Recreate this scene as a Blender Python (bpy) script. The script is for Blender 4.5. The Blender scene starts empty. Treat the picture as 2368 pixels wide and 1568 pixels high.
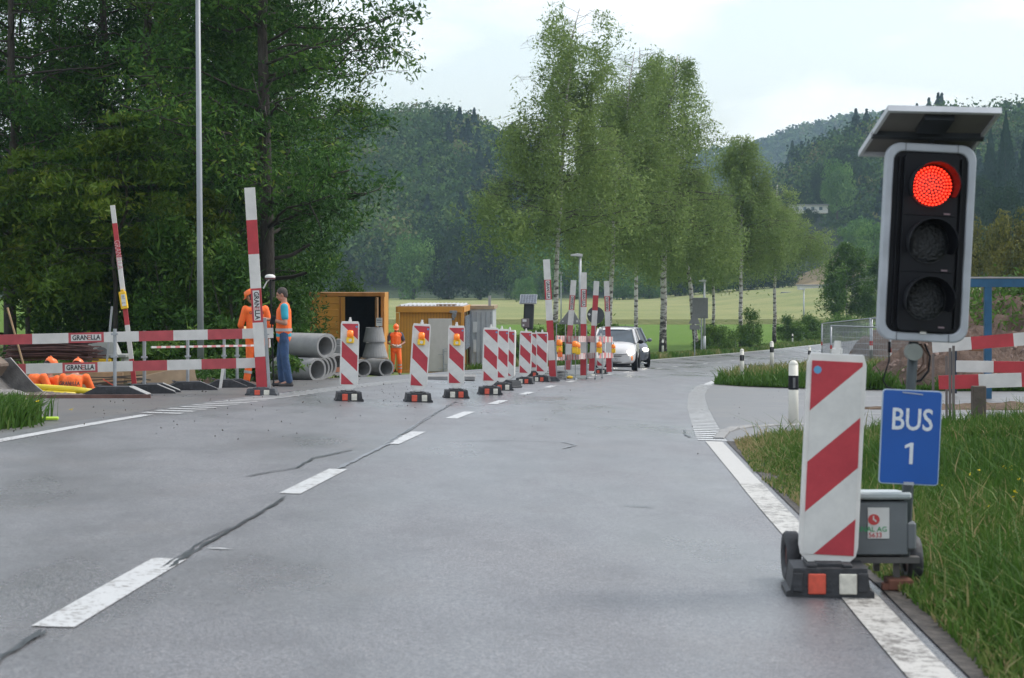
import bpy, math, random
import numpy as np
from mathutils import Vector, Matrix, Euler
R = math.radians
SC = bpy.context.scene
COL = SC.collection

# ---------------------------------------------------------------- camera
EYE = 1.40; F = 4600.0; CX = 1183.5; HY = 640.0   # focal length and horizon in units of a 2367 px wide picture
cam = bpy.data.cameras.new('camera'); camo = bpy.data.objects.new('camera', cam); COL.objects.link(camo)
camo.location = (0, 0, EYE); camo.rotation_euler = (R(90), 0, 0)
cam.sensor_width = 36; cam.lens = 36 * F / 2367; cam.shift_y = -(784 - HY) / 2367
cam.clip_start = 0.1; cam.clip_end = 8000
cam.dof.use_dof = True; cam.dof.focus_distance = 42; cam.dof.aperture_fstop = 7.0
SC.camera = camo
# ---------------------------------------------------------------- sky, sun, exposure
SUN_EL, SUN_AZ = R(52), R(70)                     # azimuth measured from +Y towards +X
w = bpy.data.worlds.new('World'); SC.world = w; w.use_nodes = True
nt = w.node_tree; nt.nodes.clear()
sky = nt.nodes.new('ShaderNodeTexSky'); sky.sky_type = 'NISHITA'; sky.sun_disc = False
sky.sun_elevation = SUN_EL; sky.sun_rotation = SUN_AZ; sky.air_density = 1.2; sky.dust_density = 2.5
tc = nt.nodes.new('ShaderNodeTexCoord'); mp = nt.nodes.new('ShaderNodeMapping'); mp.inputs['Scale'].default_value = (3.2, 3.2, 9.0)
no = nt.nodes.new('ShaderNodeTexNoise'); no.inputs['Scale'].default_value = 1.7; no.inputs['Detail'].default_value = 5; no.inputs['Roughness'].default_value = .5
rp = nt.nodes.new('ShaderNodeValToRGB'); rp.color_ramp.elements[0].position = .43; rp.color_ramp.elements[0].color = (.30, .30, .30, 1)
rp.color_ramp.elements[1].position = .60; rp.color_ramp.elements[1].color = (.97, .97, .97, 1)
mx = nt.nodes.new('ShaderNodeMix'); mx.data_type = 'RGBA'
mx.inputs[7].default_value = (7.4, 7.6, 7.85, 1)
bg = nt.nodes.new('ShaderNodeBackground'); bg.inputs['Strength'].default_value = 0.15
ow = nt.nodes.new('ShaderNodeOutputWorld')
L = nt.links.new
L(tc.outputs['Generated'], mp.inputs['Vector']); L(mp.outputs[0], no.inputs['Vector']); L(no.outputs['Fac'], rp.inputs[0])
L(rp.outputs[0], mx.inputs[0]); L(sky.outputs[0], mx.inputs[6]); L(mx.outputs[2], bg.inputs['Color']); L(bg.outputs[0], ow.inputs['Surface'])
sl = bpy.data.lights.new('sun', 'SUN'); sl.energy = 1.8; sl.angle = R(14); sl.color = (1, .96, .9)
slo = bpy.data.objects.new('sun', sl); COL.objects.link(slo)
sd = Vector((math.sin(SUN_AZ) * math.cos(SUN_EL), math.cos(SUN_AZ) * math.cos(SUN_EL), math.sin(SUN_EL)))
slo.rotation_euler = sd.to_track_quat('Z', 'Y').to_euler()
SC.view_settings.view_transform = 'Standard'; SC.view_settings.look = 'None'; SC.view_settings.gamma = 1; SC.view_settings.exposure = 0.38
try:
    SC.cycles.use_denoising = True; SC.cycles.max_bounces = 6; SC.cycles.diffuse_bounces = 3; SC.cycles.glossy_bounces = 3
    SC.cycles.transmission_bounces = 4; SC.cycles.volume_bounces = 1; SC.cycles.transparent_max_bounces = 6
    SC.cycles.sample_clamp_indirect = 4
except Exception: pass

# ---------------------------------------------------------------- tagging helpers
def tag(o, label=None, cat=None, group=None, kind=None):
    if label: o['label'] = label
    if cat: o['category'] = cat
    if group: o['group'] = group
    if kind: o['kind'] = kind
    return o
def thing(name, label, cat, loc=(0, 0, 0), rot=(0, 0, 0), group=None):
    o = bpy.data.objects.new(name, None); COL.objects.link(o); o.empty_display_size = .1
    o.location = loc; o.rotation_euler = rot
    return tag(o, label, cat, group)
def copy_tree(o, parent=None):
    c = o.copy(); COL.objects.link(c)
    if parent is not None: c.parent = parent
    for ch in list(o.children): copy_tree(ch, c)
    return c

# ---------------------------------------------------------------- materials
MATS = {}
def mat(name, col, rough=.6, metal=0.0, var=.12, vscale=6.0, bump=0.0, bscale=40.0, spec=.5, emit=None, estr=0, coat=0, trans=0, alpha=1):
    if name in MATS: return MATS[name]
    m = bpy.data.materials.new(name); m.use_nodes = True; n = m.node_tree; b = n.nodes['Principled BSDF']
    b.inputs['Roughness'].default_value = rough; b.inputs['Metallic'].default_value = metal
    b.inputs['Specular IOR Level'].default_value = spec; b.inputs['Coat Weight'].default_value = coat
    b.inputs['Transmission Weight'].default_value = trans
    t = n.nodes.new('ShaderNodeTexCoord'); z = n.nodes.new('ShaderNodeTexNoise'); z.inputs['Scale'].default_value = vscale; z.inputs['Detail'].default_value = 6
    n.links.new(t.outputs['Object'], z.inputs['Vector'])
    r = n.nodes.new('ShaderNodeValToRGB'); r.color_ramp.elements[0].position = .3; r.color_ramp.elements[1].position = .7
    r.color_ramp.elements[0].color = (col[0]*(1-var), col[1]*(1-var), col[2]*(1-var), 1)
    r.color_ramp.elements[1].color = (min(1, col[0]*(1+var)), min(1, col[1]*(1+var)), min(1, col[2]*(1+var)), 1)
    n.links.new(z.outputs['Fac'], r.inputs[0]); n.links.new(r.outputs[0], b.inputs['Base Color'])
    if bump:
        z2 = n.nodes.new('ShaderNodeTexNoise'); z2.inputs['Scale'].default_value = bscale; z2.inputs['Detail'].default_value = 4
        n.links.new(t.outputs['Object'], z2.inputs['Vector'])
        bp = n.nodes.new('ShaderNodeBump'); bp.inputs['Strength'].default_value = bump; bp.inputs['Distance'].default_value = .02
        n.links.new(z2.outputs['Fac'], bp.inputs['Height']); n.links.new(bp.outputs[0], b.inputs['Normal'])
    if emit:
        b.inputs['Emission Color'].default_value = (*emit, 1); b.inputs['Emission Strength'].default_value = estr
    MATS[name] = m
    return m
class NB:                                        # small node-building helper
    def __init__(s, m): s.n = m.node_tree.nodes; s.l = m.node_tree.links.new; s.b = s.n.get('Principled BSDF')
    def math(s, op, a, b=None, c=None, clamp=False):
        q = s.n.new('ShaderNodeMath'); q.operation = op; q.use_clamp = clamp
        for i, v in enumerate((a, b, c)):
            if v is None: continue
            if isinstance(v, (int, float)): q.inputs[i].default_value = v
            else: s.l(v, q.inputs[i])
        return q.outputs[0]
    def noise(s, vec, scale, detail=5, rough=.5, dist=0):
        q = s.n.new('ShaderNodeTexNoise'); q.inputs['Scale'].default_value = scale; q.inputs['Detail'].default_value = detail
        q.inputs['Roughness'].default_value = rough; q.inputs['Distortion'].default_value = dist; s.l(vec, q.inputs['Vector']); return q.outputs['Fac']
    def mapping(s, vec, sc): q = s.n.new('ShaderNodeMapping'); q.inputs['Scale'].default_value = sc; s.l(vec, q.inputs['Vector']); return q.outputs[0]
    def ramp(s, fac, stops):
        q = s.n.new('ShaderNodeValToRGB'); e = q.color_ramp.elements
        while len(e) < len(stops): e.new(.5)
        for i, (p, c) in enumerate(stops): e[i].position = p; e[i].color = (*c, 1) if len(c) == 3 else c
        s.l(fac, q.inputs[0]); return q.outputs[0]
    def mix(s, fac, a, b):
        q = s.n.new('ShaderNodeMix'); q.data_type = 'RGBA'
        for i, v in ((0, fac), (6, a), (7, b)):
            if isinstance(v, (int, float)): q.inputs[i].default_value = v
            elif isinstance(v, tuple): q.inputs[i].default_value = (*v, 1)
            else: s.l(v, q.inputs[i])
        return q.outputs[2]
    def bump(s, h, strength, dist=.02):
        q = s.n.new('ShaderNodeBump'); q.inputs['Strength'].default_value = strength; q.inputs['Distance'].default_value = dist
        s.l(h, q.inputs['Height']); s.l(q.outputs[0], s.b.inputs['Normal'])
    def coord(s, k='Object'): return s.n.new('ShaderNodeTexCoord').outputs[k]
def newmat(name):
    m = bpy.data.materials.new(name); m.use_nodes = True; MATS[name] = m; return m, NB(m)

def leafmat(name, stops, rough=.55, trans=.25, spec=.12):
    m, k = newmat(name)
    a = k.n.new('ShaderNodeAttribute'); a.attribute_name = 'tint'
    c = k.ramp(a.outputs['Fac'], stops); k.l(c, k.b.inputs['Base Color']); k.b.inputs['Roughness'].default_value = rough
    k.b.inputs['Specular IOR Level'].default_value = spec
    t = k.n.new('ShaderNodeBsdfTranslucent'); k.l(c, t.inputs['Color'])
    s = k.n.new('ShaderNodeMixShader'); s.inputs[0].default_value = trans
    k.l(k.b.outputs[0], s.inputs[1]); k.l(t.outputs[0], s.inputs[2]); k.l(s.outputs[0], k.n['Material Output'].inputs[0])
    return m

WHITE = mat('white_board_paint', (.60, .59, .56), .55, var=.10, vscale=5, bump=.1)
RED = mat('red_board_paint', (.42, .035, .045), .5, var=.14, vscale=5, bump=.1)
REDOLD = mat('faded_red_paint', (.42, .10, .10), .7, var=.2, vscale=8)
GALV = mat('galvanised_steel', (.33, .35, .37), .45, .7, var=.15)
POLEG = mat('pole_grey_paint', (.27, .29, .31), .5, .3, var=.08, vscale=3)
RUBBER = mat('black_rubber', (.030, .032, .036), .6, var=.35, vscale=20, bump=.3)
RUBG = mat('worn_recycled_rubber', (.065, .07, .078), .6, var=.35, vscale=16, bump=.4)
TEXT = mat('sign_lettering_black', (.03, .03, .035), .6)
LABELW = mat('label_white', (.62, .62, .60), .6, var=.06)
LRED = mat('lettering_red', (.5, .05, .05), .6)
PLASW = mat('white_plastic', (.66, .65, .62), .45, var=.09, vscale=9, bump=.05)
ORL = mat('amber_lens', (.85, .22, .02), .25, var=.15, vscale=30, emit=(1, .25, .02), estr=.15)
YEL = mat('yellow_plastic', (.80, .50, .02), .4, var=.1)
CONC = mat('concrete', (.26, .26, .255), .85, var=.15, vscale=4, bump=.25)
WOOD = mat('formwork_wood', (.36, .24, .14), .8, var=.2, vscale=5, bump=.2)
WOODD = mat('weathered_wood', (.085, .07, .055), .85, var=.25, vscale=8, bump=.3)
BLACKP = mat('black_plastic', (.006, .007, .010), .55, var=.2, spec=.25)
DARKM = mat('dark_metal', (.035, .04, .045), .5, .3, var=.2)
GLASS = mat('window_glass', (.10, .14, .17), .12, var=.2, vscale=3, spec=.7)
HIVIS = mat('hi_vis_orange', (.95, .16, .025), .7, var=.07, vscale=18, bump=.5, bscale=14)

# ---------------------------------------------------------------- mesh builder
class MB:
    def __init__(s): s.v = []; s.f = []; s.m = []; s.mi = 0
    def add(s, vs, fs):
        o = len(s.v); s.v += [tuple(p) for p in vs]; s.f += [tuple(i + o for i in f) for f in fs]; s.m += [s.mi] * len(fs); return s
    def box(s, c, d, rot=None, M=None, bev=0):
        hx, hy, hz = d[0] / 2, d[1] / 2, d[2] / 2
        if bev and min(hx, hy, hz) > bev:
            vs = []; b = bev                                             # chamfered box
            import itertools
            idx = {}
            for sx in (-1, 1):
                for sy in (-1, 1):
                    for sz in (-1, 1):
                        idx[(sx, sy, sz, 0)] = len(vs); vs.append(Vector((sx*hx, sy*(hy-b), sz*(hz-b))))
                        idx[(sx, sy, sz, 1)] = len(vs); vs.append(Vector((sx*(hx-b), sy*hy, sz*(hz-b))))
                        idx[(sx, sy, sz, 2)] = len(vs); vs.append(Vector((sx*(hx-b), sy*(hy-b), sz*hz)))
            I = lambda a, b_, c_, k: idx[(a, b_, c_, k)]
            fs = []
            for q in (-1, 1):
                fs.append((I(q,-1,-1,0), I(q,1,-1,0), I(q,1,1,0), I(q,-1,1,0)))
                fs.append((I(-1,q,-1,1), I(1,q,-1,1), I(1,q,1,1), I(-1,q,1,1)))
                fs.append((I(-1,-1,q,2), I(1,-1,q,2), I(1,1,q,2), I(-1,1,q,2)))
                for r in (-1, 1):
                    fs.append((I(q,r,-1,0), I(q,r,1,0), I(q,r,1,1), I(q,r,-1,1)))
                    fs.append((I(q,-1,r,0), I(q,1,r,0), I(q,1,r,2), I(q,-1,r,2)))
                    fs.append((I(-1,q,r,1), I(1,q,r,1), I(1,q,r,2), I(-1,q,r,2)))
                    for t in (-1, 1): fs.append((I(q,r,t,0), I(q,r,t,1), I(q,r,t,2)))
        else:
            vs = [Vector((x*hx, y*hy, z*hz)) for x in (-1, 1) for y in (-1, 1) for z in (-1, 1)]
            fs = [(0, 1, 3, 2), (4, 6, 7, 5), (0, 4, 5, 1), (2, 3, 7, 6), (0, 2, 6, 4), (1, 5, 7, 3)]
        if rot: E = Euler(rot).to_matrix(); vs = [E @ v for v in vs]
        if M: vs = [M @ v for v in vs]
        return s.add([v + Vector(c) for v in vs], fs)
    def cyl(s, p0, p1, r0, r1=None, n=12, cap=True):
        r1 = r0 if r1 is None else r1; p0 = Vector(p0); p1 = Vector(p1); d = (p1 - p0)
        if d.length < 1e-6: return s
        q = d.to_track_quat('Z', 'Y'); vs = []
        for p, r in ((p0, r0), (p1, r1)):
            for i in range(n): a = 2 * math.pi * i / n; vs.append(p + q @ Vector((r * math.cos(a), r * math.sin(a), 0)))
        fs = [(i, (i + 1) % n, n + (i + 1) % n, n + i) for i in range(n)]
        if cap: fs += [tuple(range(n - 1, -1, -1)), tuple(range(n, 2 * n))]
        return s.add(vs, fs)
    def tube(s, pts, rs, n=8):
        if isinstance(rs, (int, float)): rs = [rs] * len(pts)
        pts = [Vector(p) for p in pts]; vs = []
        for i, p in enumerate(pts):
            d = (pts[min(i + 1, len(pts) - 1)] - pts[max(i - 1, 0)]).normalized()
            up = Vector((0, 1, 0)) if abs(d.y) < .9 else Vector((1, 0, 0)); a = d.cross(up).normalized(); b = d.cross(a)
            for k in range(n): t = 2 * math.pi * k / n; vs.append(p + (a * math.cos(t) + b * math.sin(t)) * rs[i])
        fs = [(i*n+k, i*n+(k+1) % n, (i+1)*n+(k+1) % n, (i+1)*n+k) for i in range(len(pts) - 1) for k in range(n)]
        fs += [tuple(range(n - 1, -1, -1)), tuple(range((len(pts)-1)*n, len(pts)*n))]
        return s.add(vs, fs)
    def pipe(s, p0, p1, ro, ri, n=28):                                 # open pipe with wall thickness
        p0 = Vector(p0); p1 = Vector(p1); q = (p1 - p0).to_track_quat('Z', 'Y'); vs = []
        for p, r in ((p0, ro), (p1, ro), (p1, ri), (p0, ri)):
            for i in range(n): a = 2 * math.pi * i / n; vs.append(p + q @ Vector((r * math.cos(a), r * math.sin(a), 0)))
        return s.add(vs, [(k*n+i, k*n+(i+1) % n, ((k+1) % 4)*n+(i+1) % n, ((k+1) % 4)*n+i) for k in range(4) for i in range(n)])
    def prism(s, poly, y0, y1, plane='xz', M=None):                    # extrude a 2-D outline
        n = len(poly); mk = {'xz': lambda a, b, c: (a, c, b), 'xy': lambda a, b, c: (a, b, c), 'yz': lambda a, b, c: (c, a, b)}[plane]
        vs = [Vector(mk(a, b, y0)) for a, b in poly] + [Vector(mk(a, b, y1)) for a, b in poly]
        if M: vs = [M @ v for v in vs]
        return s.add(vs, [tuple(range(n)), tuple(range(2*n-1, n-1, -1))] + [(i, (i+1) % n, n + (i+1) % n, n+i) for i in range(n)])
    def ell(s, c, r, n=12, m=8, M=None):
        vs = []; c = Vector(c)
        if isinstance(r, (int, float)): r = (r, r, r)
        for j in range(m + 1):
            t = math.pi * j / m
            for i in range(n):
                a = 2 * math.pi * i / n; v = Vector((r[0]*math.sin(t)*math.cos(a), r[1]*math.sin(t)*math.sin(a), r[2]*math.cos(t)))
                if M: v = M @ v
                vs.append(c + v)
        return s.add(vs, [(j*n+i, (j+1)*n+i, (j+1)*n+(i+1) % n, j*n+(i+1) % n) for j in range(m) for i in range(n)])
    def cap(s, p0, p1, r0, r1, n=12):                                  # tapered capsule
        s.cyl(p0, p1, r0, r1, n); s.ell(p0, r0, n, 8); return s.ell(p1, r1, n, 8)
    def grid(s, rows, close=False):
        h, w_ = len(rows), len(rows[0]); vs = [p for r in rows for p in r]
        return s.add(vs, [(j*w_+i, j*w_+(i+1) % w_, (j+1)*w_+(i+1) % w_, (j+1)*w_+i) for j in range(h-1) for i in range(w_ if close else w_-1)])
    def build(s, name, mats, parent=None, smooth=False, bevel=0, sub=0, label=None):
        me = bpy.data.meshes.new(name); me.from_pydata(s.v, [], s.f); me.validate()
        if not isinstance(mats, (list, tuple)): mats = [mats]
        for q in mats: me.materials.append(q)
        if len(mats) > 1 and len(me.polygons) == len(s.m): me.polygons.foreach_set('material_index', s.m)
        import bmesh
        bm = bmesh.new(); bm.from_mesh(me); bmesh.ops.recalc_face_normals(bm, faces=bm.faces); bm.to_mesh(me); bm.free()
        if smooth: me.polygons.foreach_set('use_smooth', [True] * len(me.polygons))
        o = bpy.data.objects.new(name, me); COL.objects.link(o)
        if parent is not None: o.parent = parent
        if bevel: b = o.modifiers.new('bevel', 'BEVEL'); b.width = bevel; b.segments = 2; b.limit_method = 'ANGLE'
        if sub: q = o.modifiers.new('sub', 'SUBSURF'); q.levels = q.render_levels = sub
        if label: o['label'] = label
        return o
def rrect(w_, h, r, n=5, cx=0, cz=0):
    out = []
    for sx, sz, a0 in ((1, 1, 0), (-1, 1, 90), (-1, -1, 180), (1, -1, 270)):
        for i in range(n + 1):
            a = R(a0 + 90 * i / n); out.append((cx + sx*(w_/2-r) + r*math.cos(a), cz + sz*(h/2-r) + r*math.sin(a)))
    return out
TCACHE = {}
def text(s, size, m, parent, loc, rot=(R(90), 0, 0), bold=.02, name='lettering', ext=.002, sx=1.0, mode='CENTER'):
    key = (s, m.name, bold, mode)
    if key not in TCACHE:
        cu = bpy.data.curves.new('t', 'FONT'); cu.body = s; cu.align_x = mode; cu.align_y = 'CENTER'; cu.size = 1; cu.offset = bold; cu.extrude = .008; cu.resolution_u = 3
        cu.materials.append(m); tmp = bpy.data.objects.new('t', cu); me = bpy.data.meshes.new_from_object(tmp); me.name = 'lettering'
        bpy.data.objects.remove(tmp)
        TCACHE[key] = me
    o = bpy.data.objects.new(name, TCACHE[key]); COL.objects.link(o)
    if parent is not None: o.parent = parent
    o.location = loc; o.rotation_euler = rot; o.scale = (size * sx, size, size)
    return o
def granella(parent, loc, rot, h, with_plate=True):
    """company word with the stemless three-bar red E, on its white plate; h = plate height; text reads along local x"""
    E = Euler(rot).to_matrix(); nrm = E @ Vector((0, 0, 1)); loc = Vector(loc)
    if with_plate:
        a = MB(); a.box((0, 0, 0), (h * 4.6, h, .004)); p = a.build('label_plate', LABELW, parent); p.location = loc + nrm * .002; p.rotation_euler = rot
    q = loc + nrm * .006
    text('GRAN', h * 1.05, TEXT, parent, q + E @ Vector((-h * 2.1, 0, 0)), rot, .03, sx=.84, mode='LEFT')
    text('LLA', h * 1.05, TEXT, parent, q + E @ Vector((h * 2.15, 0, 0)), rot, .03, sx=.84, mode='RIGHT')
    a = MB()
    for k in (-1, 0, 1): a.box((h * .46, k * h * .30, 0), (h * .5, h * .11, .004))
    b = a.build('lettering', LRED if with_plate else TEXT, parent); b.location = q; b.rotation_euler = rot

# ---------------------------------------------------------------- terrain functions
def smooth_table(xs, ys, x0, x1, step=.5, win=9):
    g = np.arange(x0, x1, step); v = np.interp(g, xs, ys)
    for _ in range(2):
        p = np.pad(v, win // 2, mode='reflect', reflect_type='odd'); v = np.convolve(p, np.ones(win) / win, 'valid')
    return g, v
_gy, _gc = smooth_table([-20, 0, 8.25, 14, 19.3, 25, 30, 36, 42, 48, 54, 60, 66, 72, 78, 84, 90, 96, 101, 107, 118, 135, 152, 180, 220, 300, 400],
    [-2.6, -2.15, -1.9, -1.58, -1.19, -.75, -.32, .18, .72, 1.33, 2.03, 2.84, 3.69, 4.6, 5.65, 6.75, 7.95, 9.2, 10.35, 11.7, 14.3, 18.6, 23.2, 32, 47, 85, 140], -20, 400, .5, 11)
_dy, _dd = smooth_table([-20, 0, 10, 20, 28, 36, 45, 60, 72, 84, 101, 118, 135, 152, 180, 220, 280, 5000],
    [1.2, 1.34, 1.46, 1.64, 1.86, 2.14, 2.45, 2.96, 3.40, 3.82, 4.37, 4.86, 5.31, 5.72, 6.2, 6.6, 6.9, 6.9], -20, 400, .5, 15)
def cl(y): return np.interp(y, _gy, _gc)
def cls(y): return (cl(y + 1) - cl(y - 1)) / 2
def off(x, y): return (x - cl(y)) / np.sqrt(1 + cls(y) ** 2)
def eo(y): return np.interp(y, [0, 10, 12, 16, 22, 31, 40, 47, 57, 70], [3.52, 3.5, 3.44, 3.34, 3.17, 3.12, 3.16, 3.25, 3.45, 3.52])
def sst(a, b, x): t = np.clip((np.asarray(x, float) - a) / (b - a), 0, 1); return t * t * (3 - 2 * t)
def ground(x, y):
    x = np.asarray(x, float); y = np.asarray(y, float)
    o = off(x, y)
    z = EYE - np.interp(y, _dy, _dd) - .03 * np.clip(o, -4.3, 4.3)
    z = z - .10 * np.clip(-o - 4.6, 0, 5) * sst(44, 58, y) * (1 - sst(140, 200, y))
    z = z + .13 * np.clip(-x - 11, 0, 40) * sst(50, 75, y) * (1 - sst(160, 260, y))
    z = z + 3.4 * sst(28, 75, x) * sst(230, 420, y)
    return z
def gz(x, y): return float(ground(x, y))
def at(px, py, d): return Vector(((px - CX) / F * d, d, EYE - (py - HY) / F * d))
def foot(px, py, lo=4, hi=400):
    """world point where the sight line of a picture point meets the ground"""
    t = np.arange(lo, hi, .05); X = (px - CX) / F * t; Z = EYE - (py - HY) / F * t
    k = np.argmax(Z < ground(X, t)); return Vector((X[k], t[k], gz(X[k], t[k])))
def on(px, d): x = (px - CX) / F * d; return Vector((x, d, gz(x, d)))
def vnoise(P, seed=0):
    """cheap smooth pseudo-noise for arrays of points (N,3), about -1..1"""
    r = np.random.RandomState(seed); s = np.zeros(len(P))
    for k in range(6): a = r.normal(size=3); a *= r.uniform(.6, 2.2) / np.linalg.norm(a); s += np.sin(P @ a + r.uniform(0, 6.28))
    return s / 3.0

# ================================================================ SETTING
def sheet(name, xs_of, ys, mfun, m, kind='structure', zf=None, dz=0.0, smooth=True):
    """a draped sheet: for every y, the x positions xs_of(y)"""
    rows = []
    for y in ys:
        xs = np.asarray(xs_of(y), float); z = (zf or ground)(xs, np.full_like(xs, y)) + dz
        rows.append([(a, y, c) for a, c in zip(xs, z)])
    o = MB().grid(rows).build(name, m, smooth=smooth)
    return tag(o, kind=kind)

# materials of the setting
m, k = newmat('wet_asphalt')
co = k.coord(); big = k.noise(k.mapping(co, (.55, .16, 1)), 1.0, 4, .5); mid = k.noise(k.mapping(co, (1, .5, 1)), 2.2, 5, .6); fine = k.noise(co, 55, 3, .7); spk = k.noise(co, 120, 3, .8); grit = k.noise(co, 22, 4, .8)
base = k.ramp(fine, [(.38, (.060, .063, .068)), (.62, (.20, .208, .222))])
base = k.mix(k.ramp(grit, [(.35, (0, 0, 0)), (.65, (.55, .55, .55))]), base, (.072, .075, .082))
base = k.mix(k.ramp(spk, [(.54, (0, 0, 0)), (.62, (1, 1, 1))]), base, (.36, .34, .34))
base = k.mix(k.math('MULTIPLY', k.ramp(mid, [(.45, (0, 0, 0)), (.7, (1, 1, 1))]), .45), base, (.075, .075, .08))
dirt = k.noise(co, .7, 6, .65)
base = k.mix(k.math('MULTIPLY', k.ramp(dirt, [(.55, (0, 0, 0)), (.75, (1, 1, 1))]), .25), base, (.16, .135, .12))
k.l(base, k.b.inputs['Base Color'])
k.l(k.ramp(k.math('ADD', big, k.math('MULTIPLY', grit, .12)), [(.38, (.20, .20, .20)), (.66, (.52, .52, .52))]), k.b.inputs['Roughness'])
k.b.inputs['Specular IOR Level'].default_value = .8
k.bump(k.math('ADD', fine, k.math('MULTIPLY', spk, .8)), .36, .007)
ASPH = m
m, k = newmat('dusty_asphalt')
co = k.coord(); fine = k.noise(co, 45, 3, .7); dirt = k.noise(co, 1.1, 6, .65)
k.l(k.mix(k.ramp(dirt, [(.35, (0, 0, 0)), (.65, (.45, .45, .45))]), k.ramp(fine, [(.35, (.065, .066, .07)), (.65, (.15, .152, .156))]), (.19, .165, .145)), k.b.inputs['Base Color'])
k.b.inputs['Roughness'].default_value = .42; k.bump(fine, .3, .006); ASPD = m
m, k = newmat('road_paint')
co = k.coord(); wear = k.noise(co, 24, 6, .75); br = k.noise(co, 3, 4, .6)
k.l(k.mix(k.ramp(k.math('ADD', wear, k.math('MULTIPLY', br, .35)), [(.555, (1, 1, 1)), (.64, (0, 0, 0))]), (.50, .51, .51), (.21, .20, .19)), k.b.inputs['Base Color']); k.b.inputs['Roughness'].default_value = .42; k.bump(wear, .3, .004); PAINT = m
m, k = newmat('worn_road_paint')
co = k.coord(); wear = k.noise(co, 17, 6, .8); br = k.noise(co, 2.5, 4, .6)
k.l(k.mix(k.ramp(k.math('ADD', wear, k.math('MULTIPLY', br, .3)), [(.62, (1, 1, 1)), (.74, (0, 0, 0))]), (.15, .14, .125), (.46, .45, .42)), k.b.inputs['Base Color']); k.b.inputs['Roughness'].default_value = .5; k.bump(wear, .3, .004); PAINTW = m
m, k = newmat('scuffed_road_paint')
co = k.coord(); wear = k.noise(co, 20, 6, .8)
k.l(k.mix(k.ramp(wear, [(.56, (1, 1, 1)), (.68, (0, 0, 0))]), (.22, .21, .19), (.44, .43, .405)), k.b.inputs['Base Color']); k.b.inputs['Roughness'].default_value = .48; k.bump(wear, .3, .004); PAINT2 = m
m, k = newmat('meadow_ground')
co = k.coord(); a = k.noise(co, .35, 6, .6); b_ = k.noise(co, 5, 5, .7)
k.l(k.mix(k.ramp(a, [(.35, (0, 0, 0)), (.7, (1, 1, 1))]), k.ramp(b_, [(.3, (.045, .085, .018)), (.7, (.10, .15, .035))]), (.16, .17, .06)), k.b.inputs['Base Color'])
k.b.inputs['Specular IOR Level'].default_value = .08; k.b.inputs['Roughness'].default_value = .9; k.bump(b_, .8, .08); MEADOW = m
m, k = newmat('verge_soil')
co = k.coord(); a = k.noise(co, 1.3, 6, .6); b_ = k.noise(co, 14, 5, .7)
k.l(k.mix(k.ramp(a, [(.4, (0, 0, 0)), (.65, (1, 1, 1))]), k.ramp(b_, [(.3, (.03, .026, .018)), (.7, (.08, .065, .042))]), (.05, .05, .022)), k.b.inputs['Base Color'])
k.b.inputs['Specular IOR Level'].default_value = .1; k.b.inputs['Roughness'].default_value = .95; k.bump(b_, .9, .04); SOILV = m
m, k = newmat('earth')
co = k.coord(); a = k.noise(co, 1.1, 6, .65); b_ = k.noise(co, 9, 6, .75)
k.l(k.mix(a, k.ramp(b_, [(.3, (.07, .045, .032)), (.7, (.23, .16, .12))]), (.20, .13, .10)), k.b.inputs['Base Color'])
k.b.inputs['Roughness'].default_value = .95; k.bump(b_, 1, .15); EARTH = m
m, k = newmat('green_crop')
co = k.coord(); a = k.noise(k.mapping(co, (.5, .12, 1)), .5, 5, .6); b_ = k.noise(k.mapping(co, (6, 1.5, 1)), 1, 5, .8)
k.l(k.mix(k.ramp(a, [(.3, (0, 0, 0)), (.7, (.5, .5, .5))]), k.ramp(b_, [(.3, (.08, .16, .025)), (.7, (.17, .29, .05))]), (.17, .25, .06)), k.b.inputs['Base Color'])
k.b.inputs['Specular IOR Level'].default_value = .08; k.b.inputs['Roughness'].default_value = .9; k.bump(b_, 1, .3); CROP = m
m, k = newmat('wheat')
co = k.coord(); a = k.noise(k.mapping(co, (.02, .05, 1)), 1, 5, .6); b_ = k.noise(k.mapping(co, (1.2, .3, 3)), 1, 5, .8)
k.l(k.mix(k.ramp(a, [(.35, (0, 0, 0)), (.65, (1, 1, 1))]), k.ramp(b_, [(.3, (.14, .175, .065)), (.7, (.23, .26, .105))]), (.27, .27, .12)), k.b.inputs['Base Color'])
k.b.inputs['Specular IOR Level'].default_value = .08; k.b.inputs['Roughness'].default_value = .9; k.bump(b_, 1, .3); WHEAT = m
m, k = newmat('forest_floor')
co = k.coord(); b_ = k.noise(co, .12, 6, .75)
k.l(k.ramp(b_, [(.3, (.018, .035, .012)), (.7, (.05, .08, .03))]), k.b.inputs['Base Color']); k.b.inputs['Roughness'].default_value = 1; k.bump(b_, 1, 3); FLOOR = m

# excavated strip left of the road: a real hole in the ground
def trench(x, y):
    a = sst(29.2, 29.9, y) * (1 - sst(35.0, 35.6, y)) * (1 - sst(-6.05, -5.75, x + .0 * y)) * sst(-14.5, -13.5, x)
    return -1.35 * a
def gground(x, y):
    o = off(x, y)
    road = (1 - sst(4.0, 4.2, np.abs(o))) * (1 - sst(395, 399, y))
    return ground(x, y) + trench(x, y) - .03 - .25 * road
ys = np.concatenate([np.arange(-25, 28, 2.), np.arange(28, 38, .25), np.arange(38, 200, 2.), np.arange(200, 420, 6.), 420 + np.cumsum(np.linspace(10, 180, 42))])
xs = np.concatenate([-np.cumsum(np.linspace(90, 8, 34))[::-1] * 0 - np.geomspace(2200, 41, 34), np.arange(-40, -16, 1.0), np.arange(-16, -4.5, .3), np.arange(-4.5, 41, 1.0), np.geomspace(42, 2200, 40)])
sheet('ground', lambda y: xs, ys, None, MEADOW, zf=gground)

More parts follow.
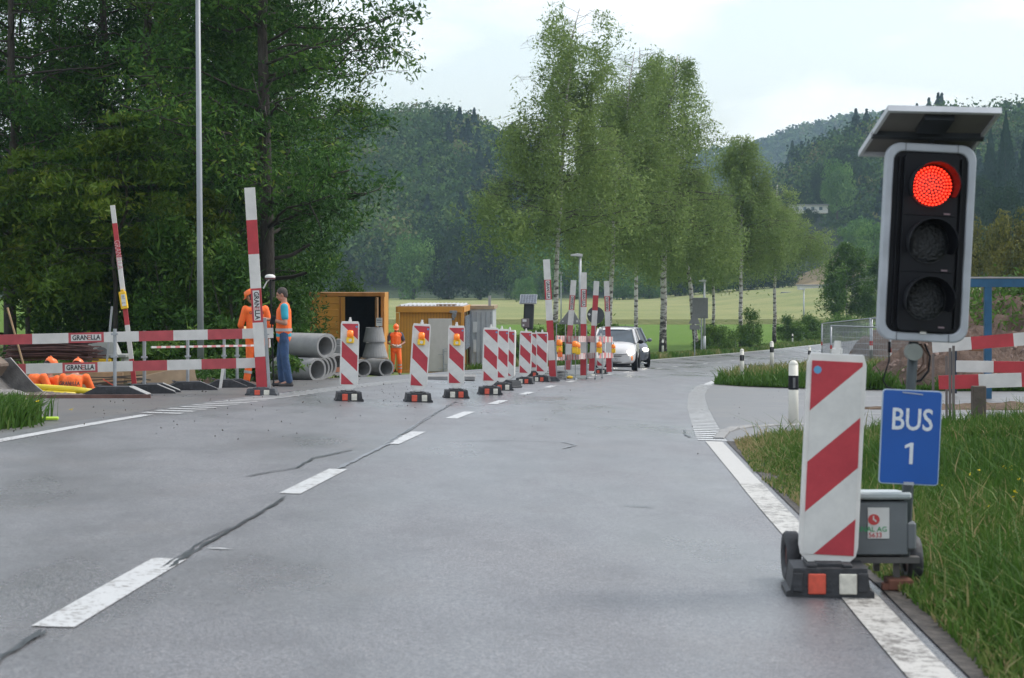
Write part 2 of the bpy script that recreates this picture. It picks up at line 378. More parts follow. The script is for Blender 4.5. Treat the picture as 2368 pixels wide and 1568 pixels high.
def ostrip(o0, o1, n=2):
    def f(y):
        nonlocal_ = 0
        s = math.sqrt(1 + float(cls(y)) ** 2); return [float(cl(y)) + s * (o0 + (o1 - o0) * i / (n - 1)) for i in range(n)]
    return f
sheet('road', ostrip(-3.75, 3.75, 9), np.concatenate([np.arange(-18, 120, 1.), np.arange(120, 396, 3.)]), None, ASPH, dz=.004)
# work-site apron on the left and the side road on the right
def apron(y):
    e = np.interp(y, [12, 20.8, 21.6, 28.5, 29.1, 29.7, 36, 40, 60, 72, 76], [-5.9, -6.6, -12, -17, -8.0, -5.9, -5.5, -5.4, -4.9, -3.0, .6])
    a = float(cl(y)) - 3.7; return np.linspace(min(e, a - .05), a, 6)
sheet('site_pavement', apron, np.arange(12, 76, .5), None, ASPD, dz=.0)
def side(y):
    a = float(cl(y)) + float(eo(y)) + .18
    e = np.interp(y, [21.0, 22.5, 23.6, 24.4, 43.5, 45.5, 47.5, 50.5], [a+.02, a + .5, 9, 22, 22, 11, 7.2, a+.02])
    return np.linspace(a, max(e, a + .02), 10)
sheet('side_road', side, np.arange(21, 50.6, .25), None, ASPD, dz=.008)
def rv(y):
    a = float(cl(y)) + float(eo(y)) + .15; return np.linspace(a, a + .30, 3)
sheet('road_shoulder', rv, np.arange(2, 21.6, .5), None, mat('broken_road_edge', (.055, .048, .042), .8, var=.5, vscale=14, bump=1, bscale=30), dz=.012)
def rg(y):
    a = max(float(cl(y)) + float(eo(y)) + .38, (3.0 + (y - 21.5) * 2.4) if y > 21.5 else -9); return np.concatenate([np.linspace(a, 12, 8), [16, 25]])
def rgz(x, y): return ground(x, y) + .10 * sst(4.2, 5.6, off(x, y)) + .03 * sst(6, 9, x)
sheet('verge', rg, np.arange(2, 24.3, .5), None, SOILV, dz=.02, zf=rgz)
def vg2(y):
    a = float(cl(y)) + 3.9; s = np.interp(y, [44.0, 45.6, 47, 50.5, 52], [10.5, 8.0, 6.9, 5.2, 0])
    return np.linspace(max(a, s), max(a, s) + 26, 10)
def vgz(x, y): o = off(x, y) - eo(y); return ground(x, y) + .26 * sst(.3, 4.0, o) * sst(46.5, 54, y + .5 * np.clip(x - 5, 0, 4)) * (1 - sst(75, 90, y))
sheet('far_verge', vg2, np.arange(44, 92, 1.), None, SOILV, dz=.03, zf=vgz)

# markings: sheets 4 mm proud of the road
def estrip(name, a, c, y0, y1, m):
    def f(y): s = math.sqrt(1 + float(cls(y)) ** 2); e = float(eo(y)); return [float(cl(y)) + s * (e + a), float(cl(y)) + s * (e + c)]
    return sheet(name, f, np.linspace(y0, y1, int((y1 - y0) / .8) + 2), None, m, dz=.010)
def mark(name, o0, o1, y0, y1, m=PAINT, dz=.009, step=1.0):
    n = max(2, int((y1 - y0) / step) + 1); return sheet(name, ostrip(o0, o1), np.linspace(y0, y1, n), None, m, dz=dz)
k0 = 0
for i, yy in enumerate([2.2, 8.15, 14.0, 19.4, 24.8, 30.2, 36, 42, 48, 54, 60, 66, 72, 78, 84, 90, 96, 101.5, 107, 113, 119, 125, 131, 138, 145, 152, 160]):
    wd = .088 if i < 2 else .075
    mark('centre_line_dash', -wd, wd, yy, yy + (2.2 if i < 5 else 2.0))
estrip('edge_line', -.095, .095, 2.5, 16, PAINTW); estrip('edge_line', -.09, .09, 16, 21.4, PAINT2)
mark('edge_line', -3.5, -3.36, 3, 23.5); estrip('edge_line', -.09, .09, 50, 180, PAINT); mark('edge_line', -3.6, -3.38, 76, 180)
def ladder(name, o0, o1, y0, y1, per, duty, dx=0):
    b = MB(); y = y0
    while y < y1:
        q = []
        for yy in (y, y + per * duty):
            s = math.sqrt(1 + float(cls(yy)) ** 2)
            for o in ((o0, o1) if not dx else (float(eo(yy)) + o0, float(eo(yy)) + o1)): x = float(cl(yy)) + s * o; q.append((x, yy, gz(x, yy) + .009 + .004 * (abs(o) > 3.7)))
        b.add(q, [(0, 1, 3, 2)]); y += per
    return tag(b.build(name, PAINT), kind='structure')
ladder('ladder_marking', -.16, .16, 21.6, 50, .42, .58, 1)
ladder('ladder_marking', -3.62, -3.15, 23.9, 62, .62, .42)
for yy, x0, x1 in ((25.2, 4.0, 8), (29.5, 4.2, 8.8), (33.5, 4.6, 9.5), (36.6, 5.2, 9.8), (39.5, 5.4, 9.4), (42.2, 5.8, 9)):
    b = MB(); q = [(x0, yy), (x1, yy - .3), (x1, yy - .2), (x0, yy + .1)]
    b.add([(a, c, gz(a, c) + .016) for a, c in q], [(0, 1, 2, 3)]); tag(b.build('faded_parking_line', PAINTW), kind='structure')
# sealed cracks: shiny bitumen seams with a pale edge
SEAL = mat('bitumen_seal', (.035, .042, .05), .3, var=.3, vscale=9, spec=.8); SEALP = mat('pale_crack_edge', (.20, .215, .235), .35, var=.2, vscale=12, spec=.7)
def crack(pts, wd, m, seed, dz=.012, name='road_crack'):
    r = random.Random(seed); P = []
    for (x0, y0), (x1, y1) in zip(pts[:-1], pts[1:]):
        n = max(2, int(math.hypot(x1 - x0, y1 - y0) / .12))
        for i in range(n): t = i / n; P.append((x0 + (x1 - x0) * t + r.gauss(0, .007), y0 + (y1 - y0) * t))
    b = MB(); vs = []
    for i, (x, y) in enumerate(P):
        ww = wd * r.uniform(.45, 1.0) * (1 if 0 < i < len(P) - 1 else .1)
        d = Vector((P[min(i+1, len(P)-1)][0] - P[max(i-1, 0)][0], P[min(i+1, len(P)-1)][1] - P[max(i-1, 0)][1])).normalized()
        for s in (-1, 1): vs.append((x - d.y * s * ww / 2, y + d.x * s * ww / 2, gz(x, y) + dz))
    b.add(vs, [(2*i, 2*i+1, 2*i+3, 2*i+2) for i in range(len(P) - 1)]); return tag(b.build(name, m), kind='structure')
cp = [(float(cl(y)) + o, y) for y, o in ((3.5, .0), (5.5, .03), (8.2, -.02))]; crack(cp, .03, SEAL, 1, .013); crack([(a + .02, b) for a, b in cp], .016, SEAL, 2, .014)
cp = [(float(cl(y)) + o, y) for y, o in ((10.0, .07), (11, .05), (12, .06), (13.9, .02))]; crack(cp, .03, SEAL, 3, .013); crack([(a - .035, b) for a, b in cp[:3]], .014, SEAL, 4)
cp = [(float(cl(y)) + o, y) for y, o in ((16.2, .0), (19.2, -.03), (21.8, -.14), (26, -.35), (31, -.62))]; crack(cp, .055, SEALP, 5); crack([(a, b) for a, b in cp[1:]], .022, SEAL, 6, .015)
crack([(-2.05, 15.2), (-1.75, 16.2), (-1.72, 17.2), (-1.45, 18.6)], .03, SEAL, 7, .013)
crack([tuple(foot(a, b)[:2]) for a, b in ((1380, 968), (1450, 972), (1530, 976), (1600, 980))], .06, SEALP, 8)
crack([tuple(foot(a, b)[:2]) for a, b in ((1432, 1172), (1490, 1175), (1540, 1180))], .035, SEAL, 9)
crack([tuple(foot(a, b)[:2]) for a, b in ((1582, 996), (1585, 1008), (1592, 1013), (1625, 1017))], .03, SEAL, 10)
crack([tuple(foot(a, b)[:2]) for a, b in ((480, 1272), (520, 1275), (556, 1275))], .05, PAINT, 11)
crack([tuple(foot(a, b)[:2]) for a, b in ((1010, 1022), (1180, 1020), (1300, 1024), (1330, 1032), (1290, 1042))], .035, SEALP, 12)
# kerb stones curving from the edge line into the side road
b = MB(); kp = [foot(a, c) for a, c in ((1661, 1016), (1676, 1001), (1700, 994), (1740, 990), (1800, 988), (1870, 986), (1960, 984))]
for p, q in zip(kp[:-1], kp[1:]):
    n = max(1, int((q - p).length / .5))
    for i in range(n):
        a = p.lerp(q, i / n); c = p.lerp(q, (i + .93) / n); d = c - a; b.box((a + c) / 2 + Vector((0, 0, -.015)), (d.length, .12, .10), (0, 0, math.atan2(d.y, d.x)), bev=.01)
tag(b.build('kerb', CONC), kind='structure')

# fields beyond the road
def fcrop(y): a = np.interp(y, [110, 130, 150, 180, 230], [-6, -2, 4, 20, 40]); return np.linspace(-42, 4, 14) if y < 70 else np.linspace(-60, max(-50, float(cl(y)) - 8.5), 18)
sheet('green_field', lambda y: np.linspace(-60, float(cl(y)) - 7.0, 16), np.arange(96, 282, 3.), None, CROP, dz=.12)
b = MB(); yy = np.linspace(276, 540, 30); rows = []
xx = np.linspace(-220, 150, 40)
for j, y in enumerate(yy): rows.append([(x, y, gz(x, y) + .85) for x in xx])
b.grid(rows); b.grid([[(x, yy[0], gz(x, yy[0]) + .85) for x in xx], [(x, yy[0] - .6, gz(x, yy[0]) - .1) for x in xx]])
b.grid([[(xx[-1], y, gz(xx[-1], y) + .85) for y in yy], [(xx[-1], y, gz(xx[-1], y) - .1) for y in yy]])
tag(b.build('wheat_field', WHEAT), kind='structure')

# hills: terrain sheets shaped by their skylines (picture x -> ground height)
def hill(name, prof, dref, y0, y1, x0, x1, m, nx=60, ny=30, rough=2.0):
    px = [p[0] for p in prof]; pz = [EYE - (p[1] - HY) / F * dref for p in prof]
    def hz(x, y):
        s = np.asarray(x) / dref * F + CX; top = np.interp(s, px, pz)
        t = sst(y0, dref, y); return -5.5 + (top + 5.5) * t + rough * vnoise(np.stack([np.asarray(x, float) * .03, np.full_like(np.asarray(x, float), y * .03), 0 * np.asarray(x, float)], 1), 3)*t
    sheet(name, lambda y: np.linspace(x0, x1, nx), np.linspace(y0, y1, ny), None, m, zf=lambda x, y: hz(x, float(y[0])))
    return hz
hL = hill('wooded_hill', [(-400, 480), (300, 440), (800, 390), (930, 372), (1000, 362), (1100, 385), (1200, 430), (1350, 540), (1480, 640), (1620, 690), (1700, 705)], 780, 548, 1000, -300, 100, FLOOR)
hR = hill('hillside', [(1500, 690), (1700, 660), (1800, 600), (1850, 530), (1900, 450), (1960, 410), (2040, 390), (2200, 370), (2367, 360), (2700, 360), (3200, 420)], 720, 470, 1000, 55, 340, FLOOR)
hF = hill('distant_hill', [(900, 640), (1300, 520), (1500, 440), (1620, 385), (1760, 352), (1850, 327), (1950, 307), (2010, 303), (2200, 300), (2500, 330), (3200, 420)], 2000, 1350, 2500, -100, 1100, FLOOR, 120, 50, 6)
# the dry pasture on the right hillside
DRY = mat('dry_grass', (.30, .22, .11), .9, var=.2, vscale=.2, bump=.4, bscale=2)
sheet('pasture', lambda y: np.linspace(84, 106, 12), np.linspace(565, 622, 12), None, DRY, zf=lambda x, y: hR(x, float(y[0])), dz=2.2)

# haze: a closed volume round camera and scene
b = MB(); b.box((150, 1225, 95), (2650, 2750, 250)); hz = b.build('haze', []); hz.data.materials.clear()
m = bpy.data.materials.new('haze_air'); m.use_nodes = True; n = m.node_tree; n.nodes.remove(n.nodes['Principled BSDF'])
pv = n.nodes.new('ShaderNodeVolumePrincipled'); pv.inputs['Color'].default_value = (.58, .78, 1, 1); pv.inputs['Density'].default_value = .00016; pv.inputs['Anisotropy'].default_value = .2
n.links.new(pv.outputs[0], n.nodes['Material Output'].inputs['Volume']); hz.data.materials.append(m); tag(hz, kind='stuff')
try: m.cycles.homogeneous_volume = True
except Exception: pass

# loose grit tracked onto the road from the site
r_ = np.random.RandomState(17); b = MB()
for i in range(330):
    if i < 260: y = r_.uniform(19, 44); x = float(cl(y)) + r_.uniform(-5.2, .3) if r_.rand() < .75 else float(cl(y)) + r_.uniform(-3, 3.2)
    else: y = r_.uniform(25, 44); x = float(cl(y)) + r_.uniform(3.6, 8)
    s = r_.uniform(.004, .013) * (1.6 if r_.rand() < .05 else 1); b.box((x, y, gz(x, y) + .012 + s * .3), (s * 1.5, s, s * .7), tuple(r_.uniform(0, 3, 3)), bev=s * .2)
tag(b.build('road_grit', mat('grit', (.07, .06, .05), .9, var=.5, vscale=3)), kind='stuff')

# ================================================================ VEGETATION
LM_ALDER = leafmat('alder_leaves', [(0, (0.021, 0.051, 0.015)), (.45, (0.042, 0.105, 0.024)), (.8, (0.090, 0.188, 0.033)), (1, (0.195, 0.255, 0.042))])
LM_SHRUB = leafmat('shrub_leaves', [(0, (0.020, 0.053, 0.013)), (.5, (0.050, 0.119, 0.022)), (1, (0.150, 0.237, 0.044))])
LM_BIRCH = leafmat('birch_leaves', trans=.4, stops= [(0, (.11, .17, .055)), (.5, (.20, .285, .09)), (1, (.34, .42, .15))])
LM_MAPLE = leafmat('maple_leaves', [(0, (.03, .07, .012)), (.5, (.085, .15, .02)), (1, (.19, .22, .03))], trans=.35)
LM_BUSH = leafmat('bush_leaves', [(0, (0.037, 0.081, 0.015)), (.5, (0.088, 0.175, 0.027)), (1, (0.188, 0.275, 0.050))])
LM_WOOD = leafmat('woodland_leaves', [(0, (0.018, 0.045, 0.016)), (.5, (0.060, 0.120, 0.032)), (.85, (0.115, 0.180, 0.045)), (1, (0.143, 0.143, 0.060))], trans=.1, spec=0)
LM_MID = leafmat('round_tree_leaves', [(0, (0.051, 0.116, 0.034)), (.5, (0.102, 0.204, 0.054)), (1, (0.187, 0.306, 0.085))], trans=.1, spec=0)
LM_DARK = leafmat('dark_round_tree_leaves', [(0, (.010, .026, .014)), (.5, (.024, .050, .022)), (1, (.048, .085, .032))], trans=.1, spec=0)
LM_CON = leafmat('conifer_needles', [(0, (0.010, 0.026, 0.019)), (1, (0.029, 0.058, 0.038))], trans=.05, spec=0)
LM_YEL = leafmat('yellowing_leaves', [(0, (.07, .085, .02)), (.5, (.15, .15, .03)), (1, (.25, .22, .05))])
m, k = newmat('dark_bark'); co = k.coord(); a = k.noise(k.mapping(co, (5, 5, 1.2)), 3, 6, .7)
k.l(k.ramp(a, [(.3, (.022, .019, .015)), (.62, (.065, .055, .045)), (.75, (.14, .14, .12))]), k.b.inputs['Base Color']); k.b.inputs['Roughness'].default_value = .9; k.bump(a, 1, .05); BARK = m
m, k = newmat('birch_bark'); co = k.coord(); a = k.noise(k.mapping(co, (2.5, 2.5, 7)), 1.0, 5, .65, .4); g = k.n.new('ShaderNodeSeparateXYZ'); k.l(co, g.inputs[0])
lo = k.math('SUBTRACT', 1.0, k.math('MULTIPLY', g.outputs[2], .30), None, True)
f = k.math('ADD', a, k.math('MULTIPLY', lo, .22))
k.l(k.ramp(f, [(.48, (.50, .48, .45)), (.56, (.25, .22, .20)), (.63, (.035, .03, .028))]), k.b.inputs['Base Color']); k.b.inputs['Roughness'].default_value = .8; BIRCHB = m
TWIG = mat('birch_twigs', (.06, .05, .045), .9, var=.3)

def leaf_mesh(name, C, size, m, rng, tint, aspect=.6, droop=0.0, jit=.35, nrm=None):
    N = len(C); a = rng.normal(size=(N, 3))
    if nrm is not None: q = nrm + rng.normal(size=(N, 3)) * .35; q /= np.linalg.norm(q, axis=1)[:, None]; a -= (a * q).sum(1)[:, None] * q; a[:, 2] -= droop * 2; a /= np.linalg.norm(a, axis=1)[:, None]
    b = rng.normal(size=(N, 3)) if nrm is None else np.cross(a, q); b -= (b * a).sum(1)[:, None] * a; b /= np.linalg.norm(b, axis=1)[:, None]
    s = (size * (1 + jit * rng.uniform(-1, 1, N)))[:, None]; c = np.cross(a, b)
    V = np.empty((N, 4, 3)); V[:, 0] = C - a * s * .5; V[:, 1] = C + b * s * aspect * .5 + c * s * .08; V[:, 2] = C + a * s * .5; V[:, 3] = C - b * s * aspect * .5 + c * s * .08
    me = bpy.data.meshes.new(name); me.vertices.add(4 * N); me.vertices.foreach_set('co', V.reshape(-1).astype(np.float32))
    me.loops.add(4 * N); me.loops.foreach_set('vertex_index', np.arange(4 * N, dtype=np.int32))
    me.polygons.add(N); me.polygons.foreach_set('loop_start', np.arange(0, 4 * N, 4, dtype=np.int32)); me.polygons.foreach_set('loop_total', np.full(N, 4, dtype=np.int32))
    at_ = me.attributes.new('tint', 'FLOAT', 'POINT'); at_.data.foreach_set('value', np.repeat(np.clip(tint, 0, 1), 4).astype(np.float32))
    me.materials.append(m); me.update(calc_edges=True); return me
def link(me, name, parent=None, loc=None):
    o = bpy.data.objects.new(name, me); COL.objects.link(o)
    if parent is not None: o.parent = parent
    if loc is not None: o.location = loc
    return o

def limb_tree(rng, H, zlo, prof, r0, nl, leaf, npc, csig, lm, bark, lean=(0, 0), bias=None, tip=0.0, droop=0, up=.35, tb=.0, trunkwig=.15, sub=5, gapseed=0, fork=False):
    """trunk + limbs + sub-branches with leaf clumps at their ends. prof(z, ang)-> reach; returns trunk MB, leaf arrays"""
    b = MB(); zz = np.linspace(0, H * .97, 12); pts = []
    for i, z in enumerate(zz):
        t = z / H; pts.append((lean[0] * t * t * 1.0 + rng.normal() * trunkwig * t, lean[1] * t * t + rng.normal() * trunkwig * t, z))
    pts[0] = (0, 0, -.3); b.tube(pts, [max(.02, r0 * (1.25 if i == 0 else 1) * (1 - .92 * z / H) ** .85) for i, z in enumerate(zz)], 8)
    P = np.array(pts); C = []; T = []; b.mi = 1
    for i in range(nl):
        t = (i + rng.uniform(0, 1)) / nl; z = zlo + (H * .96 - zlo) * t; a = rng.uniform(0, 2 * math.pi)
        rch = prof(z, a) * rng.uniform(.72, 1.05)
        if rch < .15: continue
        x0 = np.interp(z, P[:, 2], P[:, 0]); y0 = np.interp(z, P[:, 2], P[:, 1])
        n = 5; L_ = []
        for q in range(n + 1):
            s = q / n; L_.append((x0 + math.cos(a) * rch * s + rng.normal() * .06 * rch * s, y0 + math.sin(a) * rch * s + rng.normal() * .06 * rch * s,
                                  z + up * rch * s - droop * .35 * rch * s * s * 1.2 + rng.normal() * .03 * rch))
        rl = max(.012, r0 * .33 * (1 - z / H) ** .7); b.tube(L_, [rl * (1 - .8 * q / n) for q in range(n + 1)], 5)
        LP = np.array(L_); ct = rng.uniform(-.2, .2)
        for s in range(sub):
            u = rng.uniform(.25, 1.0) if s else 1.0; p = np.array([np.interp(u * n, range(n + 1), LP[:, c]) for c in range(3)])
            d = rng.normal(size=3) * np.array([1, 1, .55]); d /= np.linalg.norm(d); ln = rch * rng.uniform(.12, .38)
            e = p + d * ln; b.tube([p, (p + e) / 2 + rng.normal(size=3) * .03 * ln, e], [rl * .35, rl * .22, .006], 4)
            for w_ in range(3):
                cpt = p + (e - p) * (.35 + .33 * w_); N = int(npc * rng.uniform(.5, 1.3)); g = rng.normal(size=(N, 3)) * np.array([csig, csig, csig * .55])
                if droop: g[:, 2] = -np.abs(rng.normal(size=N)) * csig * (1.0 + 2.2 * droop); g[:, :2] *= .55
                C.append(cpt + g); T.append(np.full(N, .42 + ct + rng.uniform(-.15, .15)) + rng.normal(size=N) * .13 + tip * (u - .5))
    C = np.concatenate(C); T = np.concatenate(T)
    return b, C, T

BARK2 = mat('limb_bark', (.04, .034, .028), .9, var=.3)
# ---- the dense row of alders on the left, d 50-66
rng = np.random.RandomState(11)
alders = [  # picture x of trunk, depth, height, trunk radius, reach, lowest limb, lean
    (617, 50, 17, .21, 3.4, 2.4, (-.3, 0), 'thick dark trunk right behind the tall upright board'),
    (665, 61, 19, .17, 2.6, 2.6, (.2, 0), 'slim trunk behind the bare-headed man, farthest right of the wood'),
    (521, 54, 18, .17, 3.2, 2.6, (.5, 0), 'leaning trunk just right of the tall grey lamp pole'),
    (494, 59, 20, .19, 3.2, 4.2, (.2, 0), 'straight trunk hidden behind the tall grey lamp pole'),
    (352, 55, 18, .20, 3.3, 2.8, (-.2, 0), 'dark trunk between the leaning board and the lamp pole'),
    (408, 64, 20, .17, 3.0, 3.2, (.2, .3), 'thin trunk deep in the wood left of the lamp pole'),
    (232, 57, 18, .19, 3.4, 2.6, (.2, 0), 'dark trunk behind the leaning board with the yellow box'),
    (128, 61, 17, .18, 3.2, 2.3, (-.2, 0), 'spreading crown above the rebar pile'),
    (22, 54, 16, .19, 3.4, 2.7, (.3, 0), 'leftmost trunk of the wood above the meadow gap'),
    (-110, 58, 18, .2, 3.6, 2.2, (.2, 0), 'crown reaching in from the left picture edge'),
    (300, 74, 21, .2, 3.8, 1.2, (0, 0), 'dense crown at the back of the wood'),
    (90, 80, 19, .2, 3.6, 2.6, (0, 0), 'back-row crown seen over the rebar pile'),
    (560, 78, 21, .2, 3.8, 1.0, (0, 0), 'back-row crown between lamp pole and tall board')]
for i, (px, d, H, r0, rch, zl, lean, lab) in enumerate(alders):
    p = on(px, d)
    def prof(z, a, rch=rch, H=H): return rch * (np.interp(z / H, [0, .12, .3, .55, .8, 1], [.55, .85, 1, 1, .75, .2])) * (1 + .25 * math.sin(2 * a + z))
    r_ = np.random.RandomState(100 + i)
    b, C, T = limb_tree(r_, H, zl, prof, r0, 66, .11, 52, .34, LM_ALDER, BARK, lean, up=.22, tip=.25, sub=6)
    hole = vnoise(C * np.array([.9, .9, 1.1]), 5 + i) > np.where(C[:, 2] > 6.5, -.12 if px < 480 else -.55, -.85)
    WX = C[:, 0] + p.x; WY = C[:, 1] + p.y; sx_ = WX / WY * F + CX; sy_ = HY - (C[:, 2] + p.z - EYE) / WY * F
    lim = np.interp(sy_, [0, 200, 350, 430, 480, 520, 560, 680, 760], [985, 980, 962, 955, 900, 840, 790, 770, 700])   # the pruned outline towards the road
    hole &= (sx_ < lim + 14 * r_.normal(size=len(C)))
    z = C[:, 2]; keep = hole & ((z < 12.0) | (r_.rand(len(C)) < .6)); C = C[keep]; T = T[keep]
    T += .10 * vnoise(C * .8, 40 + i) + .12 * (r_.rand() - .5)
    root = thing('alder_tree', 'tall dark green broadleaf tree, ' + lab, 'tree', p, group='trees of the dense wood on the left')
    VV = np.array(b.v) + np.array([p.x, p.y, p.z]); vx = VV[:, 0] / VV[:, 1] * F + CX; vy = HY - (VV[:, 2] - EYE) / VV[:, 1] * F; ok = vx < np.interp(vy, [0, 200, 350, 430, 480, 520, 560, 680, 760], [985, 980, 950, 920, 850, 790, 740, 720, 690]) - 16
    fk = [(f, mi_) for f, mi_ in zip(b.f, b.m) if all(ok[q] for q in f)]; b.f = [f for f, _ in fk]; b.m = [q for _, q in fk]
    b.build('trunk', [BARK, BARK2], root, smooth=True)
    link(leaf_mesh('crown', C, .112 if d < 70 else .17, LM_ALDER, r_, T), 'crown', root)
print('alders', sum(len(o.data.polygons) for o in bpy.data.objects if o.name.startswith('crown')))

def bush(rng, rx, ry, h, n, size, m, droopy=0, ct=.45):
    nc = max(10, int(rx * ry * h * 9)); a = rng.uniform(0, 6.28, nc); r = np.sqrt(rng.uniform(0, 1, nc)) ; z = rng.uniform(.06, 1, nc) ** .8
    rr = r * np.sqrt(np.clip(1 - (z - .25) ** 2 / .6, .05, 1)); c = np.stack([np.cos(a) * rr * rx, np.sin(a) * rr * ry, z * h * rng.uniform(.75, 1.08, nc)], 1)
    k_ = rng.randint(0, nc, n); C = c[k_] + rng.normal(size=(n, 3)) * np.array([.16 * rx, .16 * ry, .09 * h]); C[:, 2] = np.abs(C[:, 2])
    T = ct + rng.uniform(-.28, .28, nc)[k_] + rng.normal(size=n) * .12
    return leaf_mesh('foliage', C, size, m, rng, T)
def stems(rng, rx, h, n=7, m=None):
    b = MB()
    for i in range(n):
        a = rng.uniform(0, 6.28); q = rng.uniform(.3, .8) * rx; b.tube([(math.cos(a)*q*.2, math.sin(a)*q*.2, -.1), (math.cos(a)*q*.5, math.sin(a)*q*.5, h*.4), (math.cos(a)*q, math.sin(a)*q, h*.8)], [.03, .02, .008], 5)
    return b
def put_bush(px, d, rx, h, lab, m=LM_SHRUB, n=5200, size=.11, ct=.45, group=None, cat='shrub', name='shrub', seed=0, ry=None, z=None):
    r_ = np.random.RandomState(seed); p = on(px, d)
    if z is not None: p.z = z
    root = thing(name, lab, cat, p, group=group); stems(r_, rx, h).build('stem', BARK, root)
    link(bush(r_, rx, ry or rx * .8, h, n, size, m, ct=ct), 'foliage', root); return root
# a young maple with flat yellow-green sprays in front of the wood
for i, (px, d, H, rch, lab) in enumerate([(265, 47.5, 6.6, 2.7, 'young tree with flat yellow-green layered sprays left of the lamp pole'), (60, 49, 6.0, 2.2, 'young tree with yellow-green sprays at the left picture edge'), (440, 50, 5.2, 1.5, 'slim young tree with bright sprays behind the lamp pole')]):
    p = on(px, d); r_ = np.random.RandomState(150 + i)
    b, C, T = limb_tree(r_, H, 2.6 if i != 2 else 1.6, lambda z, a: rch * float(np.interp(z / H, [0, .4, .7, 1], [.9, 1, .85, .3])), .07, 24, .1, 30, .26, LM_SHRUB, BARK, (.2, 0), up=.12, droop=.3, sub=6)
    ph = .35 * vnoise(np.stack([C[:, 0] * .9, C[:, 1] * .9, 0 * C[:, 0]], 1), 77 + i) + .5 * vnoise(C * .35, 7); zq = np.round((C[:, 2] + ph) / .8) * .8 - ph; C[:, 2] = zq + (C[:, 2] - zq) * .75 - .06 * ((C[:, 0]) ** 2 + C[:, 1] ** 2) ** .5
    root = thing('young_maple', lab, 'tree', p, group='young maples at the edge of the left wood'); b.build('trunk', [BARK, BARK2], root, smooth=True)
    link(leaf_mesh('crown', C, .12, LM_MAPLE, r_, T + .0), 'crown', root)
G1 = 'undergrowth shrubs in front of the left wood'
for i, (px, d, rx, h, ct, lab) in enumerate([
    (405, 47, 1.0, 3.5, .62, 'bright green shrub left of the grey lamp pole, tallest of the undergrowth'),
    (545, 46, .9, 2.9, .55, 'yellow-tipped leafy shrub between lamp pole and tall striped board'),
    (330, 50, 1.4, 3.6, .42, 'dark green shrub behind the leaning board with yellow box'),
    (240, 50, 1.5, 3.4, .36, 'dark shrub above the grey workbench'),
    (165, 52, 1.2, 2.6, .34, 'low dark shrub beside the meadow gap'),
    (425, 45, .9, 1.5, .5, 'low ivy-like shrub at the foot of the lamp pole'),
    (530, 44, .9, 1.3, .55, 'low leafy shrub behind the lower plank right of the lamp pole'),
    (610, 48, 1.0, 2.3, .40, 'dark shrub behind the worker in orange with his back turned'),
    (668, 52, .7, 2.4, .48, 'leafy shrub right behind the man in jeans'),
    (790, 73, 1.3, 3.4, .62, 'pale yellow-green shrub rising behind the yellow container'),
    (640, 58, 1.5, 3.9, .45, 'shrub under the overhanging branches behind the man in jeans'),
    (480, 53, 1.4, 3.6, .38, 'dark shrub deep behind the lamp pole'),
    (370, 44, .8, .9, .5, 'low green plants behind the rear barrier posts'),
    (60, 48, .8, .9, .5, 'low bright plants at the left edge below the meadow'),
    (205, 44, .45, .9, .85, 'small pale green bush beside the rebar pile'),
    (590, 42, .8, .8, .5, 'low nettles beside the orange worker'),
]): put_bush(px, d, rx, h, lab, ct=ct, n=int(5200 * min(1.6, .4 + rx * h / 2.6)), group=G1, seed=200 + i)
r_ = np.random.RandomState(31)
C = np.stack([r_.uniform(-24, -5.4, 42000), 37.5 + 26 * r_.rand(42000) ** 1.3, np.zeros(42000)], 1)
C = C[(C[:, 0] < -4.9 - .03 * (C[:, 1] - 30)) & ~((np.abs(C[:,1]-49) < 3.8) & (C[:,0] > -9.6))]; C[:, 2] = ground(C[:, 0], C[:, 1]) + np.abs(r_.normal(size=len(C))) * .22 * (1 + .5 * vnoise(C, 3))
tag(link(leaf_mesh('undergrowth', C, .12, LM_SHRUB, r_, .45 + .2 * vnoise(C, 8) + r_.normal(size=len(C)) * .12), 'undergrowth'), kind='stuff')

# ---- birches along the road, d 105-175
birches = [ # x, d, height, r, reach, lowest limb height, lean, skin label
    (1283, 105, 19.5, .15, 4.7, 6.6, (1.2, 0), 'tallest birch at left end of the row, pale trunk beside the leftmost tilted board'),
    (1408, 118, 19.0, .17, 4.7, 6.4, (1.6, 0), 'birch whose leaning trunk shows beside the right-hand upright boards'),
    (1532, 128, 20.0, .24, 4.6, 6.4, (.9, 0), 'birch with the thickest straight trunk, dark at its base, behind a white marker post'),
    (1592, 136, 13.2, .20, 4.2, 6.8, (-.4, 0), 'birch with bent trunk next to the triangular sign back'),
    (1712, 158, 17.6, .18, 4.0, 7.0, (.1, 0), 'birch with slender white trunk between the two roadside bushes'),
    (1790, 175, 14.6, .18, 4.4, 7.6, (.2, 0), 'birch with dark wavy trunk left of the hedge'),
    (1470, 150, 24.0, .17, 5.2, 8.0, (.3, 0), 'birch crown standing behind, between the first two gaps of the row'),
    (1650, 165, 13.2, .16, 4.6, 6.5, (0, 0), 'birch crown filling the row above the square sign back')]
